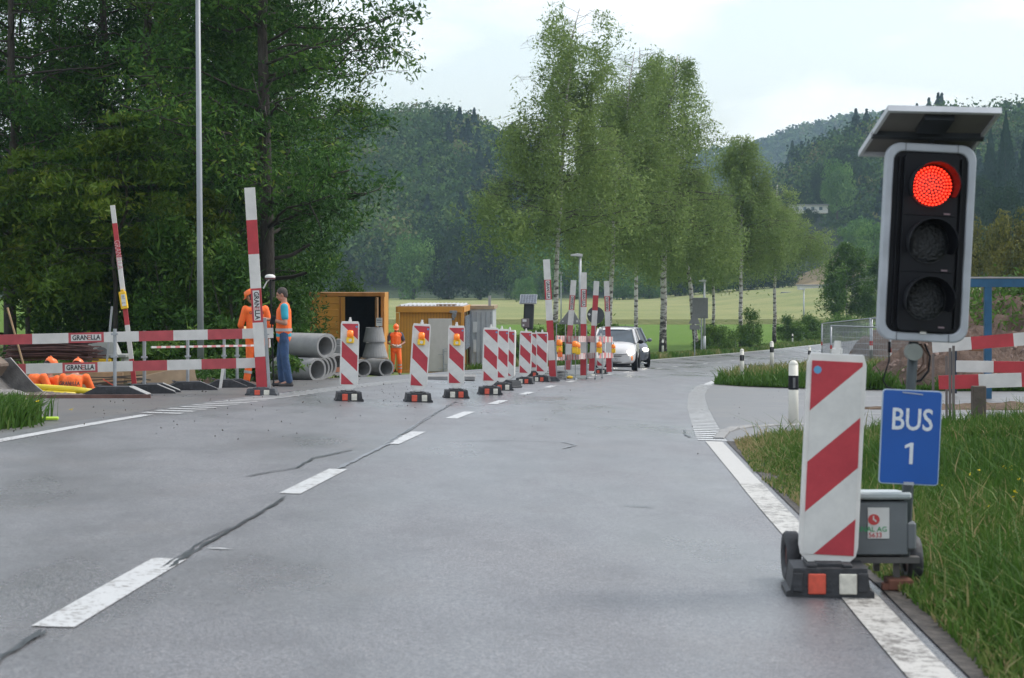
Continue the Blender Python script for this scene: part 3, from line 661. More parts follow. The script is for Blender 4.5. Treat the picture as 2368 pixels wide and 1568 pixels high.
for i, (px, d, H, r0, rch, zl, lean, lab) in enumerate(birches):
    p = on(px, d); r_ = np.random.RandomState(300 + i)
    def prof(z, a, rch=rch, H=H, zl=zl): t = (z - zl) / (H - zl); return rch * float(np.interp(t, [0, .1, .25, .45, .8, .93, 1], [.75, 1, .92, .72, .66, .48, .15] if H > 18.5 else [.9, 1, .95, .80, .42, .24, .08])) * (1 + .2 * math.sin(2 * a + z))
    b, C, T = limb_tree(r_, H, zl, prof, r0, 84, .11, 46, .42, LM_BIRCH, BIRCHB, lean, up=.45, droop=.75, sub=6, trunkwig=.10)
    zt = (C[:, 2] - zl) / (H - zl)
    keep = (C[:, 2] > zl - 1.9) & (vnoise(C * .8, 60 + i) > ((-1.1 + .95 * np.clip(zt, 0, 1)) if H > 18.5 else -1.5 + .9 * np.clip(zt, 0, 1))) & (r_.rand(len(C)) < 1.0 - .72 * np.clip(zt - .25, 0, 1)); C = C[keep]; T = T[keep] + .08 * vnoise(C * .6, 70 + i)
    root = thing('birch_tree', lab, 'birch', p, group='birches along the far side of the road')
    if px == 1592: b.v = [(x - .9 * max(0, 1 - z / 7) * 0 + (.55 * (1 - min(z, 6.5) / 6.5) ** 1.0), y, z) for x, y, z in b.v]
    b.build('trunk', [BIRCHB, TWIG], root, smooth=True)
    link(leaf_mesh('crown', C, .15, LM_BIRCH, r_, T, aspect=.62, droop=.3), 'crown', root)

G2 = 'roadside bushes beyond the bend'
for i, (px, d, rx, h, m_, lab, s_) in enumerate([
    (1655, 140, 1.5, 2.0, LM_BUSH, 'round green bush with brownish left side beside the lamp post', .15),
    (1732, 150, 1.1, 2.7, LM_BUSH, 'tall narrow dark green bush just right of the white birch trunk', .15),
    (1628, 136, 1.0, 1.0, LM_BUSH, 'low pale bush in front of the round bush', .13),
    (1828, 182, 1.4, 2.2, LM_BUSH, 'left part of the hedge right of the wavy birch', .17),
    (1868, 190, 1.6, 2.4, LM_BUSH, 'right part of the hedge behind the far lamp', .17),
    (1950, 205, 2.6, 2.2, LM_BUSH, 'hedge behind the wire fence', .2),
    (1172, 92, 1.2, 1.7, LM_BUSH, 'green bush between the white site cabin and solar light', .12),
    (1245, 96, 1.3, 1.7, LM_BUSH, 'reddish green bush right of the solar light', .12),
    (1300, 98, 1.2, 1.8, LM_BUSH, 'bright bush behind the first upright board', .12),
    (1345, 100, 1.3, 1.6, LM_BUSH, 'dark bush below the triangular sign', .12),
    (1412, 104, 1.2, 2.1, LM_BUSH, 'bush behind the rightmost upright board', .12)]):
    put_bush(px, d, rx, h, lab, m_, 4200, s_, group=G2, seed=400 + i, name='roadside_bush', cat='bush')
# young tree and second one right of the birches
for i, (px, d, H, rch, zl, lab) in enumerate([(1958, 215, 10.5, 3.3, 2.6, 'rounded mid-green tree between the birches and the traffic light'), (2035, 235, 9.5, 2.8, 2.0, 'green tree half hidden behind the traffic light')]):
    p = on(px, d); r_ = np.random.RandomState(500 + i)
    b, C, T = limb_tree(r_, H, zl, lambda z, a: rch * float(np.interp(z / H, [0, .25, .5, .8, 1], [.6, .95, 1, .6, .1])), .12, 44, .1, 30, .42, LM_BUSH, BIRCHB, (0, 0), up=.4, droop=.4, sub=6)
    root = thing('round_tree', lab, 'tree', p); b.build('trunk', BIRCHB, root, smooth=True); link(leaf_mesh('crown', C, .24, LM_BUSH, r_, T - .12), 'crown', root)

# ---- mid-distance woodland trees: each a thing
def far_crown(rng, rx, h, n, size, m, conifer=False, lo=.12):
    if conifer:
        z = rng.uniform(0, 1, n) ** .8; rr = rx * (1 - z) * rng.uniform(.45, 1, n) * (.9 + .12 * np.sin(z * 60)); a = rng.uniform(0, 6.28, n)
        C = np.stack([np.cos(a) * rr, np.sin(a) * rr, h * (lo + (1 - lo) * z)], 1); T = .35 + .5 * rng.rand(n); NR = np.stack([np.cos(a), np.sin(a), .7 + 0 * a], 1); NR /= np.linalg.norm(NR, axis=1)[:, None]
    else:
        nc = 46; u = rng.normal(size=(nc, 3)); u /= np.linalg.norm(u, axis=1)[:, None]; cc = u * np.array([rx, rx, h * (1 - lo) / 2]) * rng.uniform(.5, .88, nc)[:, None]; cc[:, 2] += h * (1 + lo) / 2; cc[:, 2] -= 0
        k_ = rng.randint(0, nc, n); g = rng.normal(size=(n, 3)); g /= np.linalg.norm(g, axis=1)[:, None]; C = cc[k_] + g * rng.uniform(.75, 1, n)[:, None] * rx * .30
        T = .45 + rng.uniform(-.3, .3, nc)[k_] + .12 * rng.normal(size=n); NR = g
    if size == 0: return C, T, NR
    return leaf_mesh('crown', C, size, m, rng, T, aspect=.8, nrm=NR)
prot = {}
def far_tree(px, d, base_z, rx, h, kind, lab, group, seed, lo=.1):
    key = (kind, seed % 3, lo)
    if key not in prot:
        r_ = np.random.RandomState(600 + seed % 3); m_ = {'con': LM_CON, 'yel': LM_YEL, 'dec': LM_MID, 'dark': LM_DARK}[kind]
        t = MB(); t.tube([(0, 0, -.05), (0.01, 0, .5), (0, 0, .9)], [.03, .02, .005], 6)
        prot[key] = (far_crown(r_, .5, 1.0, 7000 if kind != 'con' else 6000, .036, m_, kind == 'con', lo), t)
    me, t = prot[key]; x = (px - CX) / F * d
    root = thing('woodland_tree' if kind != 'con' else 'spruce_tree', lab, 'tree' if kind != 'con' else 'spruce', (x, d, base_z), group=group); root.scale = (2 * rx, 2 * rx, h); root.rotation_euler = (0, 0, seed * 1.3)
    o = link(me, 'crown', root)
    if ('t', key) in prot: link(prot[('t', key)], 'trunk', root)
    else: prot[('t', key)] = t.build('trunk', BARK, root, smooth=True).data
    return root
G3 = 'rounded trees at the foot of the wooded hill'
for i, (px, ytop, wpx, d, kind, lab) in enumerate([
    (955, 545, 130, 520, 'dec', 'pale green round tree above the yellow container, left end of the row'),
    (1035, 512, 150, 525, 'dark', 'dark broad tree with the highest crown above the office container'),
    (1110, 520, 150, 512, 'dark', 'dark broad tree just left of the first birch'),
    (1190, 545, 120, 520, 'dec', 'mid-green tree behind the solar light'),
    (1262, 560, 110, 515, 'dec', 'mid-green tree behind the leftmost tilted board'),
    (1350, 575, 120, 520, 'dec', 'green tree behind the lamp between the boards'),
    (1440, 610, 110, 510, 'dec', 'pale green lower tree between the second and third birch trunks'),
    (1500, 620, 90, 515, 'dec', 'low green tree just left of the thickest birch trunk'),
    (1562, 600, 110, 520, 'dark', 'low dark tree between the thickest and the bent birch trunk'),
    (1660, 605, 120, 515, 'dec', 'green tree behind the square sign back'),
    (1735, 620, 110, 505, 'dark', 'dark tree right of the slender white birch'),
    (1800, 640, 90, 500, 'dark', 'dark tree at the right end of the row by the parking'),
    (1215, 640, 60, 470, 'dec', 'small bright green tree in front of the row near the solar light')]):
    h = (712 - ytop) / F * d; x = (px - CX) / F * d; far_tree(px, d, gz(x, d) - .5, wpx / F * d / 2, h, kind, lab, G3, i, .02)
G4 = 'trees on the right hillside'
for i, (px, ytop, ybase, wpx, d, kind, lab) in enumerate([
    (1935, 365, 500, 85, 560, 'dec', 'pale green round tree on the hillside above the pasture'),
    (1900, 372, 480, 55, 590, 'dark', 'dark narrow tree left of the pale one on the hillside'),
    (1985, 500, 590, 90, 480, 'dec', 'low green tree below the pasture'),
    (2020, 505, 640, 90, 430, 'dec', 'green tree left of the traffic light head'),
    (1965, 330, 470, 90, 640, 'dark', 'dark tree on the crest left of the solar panel'),
    (2260, 500, 690, 110, 150, 'yel', 'yellowing tree directly right of the traffic light head'),
    (2335, 480, 690, 130, 140, 'yel', 'yellowing tree at the right edge above the blue frame'),
    (2325, 258, 480, 95, 420, 'con', 'pointed dark spruce at the top right'),
    (2290, 290, 500, 80, 450, 'con', 'shorter dark spruce beside the pointed one'),
    (2370, 300, 520, 90, 430, 'con', 'dark spruce cut by the right picture edge'),
    (2250, 400, 560, 130, 380, 'dark', 'dark tree behind the upper right of the traffic light'),
    (2330, 420, 600, 120, 330, 'dark', 'dark round tree above the yellowing trees'),
    (1840, 430, 520, 60, 600, 'dark', 'small dark tree beside the white house'),
    (1875, 480, 520, 40, 560, 'dark', 'small dark bush in front of the white house')]):
    far_tree(px, d, EYE - (ybase - HY) / F * d, wpx / F * d / 2, (ybase - ytop) / F * d, kind, lab, G4, i, .04)

# ---- forests on the hills: masses nobody could count
def forest(name, hz_, boxes, n, seed, con=.45, hs=(15, 25), faces=620, fs=1.2):
    rng = np.random.RandomState(seed); protos = []
    for kind in ('dec', 'con'):
        protos.append(far_crown(rng, .5, 1.0, faces, 0, LM_WOOD, kind == 'con', .1))
    x0, x1, y0, y1 = boxes; X = rng.uniform(x0, x1, n); Y = y0 + (y1 - y0) * rng.rand(n) ** 1.15
    out = {0: ([], [], []), 1: ([], [], [])}
    for x, y in zip(X, Y):
        z = float(hz_(np.array([x]), y)[0]); c_ = 1 if rng.rand() < con + .35 * math.sin(x * .05 + 1) else 0; h = rng.uniform(*hs) * (1.02 if c_ else .9); r = h * (.36 if c_ else .48)
        c, t, nr = protos[c_]; a = rng.uniform(0, 6.28); ca, sa = math.cos(a), math.sin(a)
        q = np.stack([(c[:, 0] * ca - c[:, 1] * sa) * 2 * r, (c[:, 0] * sa + c[:, 1] * ca) * 2 * r, c[:, 2] * h], 1) + np.array([x, y, z - .5])
        out[c_][2].append(np.stack([nr[:, 0] * ca - nr[:, 1] * sa, nr[:, 0] * sa + nr[:, 1] * ca, nr[:, 2]], 1)); out[c_][0].append(q); out[c_][1].append(t * .7 + .15 + rng.uniform(-.45, .45)); 
    obs = []
    for c_, nm, m_ in ((0, name, LM_WOOD), (1, 'conifer_' + name, LM_CON)):
        if not out[c_][0]: continue
        C = np.concatenate(out[c_][0]); T = np.concatenate(out[c_][1]); o = link(leaf_mesh(nm, C, fs, m_, rng, T, aspect=.8, nrm=np.concatenate(out[c_][2])), nm); tag(o, kind='stuff'); obs.append(o)
    return obs
forest('forest', hL, (-230, 80, 585, 860), 1700, 7, con=.22)
forest('hillside_wood', hR, (104, 330, 500, 840), 1000, 8, con=.10)
forest('distant_forest', hF, (60, 900, 1420, 2150), 4200, 9, con=-.6, hs=(13, 19), faces=60, fs=3.6)

# ---- grass near the camera
GB = leafmat('grass_blades', [(0, (.035, .08, .014)), (.5, (.07, .15, .025)), (.8, (.16, .20, .06)), (1, (.34, .28, .14))], trans=.3)
def blades(name, X, Y, Z, h, m, rng, T, lean=.6, wd=.0065):
    N = len(X); a = rng.uniform(0, 6.28, N); l = np.abs(rng.normal(size=N)) * lean * h; dx, dy = np.cos(a), np.sin(a); b = rng.uniform(0, 3.14, N); wx, wy = np.cos(b) * wd, np.sin(b) * wd
    V = np.empty((N, 6, 3)); B = np.stack([X, Y, Z], 1); V[:, 0] = B + np.stack([wx, wy, 0 * wx], 1); V[:, 1] = B - np.stack([wx, wy, 0 * wx], 1)
    M_ = B + np.stack([dx * l * .35, dy * l * .35, h * .6], 1); V[:, 2] = M_ - np.stack([wx, wy, 0 * wx], 1) * .8; V[:, 3] = M_ + np.stack([wx, wy, 0 * wx], 1) * .8
    E = B + np.stack([dx * l, dy * l, h * (1 - .1 * rng.rand(N))], 1); V[:, 4] = E - np.stack([wx, wy, 0 * wx], 1) * .15; V[:, 5] = E + np.stack([wx, wy, 0 * wx], 1) * .15
    me = bpy.data.meshes.new(name); me.vertices.add(6 * N); me.vertices.foreach_set('co', V.reshape(-1).astype(np.float32))
    idx = (np.arange(N)[:, None] * 6 + np.array([0, 1, 2, 3, 3, 2, 4, 5])[None]).reshape(-1); me.loops.add(8 * N); me.loops.foreach_set('vertex_index', idx.astype(np.int32))
    me.polygons.add(2 * N); me.polygons.foreach_set('loop_start', np.arange(0, 8 * N, 4, dtype=np.int32)); me.polygons.foreach_set('loop_total', np.full(2 * N, 4, dtype=np.int32))
    at_ = me.attributes.new('tint', 'FLOAT', 'POINT'); at_.data.foreach_set('value', np.repeat(np.clip(T, 0, 1), 6).astype(np.float32)); me.materials.append(m); me.update(calc_edges=True)
    return tag(link(me, name), kind='stuff')
r_ = np.random.RandomState(71)
N = 240000; Y = 5.5 + 18.3 * r_.rand(N) ** 1.0; X = cl(Y) + 3.28 + np.abs(r_.rand(N)) * (1.7 + .22 * Y)
o = off(X, Y); P3 = np.stack([X, Y, 0 * X], 1); nz = vnoise(P3 * 1.6, 5); nz2 = vnoise(P3 * .5, 9)
oe = o - eo(Y); edge = sst(.12, .85, oe + .12 * nz); keep = (r_.rand(N) < .65 + .35 * edge) & (oe > .185 + .07 * nz) & (Y < 21.4 + .42 * np.clip(X - 3.0, 0, 9)) & (nz > -1.0)
h = (.035 + .115 * edge * (1 + .35 * nz) + .05 * sst(5, 7, o)) * np.where(r_.rand(N) < .05, 1.9, 1) * r_.uniform(.6, 1.2, N); T = .42 + .22 * nz2 + .12 * r_.normal(size=N) + .45 * (1 - edge) * (r_.rand(N) < .7) + .45 * (r_.rand(N) < .12) + .35 * np.clip(nz2, 0, 1) * (r_.rand(N) < .5)
blades('grass', X[keep], Y[keep], (rgz(X, Y) + .01)[keep], h[keep], GB, r_, T[keep])
N = 120000; Y = 44 + 36 * r_.rand(N) ** 1.6; X = cl(Y) + eo(Y) + .2 + 12 * r_.rand(N) ** 1.05; s = np.interp(Y, [44.0, 45.6, 47, 50.5, 52], [10.5, 8.0, 6.9, 5.2, 0]); keep = X > s - .3
P3 = np.stack([X, Y, 0 * X], 1); nz = vnoise(P3 * .7, 5); dry = (sst(51, 54, Y) * (nz > -.5)); h = (.10 + .05 * nz * (nz > 0) + .22 * (r_.rand(N) < .07) + .25 * (vnoise(P3 * .5, 21) > 1.0)) * r_.uniform(.6, 1.3, N)
blades('verge_grass', X[keep], Y[keep], vgz(X, Y)[keep] + .02, h[keep], GB, r_, (.35 + .5 * dry + .1 * r_.normal(size=N))[keep], wd=.02)
N = 16000; Y = 74 + 130 * r_.rand(N); X = cl(Y) - 4.0 - 3.4 * r_.rand(N); P3 = np.stack([X, Y, 0 * X], 1)
blades('field_edge_grass', X, Y, ground(X, Y), .3 * r_.uniform(.4, 1.3, N), GB, r_, .65 + .2 * vnoise(P3, 6) + .1 * r_.normal(size=N), wd=.04)
# weedy clump at the left edge
N = 9000; c0 = foot(20, 985); X = c0.x + r_.normal(size=N) * .40 - .45; Y = c0.y + .3 + r_.normal(size=N) * .6; keep = (X < c0.x + .20 - .15 * np.abs(Y - c0.y) + .08 * r_.normal(size=N)) & (off(X, Y) < -3.75)
blades('weed_clump', X[keep], Y[keep], ground(X, Y)[keep], (.26 * np.exp(-((X - c0.x + .3) ** 2) / 1.2) * r_.uniform(.4, 1.3, N))[keep], GB, r_, (.4 + .15 * r_.normal(size=N))[keep], wd=.012)
# yellow flowers
YF = leafmat('flower_petals', [(0, (.75, .55, .02)), (1, (.85, .65, .03))])
def flowers(name, X, Y, Z, n_, size):
    C = np.concatenate([np.stack([X, Y, Z], 1) + r_.normal(size=(len(X), 3)) * size * .45 for _ in range(n_)]); tag(link(leaf_mesh(name, C, size, YF, r_, r_.rand(len(C)), aspect=.9), name), kind='stuff')
N = 26; X = c0.x - .35 + r_.normal(size=N) * .42; Y = c0.y + r_.normal(size=N) * .3; flowers('weed_flowers', X, Y, ground(X, Y) + .12 + .15 * r_.rand(N), 3, .018)
N = 26; Y = r_.uniform(9.5, 15, N); X = cl(Y) + 4.5 + r_.rand(N) * 1.2; flowers('meadow_flowers', X, Y, rgz(X, Y) + .14 + .06 * r_.rand(N), 3, .015)

# ================================================================ ROADWORKS FURNITURE
# reflective beacon panel: slanted red and white bars
def beaconmat(name, mirror):
    m, k = newmat(name); g = k.n.new('ShaderNodeSeparateXYZ'); k.l(k.coord(), g.inputs[0])
    u = k.math('ADD', k.math('MULTIPLY', g.outputs[0], (-4.05 if mirror else 4.05)), .5)
    t = k.math('SUBTRACT', 1.0, g.outputs[2])                     # distance down from the panel top (z=1 in panel space)
    s = k.math('FRACT', k.math('DIVIDE', k.math('ADD', t, k.math('MULTIPLY', u, .228)), .498))
    f = k.math('LESS_THAN', s, .495); z = k.noise(k.coord(), 9, 6, .7); z2 = k.noise(k.coord(), 60, 3, .6)
    w_ = k.ramp(z, [(.3, (.54, .54, .52)), (.7, (.66, .66, .63))]); r_ = k.ramp(z, [(.3, (.36, .025, .04)), (.7, (.47, .04, .055))])
    c = k.mix(f, w_, r_); c = k.mix(k.math('MULTIPLY', k.ramp(z2, [(.68, (0, 0, 0)), (.76, (1, 1, 1))]), .3), c, (.40, .38, .35))
    k.l(c, k.b.inputs['Base Color']); k.b.inputs['Roughness'].default_value = .38; return m
BMAT = {False: beaconmat('beacon_sheeting', False), True: beaconmat('beacon_sheeting_mirrored', True)}
PATR = mat('red_reflector_patch', (.62, .09, .05), .5, var=.15, vscale=30); PATW = mat('white_reflector_patch', (.62, .60, .52), .6, var=.18, vscale=30)
STB = mat('blue_sticker', (.10, .30, .50), .5)
def rubber_base(root, w_=.44, dp=.62, h=.15, patches=(('r', -.07), ('w', .085)), worn=False):
    b = MB(); hw = w_ / 2
    b.prism([(-hw, 0), (hw, 0), (hw, .035), (hw-.02, .045), (hw-.035, h), (-hw+.035, h), (-hw+.02, .045), (-hw, .035)], -dp/2, dp/2)
    for s in (-1, 1):
        b.box((s * (hw - .055), -dp/2 - .006, h * .55), (.05, .014, h * .62), bev=.004)
        b.box((s * (hw * .40), 0, h + .008), (.05, dp * .86, .018), bev=.005)
    b.box((0, 0, h + .006), (.14, .2, .03), bev=.006)
    o = b.build('rubber_base', RUBG if worn else RUBBER, root, bevel=.008)
    for c, x in patches:
        q = MB(); q.box((x, -dp/2 - .006, h * .5), (.085, .012, h * .66), bev=.004); p = q.build('reflector_patch', PATR if c == 'r' else PATW, root)
        p['label'] = 'red reflector patch' if c == 'r' else 'white reflector patch'
def beacon(px, py, d, lab, mirror=True, yaw=0, lean=0, lamp=False, patches=(('r', -.075), ('w', .085)), scale=1.0, dp=.42, w_=.44, oz=.215):
    p = foot(px, py) if d is None else on(px, d)
    root = thing('warning_beacon', lab, 'beacon', p, (0, 0, R(yaw)), 'red and white striped warning beacons'); root.scale = (scale * (.955 if oz > .2 else 1),) * 3
    rubber_base(root, w_=w_, dp=dp, patches=patches)
    P = MB()
    def outline(e): return [(-.055, -.03), (.055, -.03), (.118 + e, .045), (.128 + e, .09), (.128 + e, .985), (.112 + e, 1.02 + e), (-.112 - e, 1.02 + e), (-.128 - e, .985), (-.128 - e, .09), (-.118 - e, .045)]
    P.prism(outline(.016), -.028, .028); P.box((0, 0, -.055), (.075, .045, .08), bev=.006)
    pan = P.build('panel', PLASW, root, bevel=.012); pan.location = (0, 0, oz); pan.rotation_euler = (0, R(lean), 0)
    for sy in (-1, 1):
        s = MB(); s.box((0, sy * .0305, .525), (.247, .005, .95)); f = s.build('striped_sheeting', BMAT[mirror if sy < 0 else not mirror], pan)
    s = MB(); s.cyl((0, 0, 1.03), (0, 0, 1.10), .019, .016, 10); s.box((0, 0, 1.05), (.05, .03, .03), bev=.005); s.build('lamp_socket', PLASW, pan, smooth=False)
    s = MB(); s.prism([(.10 + .018 * math.cos(a * .785), .955 + .018 * math.sin(a * .785)) for a in range(8)] if mirror else [(-.095 + .02 * math.cos(a * .785), .955 + .02 * math.sin(a * .785)) for a in range(8)], -.0345, -.033); s.build('sticker', STB, pan)
    if lamp:
        s = MB(); s.box((0, -.07, .745), (.115, .075, .095), (0, 0, R(8)), bev=.012); s.box((.045, -.07, .79), (.02, .08, .03)); l_ = s.build('warning_lamp', YEL, pan)
        q = MB(); q.cyl((0, -.07, .795), (0, -.07, .885), .052, .050, 16); q.ell((0, -.07, .885), (.050, .050, .018), 16, 6); q.build('amber_lens', ORL, l_, smooth=True)
        q = MB(); q.cyl((0, -.108, .745), (0, -.112, .745), .026, .026, 14); q.build('reflector', PATW, l_)
    return root
NEAR = beacon(1912, 1368, 9.80, 'large nearest beacon in the right foreground standing beside the traffic light', mirror=False, yaw=-3, lean=2.7, dp=.30, w_=.425, oz=.150, patches=(('r', -.065), ('w', .085)))
beacon(806, 928, None, 'beacon with amber lamp, leftmost of the row, in front of the concrete pipes', lean=1.3, yaw=9, lamp=True, patches=(('r', -.075), ('w', .07)))
beacon(966, 930, None, 'beacon with amber lamp leaning to the right in front of the grey cabin door', lean=3.6, yaw=8, lamp=True)
beacon(1054, 921, None, 'beacon with amber lamp in front of the right edge of the cabin door', lean=.6, yaw=6, lamp=True, patches=(('w', -.075), ('r', .07)))
beacon(1132, 913, None, 'beacon without lamp, foremost of the three clustered in front of the white cabin', lean=1.4, yaw=7)
beacon(1158, 903, None, 'beacon half hidden, middle one of the cluster in front of the white cabin', lean=1.0, yaw=12)
beacon(1176, 897, None, 'beacon at the back right of the cluster in front of the white cabin', lean=1.5, yaw=-28, patches=(('r', -.1),))
beacon(1213, 888, None, 'dirty beacon below the solar light, left one of the pair beside the barrier', lean=1.8, yaw=-6, patches=(('w', -.075), ('r', .06)))
beacon(1252, 883, None, 'beacon right of the dirty one, touching the leftmost tilted board', lean=.9, yaw=-8, patches=(('w', -.1), ('r', .03)))
beacon(1238, 874, 54, 'beacon almost hidden between the pair below the solar light', lean=.5, yaw=10)
beacon(1389, 861, 62, 'beacon standing between the two rightmost upright boards in front of the white car', lean=0, yaw=-8, patches=(('r', -.07), ('w', .09)))

# ---- striped boards
def board(root, L_, h, th, first, seg, name='striped_board', labels=(), mats=None, vertical=False, flip=False, axis='x'):
    """striped plank along local x from 0 to L_ (or up z when vertical); labels = indices of the red fields that carry the company plate"""
    mats = mats or [WHITE, RED]; b = MB(); x = 0; i = 0; nxt = first[1]; red = first[0]; spots = []
    while x < L_ - 1e-4:
        e = min(L_, x + nxt); b.mi = 1 if red else 0
        if vertical: b.box((0, 0, (x + e) / 2), (h, th, e - x))
        else: b.box(((x + e) / 2, 0, 0), (e - x, th, h))
        spots.append((x + e) / 2); x = e; red = not red; nxt = seg; i += 1
    o = b.build(name, mats, root)
    for q in labels:
        if vertical: granella(o, (0, -th / 2, spots[q]), (R(90), R(90 if not flip else -90), 0), h * .62)
        else: granella(o, (spots[q], -th / 2, 0), (R(90), 0, 0), h * .62)
    return o
def upright(px, py, d, ptop, lab, first, seg=.55, W=.165, labels=(), H=None, old=False, base=True, yaw=0, flip=False, clamp=True):
    p = foot(px, py) if d is None else on(px, d); Y = p.y
    top = at(ptop[0], ptop[1], Y); v = top - p; L_ = v.length; lean = math.atan2(v.x, v.z)
    root = thing('upright_board', lab, 'barrier post', p, (0, 0, 0), 'tall red and white upright boards')
    holder = board(root, L_ - .06, W, .03, first, seg, labels=labels, vertical=True, mats=[mat('dirty_white_board', (.50, .47, .44), .6, var=.15), REDOLD] if old else None, flip=flip)
    holder.location = (0, 0, .06 if base else 0); holder.rotation_euler = (0, lean, R(yaw) * 0)
    b = MB()
    if clamp: b.box((W / 2 + .03, .03, .62), (.045, .05, 1.18)); b.box((W/2 - .0, .05, .35), (W, .012, .02)); b.box((W/2 - .0, .05, .95), (W, .012, .02)); g = b.build('steel_stake', GALV, root); g.rotation_euler = (0, lean, 0)
    if base: rubber_base(root, .50, .34, .115, (('r', -.055), ('w', .09)), worn=True)
    return root
upright(606, 914, 31.2, (576.5, 434), 'tallest striped board with black company lettering, standing left of the man in jeans', (True, .55), .537, labels=(2,))
p = on(313, 32.6); t = at(260, 475, 32.6); v = t - p
root = thing('leaning_board', 'thin striped board leaning left with a yellow notice box halfway up', 'barrier post', p)
o = board(root, v.length, .075, .03, (True, .55), .56, vertical=True); o.rotation_euler = (0, math.atan2(v.x, v.z), 0)
text('GRANELLA', .13, mat('ghost_lettering', (.55, .3, .3), .7), o, (0, -.017, 2.27), (R(90), R(90), 0), .01, sx=.75)
q = MB(); q.box((.0, -.05, 1.52), (.115, .07, .29), (0, R(-2), 0), bev=.012); q.box((.0, -.05, 1.685), (.05, .05, .03), bev=.006); nb = q.build('notice_box', YEL, o)
q = MB(); q.box((.008, -.088, 1.52), (.068, .004, .19)); q.build('notice', LABELW, nb)
q = MB()
for z, w_ in ((1.595, .035), (1.58, .045), (1.565, .03), (1.545, .045), (1.475, .045)): q.box((.006, -.091, z), (w_, .002, .005))
q.box((-.014, -.091, 1.479), (.012, .002, .005), (0, R(40), 0)); q.box((-.014, -.091, 1.471), (.012, .002, .005), (0, R(-40), 0)); q.build('notice_text', TEXT, nb)
for i, (pb, dd, pt, first, seg, lb, old, lab, bs) in enumerate([
    ((1278, 881), 48.5, (1263, 600), (True, .70), .62, (3,), False, 'leftmost and tallest board of the group behind the last beacons, tilted left', True),
    ((1311, 855), 55.5, (1326, 648), (True, .62), .62, (3,), True, 'faded board behind the group, tilted right in front of the triangular sign', False),
    ((1348, 868), 53, (1349.5, 630), (True, .62), .60, (3,), False, 'board with clear lettering in the middle of the group', False),
    ((1367, 858), 57, (1379, 650), (True, .62), .60, (), False, 'unlettered board in front of the round sign back', False),
    ((1408, 860), 58.5, (1402, 650), (True, .60), .60, (3,), False, 'rightmost board of the group in front of the white car', False)]):
    d = dd; p = on(pb[0], d)
    p.z = EYE - (pb[1] - HY) / F * d if abs((EYE - (pb[1] - HY) / F * d) - p.z) < .35 else p.z
    t = at(pt[0], pt[1], d); v = t - p
    root = thing('upright_board', lab, 'barrier post', p, group='tall red and white upright boards')
    # fields read from the photo: red, white, red, white, lettered red, white top
    H = v.length; n = 6 if i in (0,) else 5
    fs = {0: [.22, .30, .18, .24], 1: [.26, .33, .14, .22], 2: [.30, .28, .17, .16], 3: [.25, .31, .14, .22], 4: [.30, .28, .14, .20]}
    b = MB(); W = .165 if i == 0 else .155
    if i == 0: cuts = [0, .24, .44, .62, .80 - .0, 1]
    cuts = {0: [0, .185, .385, .505, .655, .84, 1.0], 1: [0, .27, .36, .50, .62, .80, 1.0], 2: [0, .215, .50, .595, .725, .86, 1.0], 3: [0, .19, .46, .57, .72, .835, 1.0], 4: [0, .195, .49, .585, .725, .845, 1.0]}[i]
    cuts = {0: [0, .26, .51, .685, .865, 1.0]}.get(i, None) or cuts
    ys = {0: [881, 795 + 2, 772 - 15, 693, 672 - 15, 600]}
    # picture heights of the colour changes, from the bottom: red | white | red | white | red(lettered) | white
    Y_ = {0: [881, 833, 787, 741, 693, 647, 600], 1: [855, 826, 795, 752, 717, 683, 648], 2: [868, 829, 783, 749, 710, 669, 630], 3: [858, 826, 782, 753, 718, 683, 650], 4: [860, 824, 782, 755, 720, 685, 650]}[i]
    z0 = 0
    for j in range(6):
        z1 = (Y_[0] - Y_[j + 1]) / (Y_[0] - Y_[6]) * H; b.mi = 1 if j % 2 == 0 else 0; b.box((0, 0, (z0 + z1) / 2), (W, .03, z1 - z0))
        if j == 4: lz = (z0 + z1) / 2; lh = (z1 - z0) * .92 / 4.6
        z0 = z1
    o = b.build('striped_board', [WHITE, REDOLD if i == 1 else RED], root); o.rotation_euler = (0, math.atan2(v.x, v.z), 0)
    if lb: granella(o, (0, -.015, lz), (R(90), R(-90 if i == 4 else 90), 0), lh)
    q = MB(); q.box((W / 2 + .02, .02, .48), (.03, .03, .95)); q.build('steel_stake', GALV, root).rotation_euler = o.rotation_euler
    if bs:
        rubber_base(root, .34, .3, .09, (), worn=True)

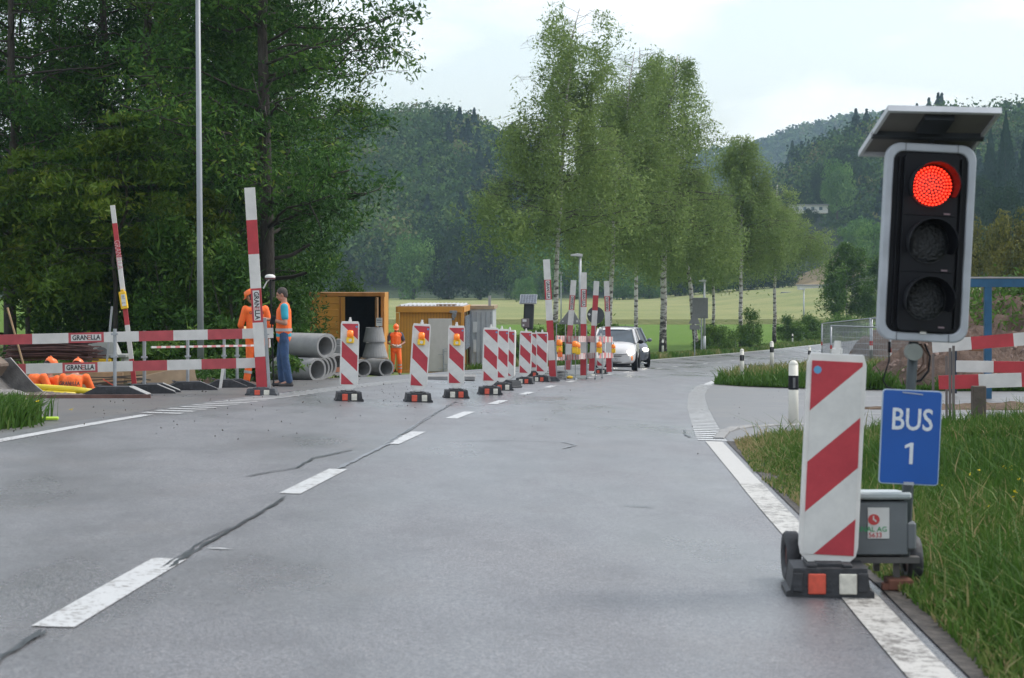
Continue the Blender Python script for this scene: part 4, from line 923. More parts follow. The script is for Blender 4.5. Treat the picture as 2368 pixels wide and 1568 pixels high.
# ---- the left barrier: two planks on posts with rubber feet
def plank(lab, p0, p1, h, first, seg, labels=(), th=.03, group='planks of the left barrier', mats=None, cat='barrier plank'):
    v = p1 - p0; root = thing('barrier_plank', lab, cat, p0, (0, -math.asin(v.z / v.length), math.atan2(v.y, v.x)), group)
    board(root, v.length, h, th, first, seg, labels=labels, mats=mats); return root
s = .545
plank('upper plank of the front left barrier, hooked to the tallest board', at(-62, 787, 31.0), at(632, 770, 31.5), .158, (False, (72.5-18-3.5+11) / 4600 * 31 - .27 + .35), s, ()) if False else None
def hplank(name_lab, x0, x1, yl, yr, dl, dr, h, cuts, lettered):
    p0 = at(x0, yl, dl); p1 = at(x1, yr, dr); v = p1 - p0
    root = thing('barrier_plank', name_lab, 'barrier plank', p0, (0, -math.asin(v.z / v.length), math.atan2(v.y, v.x)), 'planks of the left barrier')
    b = MB(); xs_ = [x0] + cuts + [x1]; red = not (len(cuts) % 2 == 1) if False else None
    for j in range(len(xs_) - 1):
        a = (xs_[j] - x0) / (x1 - x0) * v.length; c = (xs_[j+1] - x0) / (x1 - x0) * v.length; b.mi = 1 - (j % 2) if lettered[0] else (j % 2); b.box(((a + c) / 2, 0, 0), (c - a, .03, h))
        if j == lettered[1]: mid = (a + c) / 2
    o = b.build('striped_board', [WHITE, mat('washed_red_paint', (.42, .07, .08), .6, var=.16, vscale=6)], root)
    granella(o, (mid, -.015, 0), (R(90), 0, 0), h * .64); return root
hplank('upper plank of the front left barrier, tied to the tallest board', -90, 632, 788, 770, 31.0, 31.55, .158, [-9, 72.5, 155.5, 237, 318, 398, 478, 559], (False, 3))
hplank('lower plank of the front left barrier, above the trench', -105, 612, 857.5, 838.5, 31.0, 31.5, .158, [-24, 58, 142, 223, 304, 384, 464, 545], (False, 3))
PINK = mat('pale_red_stripe', (.55, .20, .20), .7, var=.2)
# rear barrier rails seen behind the front planks
def rail(lab, pa, pb, h, per, group, duty=.5):
    v = pb - pa; root = thing('barrier_rail', lab, 'barrier plank', pa, (0, -math.asin(v.z / v.length), math.atan2(v.y, v.x)), group)
    b = MB(); x = 0; i = 0
    while x < v.length: e = min(v.length, x + per * (duty if i % 2 else 1 - duty)); b.mi = i % 2; b.box(((x + e) / 2, 0, 0), (e - x, .025, h)); x = e; i += 1
    b.build('striped_board', [WHITE, PINK], root); return root
G5 = 'thin striped rails of the rear left barrier'
rail('upper thin striped rail running behind the front upper plank', at(350, 803, 34.5), at(586, 799, 36.5), .035, .22, G5)
rail('lower thin striped rail showing just above the front lower plank', at(352, 838, 34.5), at(600, 833.5, 36.5), .03, .22, G5)
def barrier_foot(px, py, d, L_, yaw, lab, posth=.95, wh=3, W=.32, H_=.15):
    p = on(px, d) if d else foot(px, py)
    root = thing('barrier_post', lab, 'barrier foot', p, (0, 0, R(yaw)), 'grey posts on black rubber ramps')
    b = MB(); b.prism([(-L_/2, 0), (L_/2, 0), (L_/2 - .02, .03), (L_/2 - .30, H_), (-L_/2 + .26, H_), (-L_/2 + .02, .03)], -W/2, W/2)
    b.box((-.05, -W/2 - .006, H_ * .5), (.16, .012, H_ * .6)); b.box((-L_*.28, 0, H_ + .008), (.05, W * .8, .016)); b.build('rubber_foot', RUBBER, root, bevel=.012)
    q = MB()
    for j in range(wh):
        c = (-W/2 + .05 + j * .085) if wh > 1 else 0
        q.box((L_/2 - .16, c, H_ * .5 + .02), (.30, .035, .004), (0, math.atan2(H_ - .03, .28), 0))
    if wh: q.build('white_stripe', LABELW, root)
    if posth:
        r_ = MB(); r_.cyl((-.03, 0, H_ - .05), (-.03, 0, posth), .028, .028, 10); r_.box((-.03, -.02, posth - .08), (.1, .05, .03)); r_.box((-.03, -.02, posth - .42), (.1, .05, .03)); r_.build('post', GALV, root)
for a in [(270, 925, 30.2, 1.05, -4, 'foremost black ramp with three white stripes below the lettered planks', 1.02, 3),
          (338, 917, 31.8, .95, 8, 'second black ramp just behind the foremost one', 1.0, 2),
          (362, 914, 32.6, .80, 10, 'third black ramp with bright stripes behind the second', 0, 3),
          (438, 905, 34.2, .95, 14, 'fourth ramp in front of the wooden formwork end', 1.0, 1),
          (522, 897, 36.2, .8, 10, 'ramp near the foot of the lamp pole', 1.0, 0),
          (552, 893, 36.8, .7, 10, 'hindmost ramp left of the tallest board', 1.0, 0)]: barrier_foot(a[0], a[1], a[2], a[3], a[4], a[5], a[6], a[7])
b = MB(); b.box((0, 0, .22), (.05, .02, .46), (0, R(8), 0)); tag(b.build('white_batten', PLASW), 'short white slat leaning in front of the bushes below the lower plank', 'slat').location = on(513, 35.6)

# ---- accordion barrier beyond the beacons: two striped bands on thin rods
G6 = 'short striped planks of the far barrier'
def band(pts, h, lab):
    for j, (a, c) in enumerate(zip(pts[:-1], pts[1:])):
        pa = at(*a); pb = at(*c); v = pb - pa
        root = thing('barrier_plank', lab[j], 'barrier plank', pa, (0, -math.asin(v.z / v.length), math.atan2(v.y, v.x)), G6)
        b = MB(); x = 0; i = 0; r_ = random.Random(j * 7 + int(h * 1000))
        while x < v.length - .005:
            e = min(v.length, x + v.length / 9 * r_.uniform(.6, 1.4)); b.mi = i % 2; b.box(((x + e) / 2, (i % 2) * .006, r_.gauss(0, .004)), (e - x, .02, h)); x = e; i += 1
        b.build('striped_board', [WHITE, PINK], root)
names = ['first', 'second', 'third', 'fourth', 'fifth']
band([(1285, 783, 49.5), (1307, 784, 52), (1338, 784.5, 50.5), (1356, 784, 53), (1378, 785, 52.5), (1416, 785, 57.5)], .16, ['upper far plank, ' + n + ' from the left above the amber lamps' for n in names])
band([(1285, 826, 49.5), (1308, 827, 52), (1338, 824.5, 50.5), (1356, 823, 53), (1378, 822, 52.5), (1417, 822, 57.5)], .15, ['lower far plank, ' + n + ' from the left below the amber lamps' for n in names])
for j, (px, d, lab) in enumerate([(1286, 49.5, 'thin rod at the left end of the far barrier'), (1307, 51, 'thin rod below the first amber lamp'), (1330, 51.5, 'thin rod with round foot, in the middle of the far barrier'), (1356, 52.5, 'thin rod right of the middle board'), (1376, 52.5, 'thin rod left of the small beacon by the white car'), (1392, 54, 'thin rod in front of the small beacon by the white car')]):
    p = on(px, d); b = MB(); b.cyl((0, 0, 0), (0, 0, 1.42), .012, .012, 6); b.cyl((0, 0, 0), (0, 0, .05), .05 if j == 2 else .02, .03, 8); o = b.build('fence_rod', GALV); o.location = p; tag(o, lab, 'rod', 'thin rods of the far barrier')
def lamp_small(px, py, d, lab, red=False, sc=1.0):
    p = at(px, py, d); root = thing('warning_lamp', lab, 'warning lamp', p, group='amber warning lamps on the far barrier'); root.scale = (sc,) * 3
    b = MB(); b.box((0, 0, -.06), (.15, .09, .16), bev=.015); b.build('battery_case', YEL if not red else mat('orange_plastic', (.85, .16, .03), .4), root)
    b = MB(); b.cyl((0, 0, .03), (0, 0, .14), .075, .07, 14); b.ell((0, 0, .14), (.07, .07, .03), 14, 6); b.build('amber_lens', ORL, root, smooth=True)
    b = MB(); b.box((0, .05, .02), (.03, .03, .42)); b.build('bracket', GALV, root)
lamp_small(1293, 801, 49, 'amber lamp hanging leftmost on the far barrier, upper of two'); lamp_small(1294, 815, 49, 'orange lamp directly below the leftmost amber lamp', True, .8)
lamp_small(1329, 804, 50, 'amber lamp left one of the pair beside the middle board'); lamp_small(1335, 807, 50.3, 'amber lamp right one of the pair beside the middle board')
lamp_small(1385, 805, 53, 'amber lamp in front of the white car bonnet'); lamp_small(1418, 807, 57, 'smallest amber lamp at the right end of the far barrier', False, .8)
b = MB()
for i in range(5): b.box((.02 * (i % 2), .01 * i, .03 + i * .045), (.32 - .03 * (i % 3), .3, .03), (0, R(4 * (-1) ** i), R(8 * i)))
o = b.build('slab_stack', CONC); o.location = on(1293, 51.5); tag(o, 'small leaning stack of grey slabs beside the leftmost tilted board', 'slabs')
b = MB(); b.ell((0, 0, .04), (.09, .09, .045), 12, 6); o = b.build('lamp_cap', YEL, smooth=True); o.location = on(1317, 52.5); tag(o, 'yellow cap lying on the road under the far barrier', 'lamp cap')

# ================================================================ TRAFFIC LIGHT, BUS SIGN AND TRAILER (right foreground)
D0 = 9.95; base = on(2075, D0)
ALU = mat('aluminium_frame', (.40, .43, .47), .5, .25, var=.08, vscale=10)
root = thing('traffic_light', 'portable traffic light showing red under a tilted solar panel in the right foreground', 'traffic light', base)
def loc(px, py, d=D0): return at(px, py, d) - base
def J(*p): return [loc(*q) for q in p]
b = MB(); b.tube([loc(2112, 790), loc(2105, 905), loc(2097, 1130), loc(2090, 1285)], .026, 10); b.build('pole', mat('dark_pole', (.07, .085, .09), .5, .4, var=.2), root, smooth=True)
hd = thing('signal_head', None, None, loc(2140.5, 562.5, D0 - .02), (0, R(2.9), 0)); hd.parent = root; bpy.data.objects.remove(hd)
LEAN = R(2.9); Mh = Matrix.Rotation(LEAN, 4, 'Y'); hc = loc(2140.5, 561.5, D0 - .02); MH = Matrix.Translation(hc) @ Mh
def H_(mb, name, mats, parent=None, **kw): o = mb.build(name, mats, parent or root, **kw); (setattr(o, 'matrix_local', MH) if parent is None else None); return o
W0, H0 = .452, .985
b = MB(); out = rrect(W0, H0, .075, 6); inn = rrect(W0 - .082, H0 - .085, .05, 6); n = len(out)
vs = [(x, -.03, z) for x, z in out] + [(x, -.03, z) for x, z in inn] + [(x, .03, z) for x, z in out] + [(x, .03, z) for x, z in inn]
fs = []
for i in range(n): j = (i + 1) % n; fs += [(i, j, n+j, n+i), (2*n+i, 2*n+j, 3*n+j, 3*n+i), (i, j, 2*n+j, 2*n+i), (n+i, n+j, 3*n+j, 3*n+i)]
b.add(vs, fs); H_(b, 'backboard_frame', ALU, bevel=.008)
b = MB(); b.prism(rrect(W0 - .080, H0 - .083, .05, 6), -.012, .01); bp_ = H_(b, 'backboard', BLACKP)
b = MB(); b.prism(rrect(.27, H0 - .10, .03, 4), -.05, .20); b.box((-.155, -.02, 0), (.008, .03, H0 - .14)); b.box((.155, -.02, 0), (.008, .03, H0 - .14))
for z in (.135, -.145): b.box((0, -.051, z), (.262, .006, .006))
body = H_(b, 'housing', BLACKP, bevel=.008)
LENS = mat('unlit_lens', (.008, .010, .013), .3, var=.5, vscale=45, bump=.6, bscale=70); LED = mat('red_led', (.9, .03, .02), .3, emit=(1, .035, .012), estr=2.6); LEDB = mat('red_lens_body', (.10, .006, .006), .4, emit=(1, .02, .01), estr=.02)
for i, z in enumerate((.280, 0.0, -.283)):
    lm = MB(); lm.cyl((0, -.05, z), (0, -.058, z), .104, .104, 32); lm.ell((0, -.058, z), (.100, .018, .100), 24, 10)
    l_ = H_(lm, 'red_lens' if i == 0 else 'dark_lens', LEDB if i == 0 else LENS, smooth=False)
    if i == 0:
        q = MB(); rr = .0135
        for ring in range(7):
            nn = max(1, round(2 * math.pi * ring * .0155 / .0172))
            for c in range(nn):
                x = ring * .0155 * math.cos(2 * math.pi * c / nn + ring * .4); zz = ring * .0155 * math.sin(2 * math.pi * c / nn + ring * .4)
                if True: q.cyl((x, -.070, z + zz), (x, -.080, z + zz), .0056, .0050, 6)
        le = q.build('led', LED, l_); le['kind'] = 'stuff'
    v = MB(); n = 22; rows = []
    for yy, rr in ((-.05, .112), (-.20, .122), (-.20, .115), (-.05, .106)):
        rows.append([(rr * math.cos(t), yy * (1 if True else 0) * (1 - .45 * max(0, -math.sin(t)) if yy < -.1 else 1), z + rr * math.sin(t)) for t in [R(-28 + 236 * k_ / (n - 1)) for k_ in range(n)]])
    v.grid(rows); H_(v, 'visor', BLACKP, smooth=False)
    s = MB(); s.box((.085, -.056, z - .135), (.03, .006, .008)); H_(s, 'catch', mat('pink_catch', (.22, .16, .18), .5))
s = MB(); s.box((0, -.035, -H0/2 + .055), (.03, .01, .035)); H_(s, 'clip', PLASW)
for sx_ in (-1, 1):
    for sz_ in (-1, 1): s = MB(); s.box((sx_ * .13, -.0325, sz_ * (H0/2 - .021)), (.0022, .003, .04)); H_(s, 'frame_joint', DARKM)
# solar panel, seen from below
c1, c2 = loc(2053, 256, 9.72), loc(2316, 262, 9.66); c3 = loc(1984, 362, 10.12); c4 = c2 + (c3 - c1)
nrm = (c2 - c1).cross(c3 - c1).normalized(); nrm = nrm if nrm.z > 0 else -nrm
def slab(mb, a, b_, c, d, t, off_=0):
    o_ = nrm * off_; mb.add([a+o_, b_+o_, c+o_, d+o_, a+o_+nrm*t, b_+o_+nrm*t, c+o_+nrm*t, d+o_+nrm*t], [(0,1,2,3),(7,6,5,4),(0,4,5,1),(1,5,6,2),(2,6,7,3),(3,7,4,0)])
b = MB(); ex, ey = (c2 - c1), (c3 - c1); un = lambda u, v: c1 + ex * u + ey * v
for (u0, v0, u1, v1) in ((0, 0, 1, .045), (0, .955, 1, 1), (0, .045, .03, .955), (.97, .045, 1, .955)): slab(b, un(u0, v0), un(u1, v0), un(u1, v1), un(u0, v1), .032)
sp = b.build('solar_panel', mat('panel_frame', (.50, .52, .54), .45, .3), root)
b = MB(); slab(b, un(.028, .043), un(.972, .043), un(.972, .957), un(.028, .957), .008, .018); b.build('backsheet', mat('panel_backsheet', (.13, .125, .115), .6, var=.15), sp)
b = MB(); slab(b, un(.02, .03), un(.98, .03), un(.98, .97), un(.02, .97), .003, .0325); b.build('cells', mat('solar_cells', (.012, .02, .06), .12), sp)
b = MB(); slab(b, un(.36, .12), un(.62, .12), un(.62, .42), un(.36, .42), .03, -.014)
slab(b, un(0.0, .5), un(1, .5), un(1, .56), un(0, .56), .03, -.012); slab(b, un(.4, .78), un(.75, .78), un(.75, .84), un(.4, .84), .03, -.012); b.build('mounting_rail', DARKM, sp)
b = MB(); b.tube([loc(2150, 335, 10.0), loc(2148, 315, 10.0), un(.55, .6)], .018, 8); b.build('panel_bracket', DARKM, root)
# cables and round junction below the head
b = MB(); p = loc(2112, 814, 9.9); b.cyl(p + Vector((0, -.02, 0)), p + Vector((0, .04, 0)), .042, .042, 20); b.build('junction_box', mat('junction_grey', (.20, .22, .20), .5), root, smooth=False)
b = MB(); b.tube(J((2124, 795), (2134, 815), (2134, 840), (2122, 858), (2108, 862)), .005, 6); b.tube(J((2128, 795), (2144, 820), (2143, 850), (2120, 868)), .005, 6); b.build('cable', mat('brown_cable', (.10, .05, .03), .5), root, smooth=True)
b = MB(); b.tube(J((2137, 795), (2150, 825), (2146, 858), (2128, 880), (2106, 884)), .006, 6); b.tube(J((2056, 792), (2055, 835), (2046, 862), (2041, 880), (2050, 895), (2075, 902)), .004, 6); b.cyl(loc(2056, 790), loc(2056, 815), .008, .008, 8); b.build('cable', BLACKP, root, smooth=True)
# bus sign
ss = .2985 * 1.0; sc_ = loc(2104, 1011, 9.72); root2 = root
MS = Matrix.Translation(sc_) @ Matrix.Rotation(R(2.7), 4, 'Y')
BLUE = mat('traffic_blue', (.008, .085, .36), .35, var=.06, vscale=4)
bs = thing('bus_sign', 'blue plate lettered BUS 1 hanging below the traffic light', 'sign', base + sc_, (0, R(2.7), 0))
b = MB(); b.prism(rrect(.292, .462, .018, 4), -.006, .004); b.build('sign_rim', mat('pale_blue_rim', (.42, .52, .62), .4), bs)
b = MB(); b.prism(rrect(.282, .452, .014, 4), -.010, -.0058); bl = b.build('sign_face', BLUE, bs)
SW = mat('sign_white', (.62, .66, .70), .4); text('BUS', .150, SW, bl, (.003, -.011, .082), (R(90), 0, 0), .012, sx=.80); q = MB(); q.prism([(.004, -.052), (.021, -.052), (.021, .052), (.007, .052), (-.020, .038), (-.020, .024), (.004, .033)], -.0125, -.0102); q.v = [(x - .006, y, z - .078) for x, y, z in q.v]; q.build('lettering', SW, bl)
b = MB(); b.box((.0, -.012, .215), (.10, .004, .005), (0, R(4), 0)); b.box((.0, -.004, -.225), (.05, .03, .014)); b.build('clamp', ALU, bs)
# trailer with battery box
TG = mat('trailer_grey', (.15, .165, .175), .5, .2, var=.12, vscale=6)
tr = thing('signal_trailer', 'small grey trailer with battery box, two wheels and a wooden block under its leg', 'trailer', on(2000, 10.0))
tb = Vector(tr.location); T_ = lambda px, py, d=10.0: at(px, py, d) - tb
a = T_(1905, 1150, 9.98); c = T_(2094, 1283, 9.98)
b = MB(); b.box(((a.x + c.x) / 2 , .10, (a.z + c.z) / 2 - .005), (c.x - a.x, .36, a.z - c.z - .02), bev=.008); bx = b.build('battery_box', TG, tr)
b = MB(); b.box(((a.x + c.x) / 2 + .0, .10, a.z + .002), (c.x - a.x + .03, .40, .035), (R(-4), 0, 0), bev=.01); b.build('lid', mat('trailer_lid', (.42, .47, .48), .4, .1), bx)
b = MB(); f = T_(2025, 1205.5, 9.98); b.box((f.x, -.088, f.z), (.107, .003, .154)); lb = b.build('label_plate', LABELW, bx)
b = MB(); f = T_(2014, 1197.5, 9.98); b.prism([(f.x + .029 * math.cos(t * .314), f.z + .027 * math.sin(t * .314)) for t in range(20)], -.0925, -.0898); b.build('logo', LRED, lb)
b = MB(); b.box((f.x - .002, -.0932, f.z + .008), (.006, .002, .022)); b.box((f.x + .006, -.0932, f.z - .004), (.016, .002, .008), (0, R(40), 0)); b.box((f.x + .006, -.0925, f.z - .033), (.008, .002, .008)); b.build('logo', LABELW, lb)
f = T_(2050, 1220, 9.98); text('SIGNAL AG', .036, mat('lettering_green', (.03, .30, .10), .5), lb, (f.x - .012, -.0915, f.z), (R(90), 0, 0), .01, mode='RIGHT')
f = T_(2033, 1233.5, 9.98); text('5633', .034, LRED, lb, (f.x, -.0915, f.z), (R(90), 0, 0), .01, mode='RIGHT')
b = MB(); b.box((T_(2093, 1203).x, -.03, T_(0, 1203).z), (.042, .05, .36), (0, R(2.9), 0)); b.box((T_(2100, 1235).x, .02, T_(0, 1235).z), (.05, .2, .14), bev=.01); b.build('upright', TG, tr)
b = MB(); b.box((T_(2000, 1291).x, .1, T_(0, 1291).z), (.52, .34, .03)); b.box((T_(2072, 1315).x, .0, T_(0, 1315).z), (.030, .03, .13)); b.box((T_(2030, 1315).x, .05, T_(0, 1300).z), (.03, .03, .10)); b.build('chassis', mat('chassis_steel', (.12, .115, .11), .6, .3), tr)
g0 = gz(T_(1850, 1300).x + tb.x, 10.05) - tb.z
for px, y_ in ((1838, .25), (2109, .12)):
    q = MB(); x = T_(px, 1260, 10.1).x; r_ = .128 if px < 2000 else .125
    prof_ = [(-.036, r_ - .03), (-.038, r_ - .012), (-.025, r_), (.025, r_), (.038, r_ - .012), (.036, r_ - .03), (.03, r_ * .5), (-.03, r_ * .5)]
    n = 28; q.grid([[(x + a_, y_ + rr * math.cos(2*math.pi*j/n), g0 + r_ + rr * math.sin(2*math.pi*j/n)) for j in range(n)] for a_, rr in prof_ + prof_[:1]], close=True)
    wh = q.build('wheel', RUBBER, tr, smooth=True); q = MB(); q.cyl((x - .02, y_, g0 + r_), (x + .02, y_, g0 + r_), r_ * .52, r_ * .52, 16); q.build('rim', mat('wheel_rim', (.10, .02, .015), .5), wh)
b = MB(); b.box((T_(2075, 1352).x, -.02, T_(0, 1356).z + .02), (.125, .14, .055), bev=.006); b.box((T_(2040, 1362).x, -.06, g0 + .02), (.03, .05, .03)); b.build('wooden_block', mat('red_brown_wood', (.17, .07, .045), .8, var=.25), tr)

# ================================================================ OTHER STREET FURNITURE
# far solar traffic light seen from behind
d = 56; p = on(1220, d); rt = thing('traffic_light', 'dark traffic light seen from behind with light grey solar panel, beyond the beacons', 'traffic light', p)
q_ = lambda px, py, dd=d: at(px, py, dd) - p
b = MB(); c = q_(1222, 732); b.box(c, (.29, .22, .74), (0, R(2.5), 0), bev=.03); b.build('housing', mat('far_black', (.03, .037, .04), .5), rt)
b = MB(); b.tube([q_(1216, 770), q_(1218, 745), q_(1220, 700)], .035, 8); b.tube([q_(1216, 770), (0, 0, 0)], .035, 8); b.build('pole', GALV, rt, smooth=True)
b = MB(); c = q_(1214, 747, d - .18); b.box(c, (.22, .1, .25), bev=.01); bb = b.build('control_box', mat('brown_grey_box', (.16, .13, .13), .6), rt)
b = MB(); b.box(c + Vector((-.02, -.052, .07)), (.11, .004, .07)); b.box(c + Vector((-.05, -.052, -.06)), (.05, .004, .05)); b.build('label_plate', LABELW, bb)
b = MB(); c = q_(1221.5, 692, d - .1); b.box(c, (.48, .40, .03), (R(38), 0, R(-6)), bev=.005); b.box(c, (.48, .40, .03), (R(38), 0, R(-6))); sp2 = b.build('solar_panel', mat('panel_frame', (.5, .5, .5)), rt)
b = MB(); Mx = Euler((R(38), 0, R(-6))).to_matrix()
for i in range(6):
    for j in range(4): b.box(c + Mx @ Vector((-.19 + i * .076, -.14 + j * .094, .017)), (.070, .088, .004), (R(38), 0, R(-6)))
b.build('cells', mat('far_cells', (.16, .18, .21), .25), sp2)
# street lamps
def street_lamp(px, d, ytop, lab, r0=.05, headl=.55, headdir=-1, z=None, hw=.14, py=None):
    p = on(px, d)
    if z is not None: p.z = z
    H = EYE - (ytop - HY) / F * d - p.z; rt = thing('street_lamp', lab, 'street lamp', p, group='grey street lamps')
    b = MB(); b.cyl((0, 0, -.1), (0, 0, H * .25), r0 * 1.25, r0 * 1.2, 10); b.cyl((0, 0, H * .25), (0, 0, H), r0, r0 * .8, 10); b.build('pole', mat('lamp_pole_pale', (.42, .44, .45), .5, .3), rt, smooth=True)
    if headl: b = MB(); b.prism([(0.1 * -headdir, H), (headdir * headl, H + .03), (headdir * headl, H + .10), (headdir * headl * .3, H + .15), (.1 * -headdir, H + .12)], -hw, hw); b.build('lamp_head', mat('lamp_head', (.52, .53, .53), .5), rt, bevel=.02)
    return rt
p = on(464.5, 42.6); rt = thing('street_lamp', 'tall grey lamp pole rising out of the picture in front of the left wood', 'street lamp', p); tp = at(457, -60, 42.6) - p
b = MB(); b.tube([(0, 0, -.2), tp * .3, tp * .98], [.075, .066, .050], 14); b.tube([tp * .98, tp + Vector((.05, -.3, .5)), tp + Vector((.1, -1.0, .62))], [.055, .05, .04], 10); b.build('pole', POLEG, rt, smooth=True)
b = MB(); c = tp + Vector((.12, -1.35, .62)); b.box(c, (.26, .7, .12), bev=.03); b.build('lamp_head', mat('lamp_head', (.5, .5, .5)), rt)
street_lamp(1341, 88, 594, 'white lamp with long flat head rising between the far boards', .07, .42, -1, hw=.16)
street_lamp(1297, 120, 634, 'thin lamp with small oval head right of the first birch trunk', .045, .26, -1, hw=.12)
street_lamp(1628, 133, 652, 'lamp with flat head beside the square sign back', .08, .36, -1, hw=.16)
street_lamp(1858, 190, 671, 'far lamp standing out of the hedge by the parking', .08, .6, -1, hw=.2)
SIGNB = mat('sign_back_grey', (.19, .19, .19), .6, .2, var=.08)
# sign backs
p = on(1318, 82); rt = thing('triangular_sign', 'back of a grey triangular sign behind the faded board', 'sign', p); q_ = lambda px, py, dd=82: at(px, py, dd) - p
b = MB(); A, B_, C_ = q_(1321, 709), q_(1290, 750), q_(1344, 750); b.prism([(A.x, A.z), (B_.x, B_.z), (C_.x, C_.z)], -.02, .02); sf = b.build('sign_back', SIGNB, rt, bevel=.02)
b = MB(); b.box(q_(1301, 743) + Vector((0, -.03, 0)), (.06, .01, .04)); b.box(q_(1334, 743) + Vector((0, -.03, 0)), (.08, .01, .08)); b.build('sticker', LABELW, sf); b = MB(); b.cyl((0, .05, 0), (A.x, .05, A.z), .03, .03, 8); b.build('post', GALV, rt)
p = on(1377, 82); rt = thing('round_sign', 'back of a dark round sign right of the middle board', 'sign', p); q_ = lambda px, py, dd=82: at(px, py, dd) - p; c = q_(1377, 729)
b = MB(); b.cyl(c + Vector((0, -.015, 0)), c + Vector((0, .015, 0)), .355, .355, 32); sf = b.build('sign_back', mat('dark_sign_back', (.055, .062, .065), .6), rt)
b = MB(); c2_ = q_(1362, 727); b.box(c2_ + Vector((0, -.03, 0)), (.09, .01, .09), (0, R(45), 0)); b.build('sticker', LABELW, sf); b = MB(); b.cyl((0, .04, 0), c + Vector((0, .04, .1)), .03, .03, 8); b.build('post', GALV, rt)
p = on(1618, 131.5); rt = thing('square_sign', 'back of a tall rectangular sign board left of its lamp post', 'sign', p); q_ = lambda px, py, dd=131.5: at(px, py, dd) - p
b = MB(); c = q_(1618.5, 712.5); b.box(c, (36 / F * 131.5, .06, 48 / F * 131.5), bev=.01); b.box(c + Vector((0, -.04, .62)), (36 / F * 131.5, .05, .06)); b.box(c + Vector((0, -.04, -.62)), (36 / F * 131.5, .05, .05)); b.build('sign_back', SIGNB, rt)
b = MB(); b.cyl((.1, .05, 0), (.1, .05, c.z), .05, .05, 8); b.build('post', GALV, rt)
p = on(1606, 121); rt = thing('triangular_sign', 'back of a small triangular sign on a thin post right of the bent birch', 'sign', p); q_ = lambda px, py, dd=121: at(px, py, dd) - p
b = MB(); A, B_, C_ = q_(1606, 719), q_(1592, 748), q_(1619, 751); b.prism([(A.x, A.z), (B_.x, B_.z), (C_.x, C_.z)], -.02, .02); b.build('sign_back', SIGNB, rt)
b = MB(); b.box(q_(1606, 757), (.62, .03, .28)); b.build('supplementary_plate', SIGNB, rt); b = MB(); b.cyl((0, .05, 0), (0, .05, A.z - .2), .03, .03, 8); b.build('post', GALV, rt)
# reflector posts along the road
def delineator(px, d, lab, H=1.0, py=None, sc=1.0):
    p = on(px, d)
    if py: p.z = EYE - (py - HY) / F * d
    rt = thing('marker_post', lab, 'marker post', p, group='white roadside marker posts with black band'); rt.scale = (sc,) * 3
    b = MB(); b.cyl((0, 0, -.1), (0, 0, H - .065), .068, .062, 18); b.ell((0, 0, H - .065), (.062, .062, .062), 18, 8); b.build('post', mat('post_plastic', (.60, .59, .52), .5, var=.05), rt, smooth=True)
    b = MB(); b.cyl((0, 0, H * .62), (0, 0, H * .80), .0665, .0655, 18, cap=False); bd = b.build('black_band', BLACKP, rt, smooth=True)
    b = MB(); b.box((0, -.066, H * .71), (.032, .008, H * .13)); b.build('reflector', mat('reflector_grey', (.20, .20, .21), .2, .4), bd)
delineator(1834, 25.6, 'nearest marker post, just left of the large near beacon', 1.0, py=1012)
delineator(1715, 53.5, 'marker post with white reflector at the tip of the grass verge', 1.0, py=880, sc=.86)
delineator(1784, 66, 'second marker post behind the verge tip', 1.0, py=858, sc=1)
delineator(1871, 90, 'third marker post on the verge near the wire fence', 1.0)
delineator(1532, 124.5, 'marker post in front of the thickest birch trunk', 1.0, py=822)
delineator(1700, 150, 'marker post left of the slender white birch', 1.0, py=808)
delineator(1832, 176, 'farthest marker post at the hedge', 1.0)

# ================================================================ PEOPLE
SKIN = mat('skin', (.42, .22, .15), .55, var=.08, vscale=20); SKIND = mat('tanned_skin', (.30, .15, .10), .55, var=.08, vscale=20)
HAIR = mat('grey_brown_hair', (.06, .05, .045), .8, var=.4, vscale=60, bump=.6, bscale=90); JEANS = mat('denim', (.035, .075, .16), .85, var=.35, vscale=9, bump=.7, bscale=16)
TEAL = mat('turquoise_shirt', (.03, .32, .42), .8, var=.12, bump=.4, bscale=14); SILVER = mat('reflective_tape', (.42, .43, .42), .4, .2); SHOE = mat('shoe_dark', (.06, .055, .055), .7); HELM = mat('orange_helmet', (.90, .17, .03), .35, var=.05)
GREYSH = mat('dark_grey_shirt', (.08, .085, .11), .85, var=.2); GLOVE = mat('work_glove', (.42, .40, .38), .8, var=.2, vscale=25); BOOT = mat('work_boot', (.035, .03, .028), .7)
def V(*a): return Vector(a)
def voxel(mb, name, m, parent, vox=.012, sm=6):
    o = mb.build(name, m, parent, smooth=True); r = o.modifiers.new('remesh', 'REMESH'); r.mode = 'VOXEL'; r.voxel_size = vox; r.use_smooth_shade = True
    s = o.modifiers.new('smooth', 'SMOOTH'); s.iterations = sm; s.factor = .5; return o
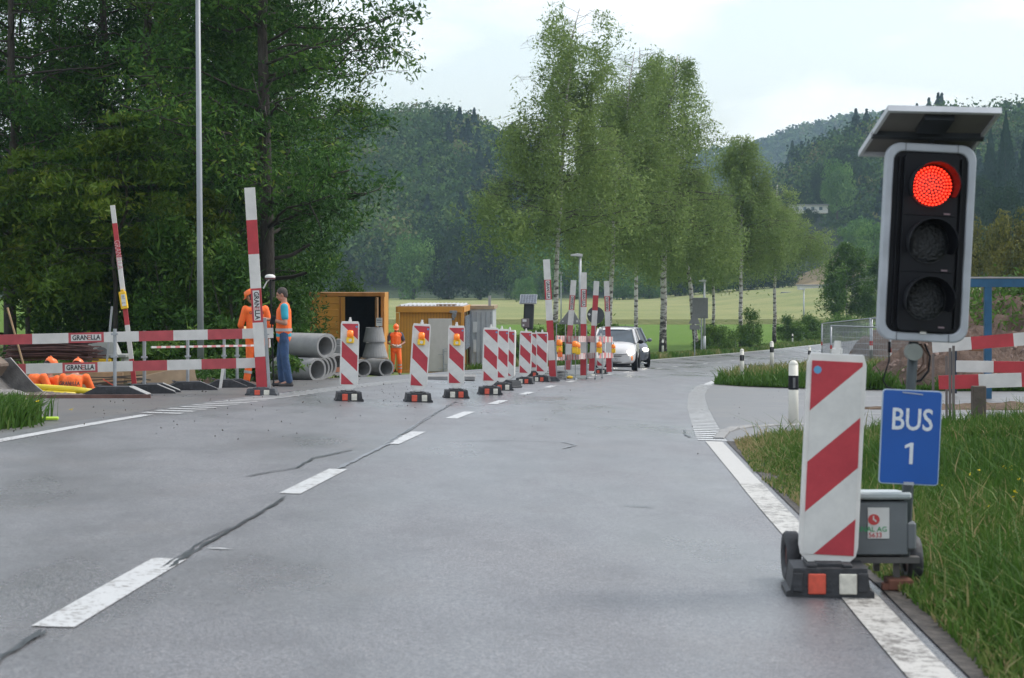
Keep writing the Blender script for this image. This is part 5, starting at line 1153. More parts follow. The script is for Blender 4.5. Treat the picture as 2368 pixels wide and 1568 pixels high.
def hand(b, w_, dirf, side_up, r=.0085, curl=.5, fin=.085):
    """palm, four separate bent fingers and a thumb; w_ wrist, dirf finger direction, side_up = thumb side"""
    f = dirf.normalized(); u = (side_up - f * side_up.dot(f)).normalized(); n = f.cross(u)
    c = w_ + f * .045; b.ell(c, 1, 10, 8, M=Matrix(((f.x*.052, u.x*.042, n.x*.017), (f.y*.052, u.y*.042, n.y*.017), (f.z*.052, u.z*.042, n.z*.017))))
    for k_, ln in zip((-1.5, -.5, .5, 1.5), (.75, .95, 1.0, .9)):
        p = w_ + f * .082 + u * k_ * .019; l_ = fin * ln; a = p + f * l_ * .45 + n * l_ * .15 * curl * 2; e = a + (f * (1 - curl) + n * curl * 1.2).normalized() * l_ * .38; t = e + (f * (.5 - curl) + n).normalized() * l_ * .2
        b.cap(p, a, r, r * .92, 7); b.cap(a, e, r * .92, r * .85, 7); b.cap(e, t, r * .85, r * .75, 7)
    p = w_ + f * .02 + u * .035; a = p + (f * .6 + u * .7).normalized() * .038; b.cap(p, a, r * 1.25, r * 1.1, 7); b.cap(a, a + (f + u * .15 + n * .35).normalized() * .032, r * 1.05, r * .85, 7)
def person(lab, loc, rot, J_, cloth, head_tilt=0, helmet=True, hair=True, H=1.0, skin=None, visible_legs=True, root_tilt=0):
    """J_ overrides joints. local frame: faces -Y, +X is the person's left"""
    j = dict(pel=V(0, 0, .95), che=V(0, .0, 1.28), nek=V(0, .01, 1.49), hed=V(0, -.015, 1.655), shl=V(.185, .01, 1.43), shr=V(-.185, .01, 1.43), ell=V(.25, .03, 1.13), elr=V(-.25, .03, 1.13), wrl=V(.24, -.08, .90), wrr=V(-.24, -.08, .90),
             hil=V(.09, 0, .93), hir=V(-.09, 0, .93), knl=V(.10, -.015, .50), knr=V(-.10, -.015, .50), anl=V(.11, .02, .09), anr=V(-.11, .02, .09), fl=V(0, -1, 0), fr=V(0, -1, 0), hl=V(0, -.6, -.6), hr=V(0, -.6, -.6), look=V(0, -1, 0))
    j.update({a: Vector(b) for a, b in J_.items()})
    skin = skin or SKIN; rt = thing('person', lab, 'person', loc, (0, 0, R(rot))); rt.scale = (H, H, H)
    b = MB(); up = (j['hed'] - j['nek']).normalized(); lk = (j['look'] - up * j['look'].dot(up)).normalized(); sd_ = lk.cross(up)
    hm = Matrix((( sd_.x, lk.x, up.x), (sd_.y, lk.y, up.y), (sd_.z, lk.z, up.z)))
    hp = lambda x, y, z: j['hed'] + hm @ V(x, y, z)                      # x side, y forward, z up
    b.ell(hp(0, -.012, .022), 1, 18, 14, M=hm @ Matrix.Diagonal((.074, .094, .098))); b.ell(hp(0, .028, -.045), 1, 14, 10, M=hm @ Matrix.Diagonal((.055, .058, .068)))
    b.ell(hp(0, .045, -.088), 1, 10, 8, M=hm @ Matrix.Diagonal((.032, .03, .022))); b.cap(hp(0, .082, .012), hp(0, .100, -.022), .008, .0135, 8)
    b.ell(hp(0, .078, -.056), 1, 8, 6, M=hm @ Matrix.Diagonal((.024, .014, .010))); b.ell(hp(0, .076, .030), 1, 10, 6, M=hm @ Matrix.Diagonal((.05, .016, .010)))
    for s in (-1, 1): b.ell(hp(s * .075, -.008, -.004), 1, 8, 6, M=hm @ Matrix.Diagonal((.010, .018, .032)))
    b.cap(hp(0, -.02, -.06), j['nek'] + V(0, 0, -.02), .053, .060, 14)
    b.cap(j['nek'] + V(0, 0, -.05), j['che'], .09, .115, 14); b.cap(j['shl'], j['shr'], .055, .055, 10); b.cap(j['che'], j['pel'], .115, .12, 14)
    for s in 'lr':
        b.cap(j['sh' + s], j['el' + s], .050, .040, 12); b.cap(j['el' + s], j['wr' + s], .040, .027, 12)
        b.cap(j['hi' + s], j['kn' + s], .082, .055, 12); b.cap(j['kn' + s], j['an' + s], .054, .036, 12); b.cap(j['an' + s], j['an' + s] + j['f' + s] * .15 + V(0, 0, -.05), .036, .03, 8)
        if cloth.get('glove') is None: hand(b, j['wr' + s], j['h' + s], V(1 if s == 'r' else -1, 0, .3))
    voxel(b, 'body', skin, rt, .0085, 3)
    for s in (-1, 1): e = MB(); e.ell(hp(s * .031, .074, .010), .0085, 8, 6); e.build('eye', mat('eye_dark', (.02, .015, .012), .2), rt)
    if hair and not helmet:
        e = MB(); e.ell(hp(0, -.022, .034), 1, 18, 14, M=hm @ Matrix.Diagonal((.081, .098, .097))); e.ell(hp(0, -.055, -.02), 1, 14, 10, M=hm @ Matrix.Diagonal((.066, .058, .065))); o = voxel(e, 'hair', HAIR, rt, .009, 2)
    if helmet and hair: e = MB(); e.ell(hp(0, -.035, .0), 1, 16, 12, M=hm @ Matrix.Diagonal((.078, .082, .085))); voxel(e, 'hair', HAIR, rt, .009, 2)
    if helmet:
        e = MB(); n = 22; rows = []
        for z, r_ in ((0.0, 1.0), (.03, .99), (.06, .92), (.085, .76), (.100, .5), (.107, .2), (.108, .01)): rows.append([hp(.100 * r_ * math.cos(t * 2 * math.pi / n), -.008 + .122 * r_ * math.sin(t * 2 * math.pi / n), .045 + z) for t in range(n)])
        e.grid(rows, close=True); br = [[hp(.098 * math.cos(t * math.pi / 12), .0 + .118 * math.sin(t * math.pi / 12), .048) for t in range(13)], [hp(.094 * math.cos(t * math.pi / 12), .01 + .17 * math.sin(t * math.pi / 12), .034) for t in range(13)]]
        e.grid(br); e.cap(hp(0, -.10, .135), hp(0, .09, .135), .018, .018, 8); e.build('helmet', HELM, rt, smooth=True)
    # clothing: each garment one closed surface a little outside the body
    def torso(b, g=0.0):
        b.cap(j['che'] + V(0, .0, .06), j['pel'] + V(0, 0, .02), .122 + g, .128 + g, 16); b.cap(j['shl'] - V(.03, 0, .03) , j['shr'] + V(.03, 0, -.03), .078 + g, .078 + g, 12)
        for s in (-1, 1): b.cap(j['che'] + V(s * .075, 0, .06), j['pel'] + V(s * .055, 0, .02), .098 + g, .115 + g, 14)
        b.cap(j['nek'] - V(0, 0, .06), j['che'], .088 + g, .11 + g, 12)
    sl_ = cloth.get('sleeve', 'long'); b = MB()
    torso(b, .0); 
    for s in 'lr':
        if sl_ == 'long': b.cap(j['sh'+s], j['el'+s], .072, .060, 12); b.cap(j['el'+s], j['el'+s].lerp(j['wr'+s], .93), .060, .047, 12)
        else: b.cap(j['sh'+s], j['sh'+s].lerp(j['el'+s], .62), .074, .068, 12)
    if cloth.get('hem'): b.cap(j['pel'] + V(.04, 0, -.02), j['pel'] + V(-.04, 0, -.02), .14, .14, 14)
    voxel(b, cloth.get('top', 'jacket'), cloth['topm'], rt, .012, 4)
    if cloth.get('vest'):
        b = MB(); torso(b, .014); b.cap(j['pel'] + V(.04, 0, -.06), j['pel'] + V(-.04, 0, -.06), .135, .135, 14); vo = voxel(b, 'safety_vest', HIVIS, rt, .012, 3)
    g = .034 if cloth.get('vest') else .014
    for z in cloth.get('bands', ()):
        e = MB(); n = 28; rows = []
        c = j['pel'].lerp(j['che'], z); ax = (j['che'] - j['pel']).normalized(); xa = V(1, 0, 0); ya = ax.cross(xa)
        for k_ in (-.026, .026): rows.append([c + ax * k_ + xa * (.176 + g) * math.copysign(abs(math.cos(t*2*math.pi/n)) ** .8, math.cos(t*2*math.pi/n)) + ya * (.118 + g) * math.sin(t*2*math.pi/n) for t in range(n)])
        e.grid(rows, close=True); e.build('reflective_band', SILVER, rt, smooth=True)
    b = MB(); b.cap(j['hil'] + V(-.02, 0, .02), j['hir'] + V(.02, 0, .02), .105, .105, 14)
    for s in 'lr': tl = j['kn'+s].lerp(j['an'+s], .96); b.cap(j['hi'+s] + V(0, 0, .02), j['kn'+s], .100, .074, 14); b.cap(j['kn'+s], tl, .074, .066 if cloth.get('loose') else .058, 14); 
    voxel(b, 'trousers', cloth['legm'], rt, .012, 4)
    if cloth.get('legbands'):
        for s in 'lr':
            for q_ in (.35, .62): p_ = j['kn'+s].lerp(j['an'+s], q_); dd = (j['an'+s] - j['kn'+s]).normalized(); e = MB(); e.cyl(p_ - dd * .025, p_ + dd * .025, .078, .076, 16, cap=False); e.build('reflective_band', SILVER, rt, smooth=True)
    for s in 'lr':
        e = MB(); a = j['an'+s]; f = j['f'+s].normalized(); e.cap(a + V(0, 0, -.01) - f * .02, a + f * .04 + V(0, 0, -.04), .046, .046, 10); e.cap(a + f * .02 + V(0, 0, -.05), a + f * .16 + V(0, 0, -.058), .043, .036, 10); e.cap(a - f * .04 + V(0, 0, -.052), a + f * .02 + V(0, 0, -.052), .040, .04, 10); voxel(e, 'shoe', cloth.get('shoe', SHOE), rt, .009, 2)
        if cloth.get('glove'): e = MB(); e.cap(j['el'+s].lerp(j['wr'+s], .86), j['wr'+s], .046, .034, 10); hand(e, j['wr'+s], j['h'+s], V(1 if s == 'r' else -1, 0, .3), r=.0105); voxel(e, 'glove', GLOVE, rt, .008, 2)
    return rt, j, hp
VJ = dict(topm=TEAL, top='shirt', sleeve='short', vest=True, bands=(.22,), legm=JEANS, loose=True, hem=True, shoe=SHOE)
rt, j, hp = person('bare-headed man in orange vest and blue jeans holding a surveying pole beside the tallest board', on(656, 37.3), -84,
    dict(elr=(-.24, -.06, 1.16), wrr=(-.12, -.36, 1.22), hr=(.2, -1, .1), ell=(.26, .03, 1.14), wrl=(.15, -.235, 1.21), hl=(-.15, -1, .12), anl=(.11, .10, .09), knl=(.10, .02, .5), anr=(-.11, -.03, .09), knr=(-.10, -.06, .5), hed=(0, -.04, 1.655), look=(0, -1, -.15)), VJ, helmet=False, H=1.04)
text('', .1, TEXT, rt, (0, 0, 0)) if False else None
b = MB(); b.box((.04, -.42, 1.22), (.09, .13, .05), (R(-25), 0, 0), bev=.01); sv = thing('field_controller', 'dark handheld controller held by the man in jeans', 'controller', rt.location, rt.rotation_euler)
b.build('case', BLACKP, sv)
pl = on(633, 36.9); tp = at(624.5, 646, 36.9) - pl
sp_ = thing('survey_pole', 'black surveying pole with white satellite antenna on top beside the man in jeans', 'survey pole', pl)
b = MB(); b.cyl((0, 0, 0), (tp.x * .25, 0, tp.z * .25), .014, .016, 10); b.cyl((tp.x * .25, 0, tp.z * .25), (tp.x, 0, tp.z), .016, .014, 10); b.build('pole', BLACKP, sp_)
b = MB(); b.cyl((tp.x, 0, tp.z), (tp.x, 0, tp.z + .05), .085, .098, 20); b.ell((tp.x, 0, tp.z + .05), (.098, .098, .045), 20, 8); b.build('antenna', PLASW, sp_, smooth=True)
b = MB(); b.cyl((tp.x, 0, tp.z + .005), (tp.x, 0, tp.z + .03), .096, .099, 20, cap=False); b.build('antenna_band', mat('maroon_band', (.10, .02, .03), .5), sp_); b = MB(); b.tube([(tp.x, 0, tp.z), (tp.x - .06, .02, tp.z - .04), (tp.x - .13, .02, tp.z - .17)], .012, 6); b.build('bracket', PLASW, sp_)
b = MB(); b.box((tp.x * .62 + .03, -.05, tp.z * .62), (.09, .06, .16), (0, R(10), 0), bev=.01); b.build('pole_clamp', BLACKP, sp_)
OJ = dict(topm=HIVIS, top='jacket', sleeve='long', bands=(.18,), legm=HIVIS, loose=True, hem=True, legbands=True, shoe=BOOT)
rt, j, hp = person('worker in full orange workwear and helmet with his back turned, left of the tallest board', on(590, 38.6), 196, dict(ell=(.27, -.03, 1.13), wrl=(.22, -.24, 1.05), elr=(-.28, .02, 1.13), wrr=(-.27, -.12, .93), hed=(.075, -.03, 1.655), look=(.9, -1, -.1), anl=(.16, 0, .09), anr=(-.14, .03, .09)), OJ, H=1.03)
granella(rt, (0, .150, 1.36), (R(90), 0, R(180)), .065, with_plate=False)
b = MB(); b.box((.18, -.36, 1.08), (.17, .02, .12), (R(40), 0, 0)); n_ = b.build('paper', mat('yellow_paper', (.65, .60, .30), .8)); n_.location = rt.location; n_.rotation_euler = rt.rotation_euler; tag(n_, 'pale yellow sheet held between the two men', 'paper')
b = MB(); b.box((-.30, -.14, .80), (.035, .05, .17), (R(10), 0, 0), bev=.006); n_ = b.build('scraper', PLASW); n_.location = rt.location; n_.rotation_euler = rt.rotation_euler; tag(n_, 'white-bladed tool in the left-hand worker\'s hand', 'tool')
WJ = dict(topm=GREYSH, top='shirt', sleeve='short', vest=True, bands=(.12,), legm=HIVIS, loose=True, legbands=True, shoe=BOOT, glove=True)
d = 68.5; p = on(915, d); p.z = EYE - (868 - HY) / F * d
rt, j, hp = person('worker in orange helmet and vest walking beside the orange cabin, looking at his hands', p, 8, dict(elr=(-.30, .0, 1.14), wrr=(-.09, -.24, 1.04), hr=(.9, -.5, 0), ell=(.30, .0, 1.14), wrl=(.10, -.24, 1.03), hl=(-.9, -.5, 0), hed=(0, -.07, 1.63), look=(0, -1, -.75), anl=(.13, -.12, .10), knl=(.12, -.16, .52), anr=(-.10, .24, .14), knr=(-.10, .02, .50)), WJ, skin=SKIND, H=.99)
# three men working down in the trench
TJ = dict(OJ); tz = 1.25
p = at(163, 905, 33.2); p.z = gz(p.x, 33.2) - 1.17
rt, j, hp = person('worker bending down in the trench with black lettering across his orange back', p, 172, dict(che=(0, -.10, 1.27), nek=(0, -.22, 1.44), hed=(0, -.33, 1.55), shl=(.2, -.19, 1.39), shr=(-.2, -.19, 1.39), ell=(.30, -.28, 1.12), wrl=(.2, -.5, 1.0), elr=(-.30, -.28, 1.12), wrr=(-.2, -.5, 1.0), look=(0, -1, -.6)), TJ)
granella(rt, (0, .055, 1.30), (R(72), R(0), R(180)), .085, with_plate=False)
p = at(114, 905, 34.2); p.z = gz(p.x, 34.2) - 1.24
person('worker in the trench of whom mostly the round orange helmet shows between the planks', p, 150, dict(hed=(0, -.04, 1.64)), TJ)
p = at(66, 905, 34.0); p.z = gz(p.x, 34) - 1.15
person('worker stooping at the left of the trench beside the excavator bucket', p, 120, dict(che=(0, -.10, 1.27), nek=(0, -.24, 1.43), hed=(0, -.36, 1.55), shl=(.2, -.2, 1.38), shr=(-.2, -.2, 1.38), ell=(.3, -.3, 1.1), wrl=(.2, -.5, .95), elr=(-.3, -.3, 1.1), wrr=(-.2, -.5, .95), look=(0, -1, -.9)), TJ)

# ================================================================ SITE: containers, pipes, trench
ORY = mat('container_orange', (.56, .255, .035), .55, var=.14, vscale=1.6, bump=.1); ORD = mat('container_orange_frame', (.42, .17, .03), .6, var=.25, vscale=3)
INT = mat('container_inside', (.035, .045, .055), .8); RUST = mat('rusty_roof', (.30, .20, .14), .8, var=.3)
d = 66.0; p = at(716.5, 842, d); W = 172 / F * d; H = 165 / F * d
ct = thing('site_container', 'orange-yellow shipping container with its right door open behind the concrete pipes', 'container', p, (0, 0, R(1)))
b = MB(); b.box((.035, 1.5, H / 2), (.05, 3.0, H)); b.box((W - .035, 1.5, H/2), (.05, 3.0, H)); b.box((W/2, 2.98, H/2), (W, .05, H)); b.box((W/2, 1.5, .06), (W, 3.0, .12)); b.build('wall', ORY, ct)
b = MB(); b.box((W/2, 1.5, H - .03), (W - .08, 2.96, .05)); b.build('roof', RUST, ct)
b = MB(); b.box((W/2, -.02, H - .055), (W, .10, .13)); b.box((W/2, -.02, .08), (W, .10, .14)); b.box((.06, -.02, H/2), (.12, .10, H - .27)); b.box((W - .06, -.02, H/2), (.12, .10, H - .27)); b.box((.06, -.03, H-.06), (.16, .14, .15)); b.box((W-.06, -.03, H-.06), (.16, .14, .15)); b.build('frame', ORD, ct, bevel=.01)
b = MB(); dw = W * .47 - .12; b.box((.12 + dw/2, 0, H/2), (dw, .05, H - .28))
for i in range(5): z = .28 + i * (H - .55) / 4.3; b.prism([(0, z), (-.045, z + .04), (-.045, z + .26), (0, z + .30)], .20, .12 + dw - .22, 'yz')
b.build('door', ORY, ct)
b = MB(); b.cyl((.12 + dw - .14, -.05, .15), (.12 + dw - .14, -.05, H - .15), .02, .02, 8); b.cyl((.12 + dw * .62, -.05, .15), (.12 + dw * .62, -.05, H - .15), .0001, .0001, 3); b.box((.12 + dw - .25, -.06, .62), (.22, .04, .05)); b.build('lock_rod', ORD, ct)
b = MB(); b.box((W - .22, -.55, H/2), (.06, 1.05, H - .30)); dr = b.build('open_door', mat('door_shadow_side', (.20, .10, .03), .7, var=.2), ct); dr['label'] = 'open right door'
b = MB(); b.box((W - .255, -.55, H * .70), (.02, .9, .05)); b.box((W - .255, -.55, H * .35), (.02, .9, .05)); b.box((W - .255, -.95, H * .5), (.02, .05, H*.8)); b.build('door_rib', ORD, dr)
b = MB(); b.box((W/2, 2.9, H/2), (W - .2, .02, H - .2)); b.box((.07, 1.5, H/2), (.01, 2.8, H-.2)); b.build('inner_lining', INT, ct)
b = MB(); b.box((W - .12, -1.09, H * .60), (.20, .01, .27)); s_ = b.build('notice_plate', LABELW, ct)
b = MB()
for z in (.05, 0, -.06): b.box((W - .12, -1.098, H * .62 + z), (.15, .004, .022))
b.build('notice_text', mat('blue_grey_print', (.18, .2, .26), .6), s_)
# office container
d = 74.0; p = at(919, 863, d); W = 150 / F * d; H = 154 / F * d
ct = thing('office_container', 'orange site cabin with white door and ribbed roof right of the walking worker', 'site cabin', p, (0, 0, R(-1.5)))
m, k = newmat('ribbed_orange'); co = k.coord(); g = k.n.new('ShaderNodeSeparateXYZ'); k.l(co, g.inputs[0]); s = k.math('FRACT', k.math('MULTIPLY', g.outputs[0], 9.0)); f = k.math('LESS_THAN', s, .12)
z = k.noise(co, 1.7, 5, .6); k.l(k.mix(f, k.ramp(z, [(.3, (.50, .235, .03)), (.7, (.60, .29, .04))]), (.27, .12, .02)), k.b.inputs['Base Color']); k.b.inputs['Roughness'].default_value = .55; RIB = m
L_ = 5.2
b = MB(); b.box((W/2, L_/2, H/2 - .02), (W - .14, L_ - .14, H - .12)); b.build('wall', RIB, ct)
b = MB(); b.box((W/2, 0, H - .11), (W, .14, .22)); b.box((W/2, L_, H - .11), (W, .14, .22)); b.box((0, L_/2, H - .11), (.14, L_, .22)); b.box((W, L_/2, H - .11), (.14, L_, .22)); b.box((W/2, 0, .06), (W, .10, .10))
for x in (0, W):
    for y in (0, L_): b.box((x, y, H/2 - .08), (.12, .12, H - .3))
b.build('frame', ORY, ct, bevel=.01)
b = MB(); b.box((W/2, L_/2, H + .005), (W + .02, L_ + .02, .03)); rf = b.build('roof', mat('roof_grey', (.30, .30, .31), .6), ct)
b = MB()
for i in range(15): b.box((.10 + i * (W - .2) / 14, L_/2, H + .045), (.055, L_ + .04, .055))
b.build('roof_rib', mat('roof_white', (.62, .64, .66), .5), rf)
px2 = lambda x: (x - 919) / F * d; pz2 = lambda y: (863 - y) / F * d
b = MB(); b.box(((px2(990.6) + px2(1045)) / 2, -.09, (pz2(736.5) + pz2(859)) / 2), (px2(1045) - px2(990.6), .05, pz2(736.5) - pz2(859)), bev=.01); do = b.build('door', mat('door_pale', (.55, .54, .51), .5, var=.04), ct)
b = MB(); b.cyl((px2(1026), -.2, pz2(862)), (px2(1026), -.2, pz2(806)), .022, .022, 8); b.cyl((px2(1034), -.2, pz2(850)), (px2(1034), -.2, pz2(842)), .014, .014, 6)
for z in (806, 812, 842, 852): b.cyl((px2(1026), -.2, pz2(z)), (px2(1034), -.2, pz2(z)), .012, .012, 6)
for z in (819, 852): b.cyl((px2(1014), -.2, pz2(z)), (px2(1026), -.2, pz2(z)), .012, .012, 6)
b.build('door_bar', GALV, do)
b = MB(); b.box((W + .08, L_ * .5, H * .60), (.03, L_ * .86, H * .50)); wn = b.build('window', mat('cabin_window', (.13, .16, .20), .25), ct)
b = MB()
for i in range(5): b.box((W + .10, L_ * (.08 + i * .21), H * .60), (.03, .06, H * .52))
b.build('window_frame', mat('grey_frame', (.3, .32, .34), .5), wn)
b = MB(); b.box((px2(924) - .06, -.02, pz2(730)), (.05, .03, .16)); b.box((px2(924) - .06, -.02, pz2(752)), (.05, .03, .16)); b.build('black_bracket', BLACKP, ct)
p2 = at(1048, 720, d - .15) ; b = MB(); b.box((0, 0, -.02), (.28, .05, .10), bev=.02); b.box((.03, -.01, -.14), (.16, .05, .18), (0, R(12), 0), bev=.02); b.box((.0, -.01, -.27), (.09, .05, .12), bev=.02); o = b.build('cloth_bundle', mat('grey_cloth', (.22, .23, .24), .9, var=.4, vscale=9, bump=.6, bscale=12)); o.location = p2; tag(o, 'grey rag bundle hanging under the roof edge right of the white door', 'bundle')
b = MB(); b.box((0, 0, .04), (.75, .14, .07)); o = b.build('roof_board', RUST); o.location = at(1032, 708, d + .1) - V(0, 0, .0); tag(o, 'short brown board lying on the front edge of the cabin roof', 'board')
# white cabin behind
d = 77; p = at(1086, 858, d + 1.5); W2 = 54 / F * d; H2 = 148 / F * d
ct = thing('white_cabin', 'white panelled cabin attached to the right end of the orange site cabin', 'site cabin', p, (0, 0, R(-2)))
b = MB(); b.box((W2/2, 1.6, H2/2), (W2, 3.2, H2)); b.build('wall', mat('cabin_white', (.42, .44, .45), .6, var=.12, vscale=3), ct)
b = MB(); b.box((W2/2, 1.6, H2 + .03), (W2 + .12, 3.3, .14)); b.build('roof', mat('cabin_roof_edge', (.36, .27, .17), .7, var=.2), ct)
b = MB()
for i in range(5): b.box((W2 * (.08 + i * .21), -.02, H2 * .48), (.05, .04, H2 * .92))
b.build('panel_rib', mat('cabin_rib', (.30, .32, .34), .6), ct)
b = MB(); b.box((W2 * .22, -.045, H2 * .70), (.17, .02, .42)); b.box((W2 * .22, -.045, H2 * .40), (.12, .02, .5)); b.build('notice', LABELW, ct)
b = MB(); b.box((W2 * .86, .1, H2 + .25), (.10, .1, .5)); b.build('vent_pipe', mat('vent_grey', (.36, .36, .36), .6), ct)

# concrete pipes
G7 = 'large concrete pipes stacked left of the containers'
def cpipe(pa, pb, ro, lab, ext=0):
    ya, yb = pa.y, pb.y; m_ = (ya + yb) / 2; pa.y = m_ + .45; pb.y = m_ - .35
    rt = pa.copy(); b = MB(); b.pipe(V(0, 0, 0), pb - pa, ro, ro * .80, 30); o = b.build('concrete_pipe', CONC, smooth=False); o.location = rt
    me = o.data; [setattr(q, 'use_smooth', True) for q in me.polygons]; md = o.modifiers.new('e', 'EDGE_SPLIT'); md.split_angle = R(40)
    tag(o, lab, 'pipe', G7)
d1 = 44.2; ro = .262
zl = EYE - (854.5 - HY) / F * d1; zu = EYE - (801 - HY) / F * d1; X = lambda x, dd: (x - CX) / F * dd
cpipe(V(X(636, d1), d1 - .2, zl), V(X(742, d1 + .6), d1 + .55, zl), ro, 'front pipe of the lower layer, right behind the legs of the man in jeans')
cpipe(V(X(660, d1 + .3), d1 + .1, zu), V(X(759, d1 + .8), d1 + .8, zu), ro, 'front pipe of the upper layer, behind the man in jeans')
cpipe(V(X(650, d1 + .9), d1 + .45, zl), V(X(750, d1 + 1.2), d1 + 1.2, zl), ro, 'second pipe of the lower layer, ring just right of the front one')
cpipe(V(X(660, d1 + 1.5), d1 + 1.1, zl), V(X(757, d1 + 1.8), d1 + 1.85, zl), ro, 'third pipe of the lower layer')
cpipe(V(X(668, d1 + 1), d1 + .8, zu), V(X(765, d1 + 1.5), d1 + 1.5, zu), ro, 'second pipe of the upper layer, ring just behind the first')
cpipe(V(X(672, d1 + 2.2), d1 + 1.8, zl), V(X(766, d1 + 2.5), d1 + 2.5, zl), ro, 'fourth pipe of the lower layer, left of the first beacon')
cpipe(V(X(690, d1 + 3), d1 + 2.5, zl), V(X(788, d1 + 3.2), d1 + 3.2, zl), ro, 'fifth pipe of the lower layer, partly behind the first beacon')
d2 = 53; z2 = EYE - (851 - HY) / F * d2; cpipe(V(X(795, d2), d2, z2), V(X(842, d2), d2 + .25, z2), .235, 'pipe piece between first beacon and grey cones, left segment'); cpipe(V(X(843.5, d2), d2 + .26, z2), V(X(893, d2), d2 + .55, z2), .235, 'pipe piece below the grey cones ending beside the walking worker')
def cone(px, yt, yb, dd, rt_, rb, lab):
    p = at(px, yb, dd); h = (yb - yt) / F * dd; b = MB(); n = 28
    b.grid([[(r_ * math.cos(2*math.pi*i/n), r_ * math.sin(2*math.pi*i/n) , z) for i in range(n)] for r_, z in ((rb, 0), (rb, .04), (rt_, h - .03), (rt_, h), (rt_ - .05, h), (rb - .06, 0))], close=True); o = b.build('manhole_cone', CONC, smooth=False); o.location = p; tag(o, lab, 'manhole cone', 'grey concrete cones in front of the open container')
cone(865, 757, 791, 54, .23, .30, 'upper grey concrete cone'); cone(867, 792, 826.5, 54, .25, .345, 'lower grey concrete cone under the other one')
b = MB(); b.box((0, 0, 0), (.75, .5, .045)); o = b.build('timber_pallet', WOOD); o.location = at(866, 829.5, 54); tag(o, 'thin timber layer between the lower cone and the pipes', 'timber')
b = MB(); b.box((0, 0, .2), (.22, .3, .4)); b.box((.0, 0, .48), (.12, .2, .16)); b.box((.1, -.05, .1), (.16, .2, .2)); o = b.build('concrete_block', CONC, bevel=.02); o.location = at(783, 835, 50); tag(o, 'grey concrete block standing on the pipes by the first beacon', 'block')
b = MB(); b.box((0, 0, 0), (.16, .02, .11)); o = b.build('warning_plate', mat('pale_orange', (.6, .25, .15), .6)); o.location = at(782, 855, 46.5) ; tag(o, 'small pale red plate in front of the pipe ends', 'plate')
# concrete slab edge in front of the cabins
b = MB()
pp = [foot(1010, 879), foot(1070, 878), foot(1070, 866), foot(1010, 868)]
for k_ in range(1): b.box(((pp[0].x + pp[1].x) / 2, pp[0].y + .5, pp[0].z + .04), (1.2, .9, .09), bev=.01)
tag(b.build('concrete_slab', CONC), 'flat concrete slab on the ground before the white cabin door', 'slab')

# trench contents
def put(mb, name, m, loc, lab, cat, rot=(0, 0, 0), group=None, **kw): o = mb.build(name, m, **kw); o.location = loc; o.rotation_euler = rot; return tag(o, lab, cat, group)
tz0 = gz(-7.5, 32)
b = MB(); b.box((0, 0, 0), (2.1, .04, .50)); put(b, 'formwork_panel', WOOD, at(150, 893, 35.7), 'brown formwork panel behind the bending worker', 'wood panel', (0, 0, R(-2)), 'formwork boards around the trench')
b = MB(); b.box((0, 0, 0), (1.9, .05, .26)); put(b, 'formwork_panel', WOOD, at(330, 870, 36.0), 'long light formwork board behind the leaning board', 'wood panel', (0, R(1), R(-3)), 'formwork boards around the trench')
b = MB(); b.box((0, 0, 0), (1.05, .06, .30)); put(b, 'formwork_panel', mat('plywood', (.42, .31, .21), .75, var=.15), at(383, 878, 34.9), 'slanting plywood board at the right end of the trench', 'wood panel', (0, R(-12), R(10)), 'formwork boards around the trench')
b = MB(); b.box((0, 0, 0), (.16, .05, .50)); put(b, 'formwork_panel', mat('grey_board', (.22, .22, .20), .8), at(99, 885, 35.6), 'grey upright board between the stooping and the helmeted worker', 'wood panel', (0, 0, 0), 'formwork boards around the trench')
b = MB(); r_ = random.Random(5)
for i in range(9): b.box((r_.uniform(-.4, .4), r_.uniform(-.1, .3), .03 + i * .022), (r_.uniform(.5, 1.1), .05, .02), (0, R(r_.uniform(-6, 6)), R(r_.uniform(-20, 20))))
put(b, 'timber_pile', WOODD, at(245, 898, 34.2) , 'heap of dark offcut timber in front of the formwork', 'timber pile')
b = MB()
b.tube([V(0, 0, 0), V(.15, 0, -.09), V(.35, -.1, -.14), V(.55, -.2, -.12)], .008, 6); put(b, 'red_cable', mat('red_cable_mat', (.6, .08, .05), .5), at(238, 877, 34.0), 'thin red cable curving over the timber heap', 'cable', smooth=True)
# yellow pipe
b = MB(); b.tube([V(-.55, .1, .05), V(-.2, 0, .03), V(.3, -.05, 0), V(.6, -.1, -.03)], [.05, .055, .055, .05], 14); b.tube([V(-.5, .0, -.03), V(-.1, -.1, -.05), V(.35, -.15, -.07)], [.04, .045, .04], 12); put(b, 'yellow_pipe', mat('yellow_pvc', (.75, .58, .03), .35, var=.1), at(128, 901, 31.2), 'bright yellow plastic pipe lying between bucket and gravel', 'pipe', smooth=True)
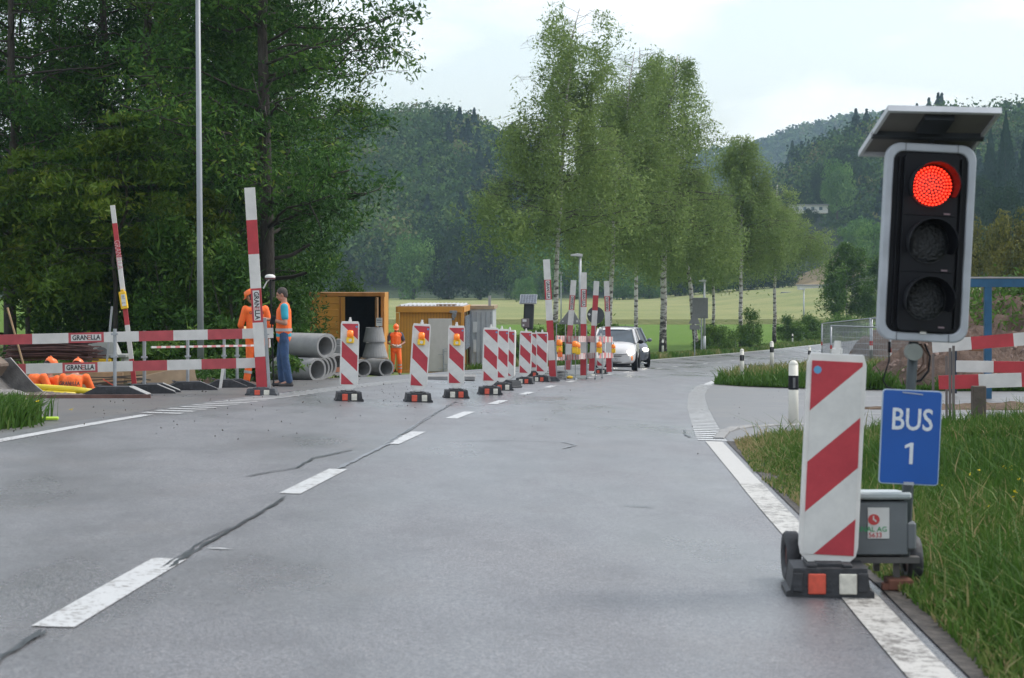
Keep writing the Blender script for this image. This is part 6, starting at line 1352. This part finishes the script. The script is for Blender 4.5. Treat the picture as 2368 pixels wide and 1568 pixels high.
# excavator bucket
b = MB(); n = 14; arc = [(-.95 + .0 * i, 0) for i in range(0)]
prof_ = [(.70 - 1.35 * (i / n) ** .9, -.28 + .62 * (i / n) ** 2.2) for i in range(n + 1)]
outer = prof_; inner = [(x - .01, z + .045) for x, z in prof_][::-1]
b.prism(outer + inner, -.45, .45); b.prism([(.70, -.28)] + prof_[2:] + [(-.30, .45), (.1, .1)], .42, .45); b.prism([(.76, -.30), (.55, -.29), (.55, -.22)], -.47, .47)
bk = thing('excavator_bucket', 'worn grey excavator bucket reaching in from the left picture edge', 'excavator bucket', at(36, 903, 29.9), (0, R(6), R(-8)))
b.build('scoop', mat('worn_steel', (.17, .165, .16), .45, .6, var=.4, vscale=5, bump=.3), bk, smooth=False, bevel=.01)
b = MB(); b.tube([V(-.45, 0, .22), V(-.7, .1, .65), V(-1.6, .3, 1.0)], [.10, .12, .14], 10); b.box((-.38, 0, .34), (.3, .35, .25), (0, R(30), 0), bev=.03); b.build('arm', mat('arm_brown', (.16, .12, .09), .6, .3, var=.3), bk)
# gravel mounds
def mound(name, lab, c, rx, ry, h, m, seed, n=46, rough=.16, peak=1.6, stones=0, kind=None):
    r_ = np.random.RandomState(seed); rows = []; g = np.linspace(-1, 1, n); XX, YY = np.meshgrid(g, g); P = np.stack([XX.ravel() * rx * 2.2, YY.ravel() * ry * 2.2, 0 * XX.ravel()], 1)
    N = (vnoise(P * 1.6, seed) * .5 + vnoise(P * 5, seed + 1) * .22 + r_.normal(size=len(P)) * .13).reshape(n, n)
    Rr = np.sqrt(XX ** 2 + YY ** 2); Z = h * np.clip(1 - Rr, 0, 1) ** (1 / peak) * (1 + rough * N * 2) + rough * h * N * .5 * (Rr < .97) - .12 * (Rr > .93)
    b = MB(); b.grid([[(XX[i, j_] * rx, YY[i, j_] * ry, Z[i, j_]) for j_ in range(n)] for i in range(n)]); o = b.build(name, m, smooth=True)
    o.location = c; return tag(o, lab, name.replace('_', ' ')) 
GRAV = mat('gravel', (.17, .14, .12), .95, var=.55, vscale=16, bump=1, bscale=22)
mound('gravel_heap', 'brown gravel heap at the trench edge in front of the bending worker', V(-7.0, 30.0, gz(-7, 30) - .05), 1.05, .55, .13, GRAV, 1)
mound('gravel_heap', 'grey gravel bank under the excavator bucket at the left edge', V(-8.4, 29.6, gz(-8.4, 29.6) - .03), 1.3, .6, .26, mat('grey_gravel', (.20, .19, .18), .95, var=.5, vscale=16, bump=1, bscale=22), 2)
mound('soil_heap', 'low soil heap behind the rear ramps below the lamp pole', V(-5.9, 38.2, gz(-5.9, 38.2) - .05), 1.4, .8, .22, EARTH, 3)
b = MB(); b.box((0, 0, 0), (2.6, .05, .10)); put(b, 'rusty_beam', mat('rusty_steel', (.13, .07, .055), .8, var=.3), at(140, 921, 29.0), 'low rusty beam along the pavement edge before the gravel', 'beam', (0, 0, R(4)))
# rebar pile and workbench
r_ = random.Random(9)
b = MB()
for i in range(110): z = r_.uniform(0, .42); y = r_.uniform(-.25, .25); L1 = r_.uniform(.55, 1.0) * (1 - z * .5); b.tube([V(-L1, y, z + r_.gauss(0, .01)), V(0, y + r_.gauss(0, .02), z + .015), V(L1 * .95, y, z + r_.gauss(0, .02))], .011, 5)
put(b, 'rebar_pile', mat('rust_brown', (.075, .035, .032), .8, var=.4), at(125, 833, 36.6), 'dark rusty pile of reinforcement bars behind the workers\' helmets', 'rebar pile')
wb = thing('workbench', 'grey workbench with a round saw guard on top behind the planks', 'workbench', at(240, 880, 37.5))
b = MB(); b.box((.0, 0, .47), (.95, .6, .06), bev=.01); b.build('bench_top', mat('bench_grey', (.22, .23, .22), .6), wb)
for s in (-1, 1): b = MB(); b.box((s * .38, 0, .22), (.06, .5, .46), (0, R(s * 8), 0)); b.build('leg', mat('bench_grey', (.22, .23, .22), .6), wb)
b = MB(); b.prism([(-.34, .50), (.30, .50), (.26, .60), (.20, .74), (-.24, .74), (-.34, .80)], -.2, .2); hg = b.build('saw_housing', mat('pale_grey_plastic', (.33, .34, .32), .6), wb); b = MB(); b.cyl((0, -.21, .51), (0, -.225, .51), .13, .13, 24); b.build('saw_guard', mat('guard_grey', (.12, .12, .12), .5), hg)
b = MB(); b.box((.02, -.2, .36), (.36, .2, .13), bev=.015); b.build('tool_box', YEL, wb)
b = MB(); b.cyl((0, 0, 0), (-.28, .05, .95), .018, .018, 8); put(b, 'shovel_handle', WOOD, at(54, 842, 33.5), 'wooden shovel handle leaning left of the helmeted worker', 'shovel')
b = MB(); b.cyl((0, 0, 0), (.1, .0, 1.1), .02, .02, 8); put(b, 'survey_stake', GALV, at(246, 850, 35.8), 'thin stake right of the foremost ramp post', 'stake')
b = MB(); b.box((0, 0, .02), (.22, .1, .035), (0, 0, R(10)), bev=.01); put(b, 'lime_wedge', mat('lime_plastic', (.45, .65, .05), .5), foot(112, 972), 'small lime green plastic piece on the ground at the left', 'plastic piece')

# ================================================================ RIGHT SIDE: fence, earth, frame, barriers
b = MB()
def vplank(lab, x0, y0, x1, y1, d0, d1_, h, cuts, first_red, group='planks of the right barrier'):
    p0 = at(x0, y0, d0); p1 = at(x1, y1, d1_); v = p1 - p0
    root = thing('barrier_plank', lab, 'barrier plank', p0, (0, -math.asin(v.z / v.length), math.atan2(v.y, v.x)), group)
    b = MB(); xs_ = [x0] + cuts + [x1]
    for j in range(len(xs_) - 1):
        a = (xs_[j] - x0) / (x1 - x0) * v.length; c = (xs_[j+1] - x0) / (x1 - x0) * v.length; b.mi = (j + (1 if first_red else 0)) % 2; b.box(((a + c) / 2, 0, 0), (c - a, .03, h))
    b.build('striped_board', [WHITE, RED], root)
vplank('upper right plank starting behind the traffic light pole', 2156, 801, 2560, 768, 26, 24.5, .165, [2250.5, 2350, 2450], False)
vplank('middle right plank starting with a chipped white end', 2210, 847, 2560, 852, 27.0, 26.5, .155, [2298, 2390, 2480], False)
vplank('lower right plank starting with a red end nailed to a wooden stake', 2170, 884.5, 2560, 872, 25.2, 24.6, .175, [2264, 2364, 2460], True)
vplank('thin rail behind the upper right plank', 2200, 791, 2560, 757, 29, 28, .04, [2280, 2320, 2361, 2430, 2480], True)
for i, (px, d, h, lab) in enumerate([(2157, 25.8, .93, 'leftmost steel stake of the right barrier'), (2196, 24.2, 1.02, 'steel stake at the end of the lower right plank'), (2204, 24.0, 1.05, 'second steel stake beside the lower right plank end'), (2188, 26.2, .9, 'steel stake behind the chipped plank')]):
    p = on(px, d); b = MB(); b.box((0, 0, h / 2), (.028, .03, h)); put(b, 'steel_stake', mat('rusty_stake', (.16, .14, .13), .6, .4), p, lab, 'stake', group='steel stakes of the right barrier')
b = MB(); b.box((0, 0, .26), (.17, .12, .56), bev=.01); put(b, 'wooden_stake', WOODD, on(2262, 24.9), 'thick brown wooden stake carrying the lower right plank', 'stake')
# earth mounds on the right
mound('earth_heap', 'reddish brown rubble heap between the wire fence and the blue frame', V(10.9, 47.5, gz(10, 47.5) - .15), 2.5, 3.4, 1.5, EARTH, 4, n=90, rough=.12, peak=1.9)
mound('earth_bank', 'large brown earth bank behind the blue frame at the right edge', V(23.5, 76, gz(18, 76) - .4), 11, 8, 4.2, EARTH, 6, n=80, rough=.10, peak=2.4)
r_ = np.random.RandomState(5)
C = np.stack([r_.uniform(14.0, 34, 15000), r_.uniform(70, 80, 15000), np.zeros(15000)], 1); q = np.sqrt(((C[:, 0] - 23.5) / 11) ** 2 + ((C[:, 1] - 76) / 8) ** 2); C = C[q < .8]; q = q[q < .8]; C[:, 2] = gz(18, 76) - .4 + 4.2 * (1 - q) ** .42 + np.abs(r_.normal(size=len(C))) * .35
tag(link(leaf_mesh('bank_scrub', C, .2, LM_BUSH, r_, .35 + .2 * vnoise(C, 2)), 'bank_scrub'), kind='stuff')
RST = np.random.RandomState(8); b = MB()
for i in range(120):
    a, q = RST.uniform(0, 6.28), RST.rand() ** .5; x, y = 10.9 + 2.2 * q * math.cos(a), 47.5 + 3.2 * q * math.sin(a); s = RST.uniform(.04, .13); b.box((x, y, gz(10, 47.5) - .15 + 1.5 * (1 - q * .93) ** .53 + .02), (s * 1.4, s, s * .8), tuple(RST.uniform(0, 3, 3)), bev=s * .15)
tag(b.build('rubble_stones', mat('rubble', (.25, .18, .15), .9, var=.4, vscale=3)), kind='stuff')
b = MB(); r_ = random.Random(3)
q0 = foot(2150, 965); 
mound('soil_heap', 'thin strip of bare brown soil beyond the grass at the right edge', V(8.3, 31.8, gz(8, 31.8) - .02), 3.0, .6, .14, mat('bare_soil', (.11, .075, .05), .95, var=.4, vscale=8, bump=1, bscale=14), 12, rough=.3)
b = MB(); rows = []
for y in (27.0, 27.35): rows.append([(x, y + .35 * (x - 6), gz(x, y) + .05) for x in np.linspace(5.6, 10.5, 12)])
b.grid(rows); tag(b.build('gravel_strip', mat('white_gravel', (.42, .42, .42), .9, var=.4, vscale=14, bump=1, bscale=20)), kind='structure')
# blue steel frame
BLU = mat('blue_steel', (.015, .085, .17), .45, .2, var=.15); d = 38
fr = thing('blue_frame', 'blue steel frame of a site rack rising behind the right barrier', 'steel frame', on(2300, d)); fb = Vector(fr.location); zT = EYE - (654 - HY) / F * d - fb.z; q_ = lambda px: (px - CX) / F * d - fb.x
def fpart(mb, name): return mb.build(name, BLU, fr, bevel=.006)
b = MB(); b.box(((q_(2242) + q_(2560)) / 2, 0, zT), (q_(2560) - q_(2242), .12, .165)); fpart(b, 'beam'); b = MB(); b.box(((q_(2242) + q_(2560)) / 2, 1.9, zT), (q_(2560) - q_(2242), .12, .16)); fpart(b, 'beam')
for px in (2283, 2520): b = MB(); b.box((q_(px), 0, (zT - .08) / 2), (.135, .11, zT - .08)); fpart(b, 'post')
b = MB(); b.box((q_(2254), 1.9, (zT - .08) / 2), (.13, .11, zT - .08)); b.build('post', mat('dark_blue_steel', (.008, .02, .04), .5), fr)
b = MB(); b.box(((q_(2242) + q_(2560)) / 2, 0, zT + .10), (q_(2560) - q_(2242), .16, .03)); b.build('top_strip', mat('weathered_strip', (.36, .34, .33), .7, var=.3, vscale=3), fr)
b = MB(); b.box((0, 0, .12), (.45, .3, .26), bev=.01); put(b, 'crate', mat('rust_crate', (.20, .09, .04), .7, var=.2), at(2266, 800, 44) - V(0, 0, .1), 'small brown crate between the blue posts', 'crate')
# wire construction fence
def fence_panel(pa, pb, h, lab):
    v = pb - pa; v.z = 0; rt = thing('wire_fence', lab, 'wire fence', pa, (0, 0, math.atan2(v.y, v.x)), 'wire construction fence panels'); Lf = v.length; dz = pb.z - pa.z
    b = MB(); b.tube([V(0, 0, 0), V(0, 0, h)], .035, 8); b.tube([V(Lf, 0, dz), V(Lf, 0, dz + h)], .035, 8); b.tube([V(0, 0, h), V(Lf, 0, dz + h)], .026, 8); b.tube([V(0, 0, .15), V(Lf, 0, dz + .15)], .02, 8); b.build('tube_frame', GALV, rt, smooth=True)
    b = MB(); n = int(Lf / .12)
    for i in range(1, n): x = Lf * i / n; zz = dz * i / n; b.box((x, 0, zz + h / 2), (.006, .006, h - .1))
    for i in range(1, 9): b.add([(0, -.003, h * i / 9), (Lf, -.003, dz + h * i / 9), (Lf, .003, dz + h * i / 9 + .007), (0, .003, h * i / 9 + .007)], [(0, 1, 2, 3)])
    b.build('wire_mesh', GALV, rt)
    for x, zz in ((0, 0), (Lf, dz)):
        b = MB(); b.cyl((x, 0, zz + h * .52), (x, 0, zz + h * .60), .042, .042, 8, cap=False); b.build('red_band', LRED, rt); b = MB(); b.cyl((x, 0, zz + h * .44), (x, 0, zz + h * .52), .042, .042, 8, cap=False); b.build('white_band', LABELW, rt)
    b = MB(); b.box((0, 0, .06), (.25, .6, .12), bev=.02); b.build('concrete_foot', CONC, rt)
A = on(1900, 88); B_ = on(2012, 71); C_ = on(2130, 66); E_ = on(1921, 72)
fence_panel(A, B_, 2.0, 'rear wire fence panel left of the traffic light')
fence_panel(E_, B_ + V(.1, -3.2, 0), 1.75, 'nearer wire fence panel left of the traffic light, starting at the double posts')
fence_panel(B_ + V(.05, 0, 0), C_, 2.0, 'wire fence panel passing behind the traffic light')
# buildings and parked cars on the far right
Bh = thing('white_house', 'long low white house on the hillside between birches and traffic light', 'house', at(1868, 492, 575)); WH = mat('house_white', (.62, .62, .60), .7)
b = MB(); b.box((0, 0, .9), (10.5, 6, 2.2)); b.build('wall', WH, Bh); b = MB(); b.prism([(-5.6, 2.0), (5.6, 2.0), (5.4, 2.35), (-5.4, 2.35)], -3.4, 3.4); b.build('roof', mat('flat_roof', (.25, .25, .26), .7), Bh)
for x in (-3.6, -1.4, .9, 3.2): b = MB(); b.box((x, -3.02, 1.1), (.9, .05, .9)); b.build('window', GLASS, Bh)
Bh = thing('parking_building', 'pale building behind the parked cars at the end of the field', 'building', at(1890, 690, 470)); b = MB(); b.box((0, 0, 1.4), (9, 5, 3.2)); b.build('wall', WH, Bh); b = MB(); b.box((0, 0, 3.1), (9.6, 5.6, .3)); b.build('roof', mat('flat_roof', (.25, .25, .26), .7), Bh)
b = MB(); b.box((-2, -2.53, 1.2), (1.6, .06, 1.3)); b.build('window', GLASS, Bh); b = MB(); b.box((1.6, -2.53, 1.2), (1.6, .06, 1.3)); b.build('window', GLASS, Bh)

# ================================================================ CARS
def car(lab, loc, rot, paint, W=1.64, L_=3.54, H=1.48, lights=True, plate=None, small=False, wheelr=.29, grille=True, cladding=False):
    """front faces -Y"""
    rt = thing('car', lab, 'car', loc, (0, 0, R(rot))); hw = W / 2
    st = [ # y, half width, z bottom, z shoulder, z top
        (0, .70, .26, .52, .60), (.07, .86, .22, .62, .74), (.25, .955, .20, .72, .84), (.60, .99, .20, .80, .93), (.95, 1.0, .20, .86, .99), (1.4, 1.0, .20, .90, 1.0), (2.2, 1.0, .20, .93, 1.0), (L_ - .5, .98, .22, .96, 1.0), (L_ - .12, .94, .26, .92, .98), (L_, .84, .32, .80, .88)]
    b = MB(); rows = []; k_ = H / 1.48
    for y, w_, zb, zs, zt in st:
        w1 = hw * w_; zb, zs, zt = zb * k_, zs * k_, zt * k_
        half = [(0, zb), (w1 * .80, zb), (w1 * .97, zb + .10), (w1, (zb + zs) / 2), (w1 * .97, zs), (w1 * .86, (zs * .4 + zt * .6)), (w1 * .55, zt), (0, zt + .01)]
        rows.append([(x, y, z) for x, z in half] + [(-x, y, z) for x, z in half[::-1][1:-1]])
    b.grid(rows, close=True); b.add([V(*q) for q in rows[0]], [tuple(range(len(rows[0])))]); b.add([V(*q) for q in rows[-1]], [tuple(range(len(rows[0])))])
    bo = b.build('body', paint, rt, smooth=True, sub=1 if small else 2)
    zc = .95 * k_; Ht = H
    gl = [(.98, hw * .90, zc), (1.62, hw * .74, Ht - .05), (2.0, hw * .745, Ht), (L_ - .75, hw * .72, Ht - .03), (L_ - .10, hw * .84, zc)]
    b = MB(); base_ = [(hw * .93, .92), (hw * .93, L_ - .12), (-hw * .93, L_ - .12), (-hw * .93, .92)]; top_ = [(hw * .745, 1.66), (hw * .74, L_ - .55), (-hw * .74, L_ - .55), (-hw * .745, 1.66)]
    b.add([(x, y, zc - .03) for x, y in base_] + [(x, y, Ht - .07) for x, y in top_], [(0, 1, 5, 4), (1, 2, 6, 5), (2, 3, 7, 6), (3, 0, 4, 7)]); cab = b.build('window_glass', mat('car_glass', (.055, .075, .09), .08, var=.3, vscale=2, spec=.8), rt)
    b = MB(); rr_ = []
    for y, w_, z in ((1.60, .755, -.075), (1.72, .76, -.03), (2.1, .755, 0), (L_ - .9, .745, -.01), (L_ - .50, .74, -.06)): rr_.append([(hw * w_ * s, y, Ht + z - .05 * abs(s) ** 3) for s in (-1, -.8, -.4, 0, .4, .8, 1)])
    b.grid(rr_); b.grid([[(x, y, z - .045) for x, y, z in r_] for r_ in rr_]); b.build('roof', paint, rt, smooth=True)
    b = MB()
    for s in (-1, 1):
        b.tube([(s * hw * .935, .90, zc - .02), (s * hw * .75, 1.64, Ht - .07)], .038, 6); b.tube([(s * hw * .94, L_ - .12, zc - .02), (s * hw * .75, L_ - .55, Ht - .07)], .06, 6); b.tube([(s * hw * .955, 1.95, zc - .02), (s * hw * .76, 2.0, Ht - .07)], .03, 6)
    b.build('pillar', paint, rt)
    if not small:
        for s in (-1, 1): b = MB(); b.ell((s * (hw + .10), 1.18, .98 * k_), (.10, .06, .075), 12, 8); b.box((s * (hw + .0), 1.2, .95 * k_), (.10, .03, .03)); b.build('mirror', BLACKP if not cladding else paint, rt, smooth=True)
        b = MB(); b.grid([[(hw * .60 * s, -.005 + .10 * abs(s) ** 2, z + .02 * abs(s)) for s in np.linspace(-1, 1, 9)] for z in (.42 * k_, .50 * k_)]); b.grid([[(hw * .74 * s, -.012 + .14 * abs(s) ** 2, z + .02 * abs(s) ** 2) for s in np.linspace(-1, 1, 9)] for z in (.24 * k_, .34 * k_)])
        if not cladding: b = MB(); n = 15; pts = [(hw * .78 * s, -.02 + .16 * abs(s) ** 2.2, (.30 + .20 * abs(s) ** 6) * k_) for s in np.linspace(-1, 1, n)]; b.tube(pts, .014, 6); b.tube([(hw * .78 * s, -.02 + .16 * abs(s) ** 2.2, .515 * k_) for s in np.linspace(-1, 1, n)], .014, 6); b.grid([[(hw * .72 * s, -.008 + .16 * abs(s) ** 2.2, z) for s in np.linspace(-1, 1, 9)] for z in (.19, .27)])
        b.build('grille', BLACKP, rt)
        b = MB(); b.box((0, .02, .16), (W * .80, .10, .06), bev=.01); b.build('lower_bumper', BLACKP if not cladding else GALV, rt)
        if plate: b = MB(); b.box((0, -.045, .40 * k_), (.50, .012, .11)); pp_ = b.build('number_plate', mat('plate_white', (.5, .5, .5), .5), rt); text(plate, .10, TEXT, pp_, (0, -.053, .40 * k_), (R(90), 0, 0), .01)
        b = MB(); b.tube([(x, .50 + .0 * x, (.905) * k_ + .012) for x in (-.12, .12)], .006, 4); 
        b = MB(); b.tube([(hw * .66, .02, .60 * k_), (hw * .45, -.03, .575 * k_), (0, -.045, .565 * k_), (-hw * .45, -.03, .575 * k_), (-hw * .66, .02, .60 * k_)], .009, 5); b.build('bonnet_gap', DARKM, rt)
        b = MB()
        for s in (-1, 1): b.tube([(s * .05, .88, .99 * k_), (s * .30 - .2, .93, 1.02 * k_)], .008, 4)
        b.build('wiper', BLACKP, rt)
    for s in (-1, 1):
        b = MB(); b.ell((s * hw * .73, .10, .645 * k_), (.16, .09, .085), 14, 8); hl = b.build('headlight', mat('headlight_glass', (.6, .6, .55), .1, emit=(1, .93, .8), estr=(2.2 if lights else .0)), rt, smooth=True)
        if lights: b = MB(); b.ell((s * hw * .73, .03, .64 * k_), (.06, .04, .055), 10, 8); b.build('bulb', mat('lit_bulb', (1, 1, .9), .2, emit=(1, .92, .75), estr=30), hl)
        if lights and not cladding: b = MB(); b.ell((s * hw * .80, .07, .44 * k_), (.035, .04, .09), 8, 6); b.build('indicator', ORL, rt)
        for y in (.62, L_ - .62):
            b = MB(); n = 20; x0 = s * (hw - .10)
            b.cyl((x0 - .095, y, wheelr), (x0 + .095, y, wheelr), wheelr, wheelr, n); wh = b.build('wheel', RUBBER, rt, bevel=.02)
            if not small: b = MB(); b.cyl((x0 + s * .097, y, wheelr), (x0 + s * .10, y, wheelr), wheelr * .62, wheelr * .62, 14); b.build('rim', mat('alloy', (.35, .36, .38), .3, .8), wh); b = MB(); b.cyl((s * (hw - .14), y, wheelr + .03), (s * (hw + .004), y, wheelr + .03), wheelr + .06, wheelr + .06, 20); b.build('wheel_arch', BLACKP, rt)
    return rt
WP = mat('white_car_paint', (.62, .61, .60), .25, var=.02, coat=.6); GP = mat('dark_grey_car_paint', (.11, .12, .14), .3, .5, var=.03, coat=.6)
p = on(1417, 69.5); car('small white hatchback with headlights on driving towards the camera behind the boards', p, -6, WP, plate='145 172')
p = on(1456, 80); car('dark grey car with headlights on, following the white hatchback', p, 4, GP, W=1.72, L_=3.9, H=1.60, cladding=True, wheelr=.33, lights=True)
for i, (px, d, col, lab) in enumerate([(1846, 430, (.02, .03, .06), 'dark blue car parked leftmost at the far end of the field'), (1868, 436, (.25, .27, .29), 'silver car parked second from the left at the far end of the field'), (1888, 440, (.05, .05, .06), 'black car parked third from the left at the far end of the field'), (1915, 445, (.5, .5, .5), 'white car parked at the far end of the field right of the black one')]):
    p = at(px, 690.5, d); car(lab, p, 78, mat('car_paint_%d' % i if False else 'far_car_paint' + 'abcd'[i], col, .3, coat=.5), W=1.75, L_=4.2, H=1.45, lights=False, small=True)
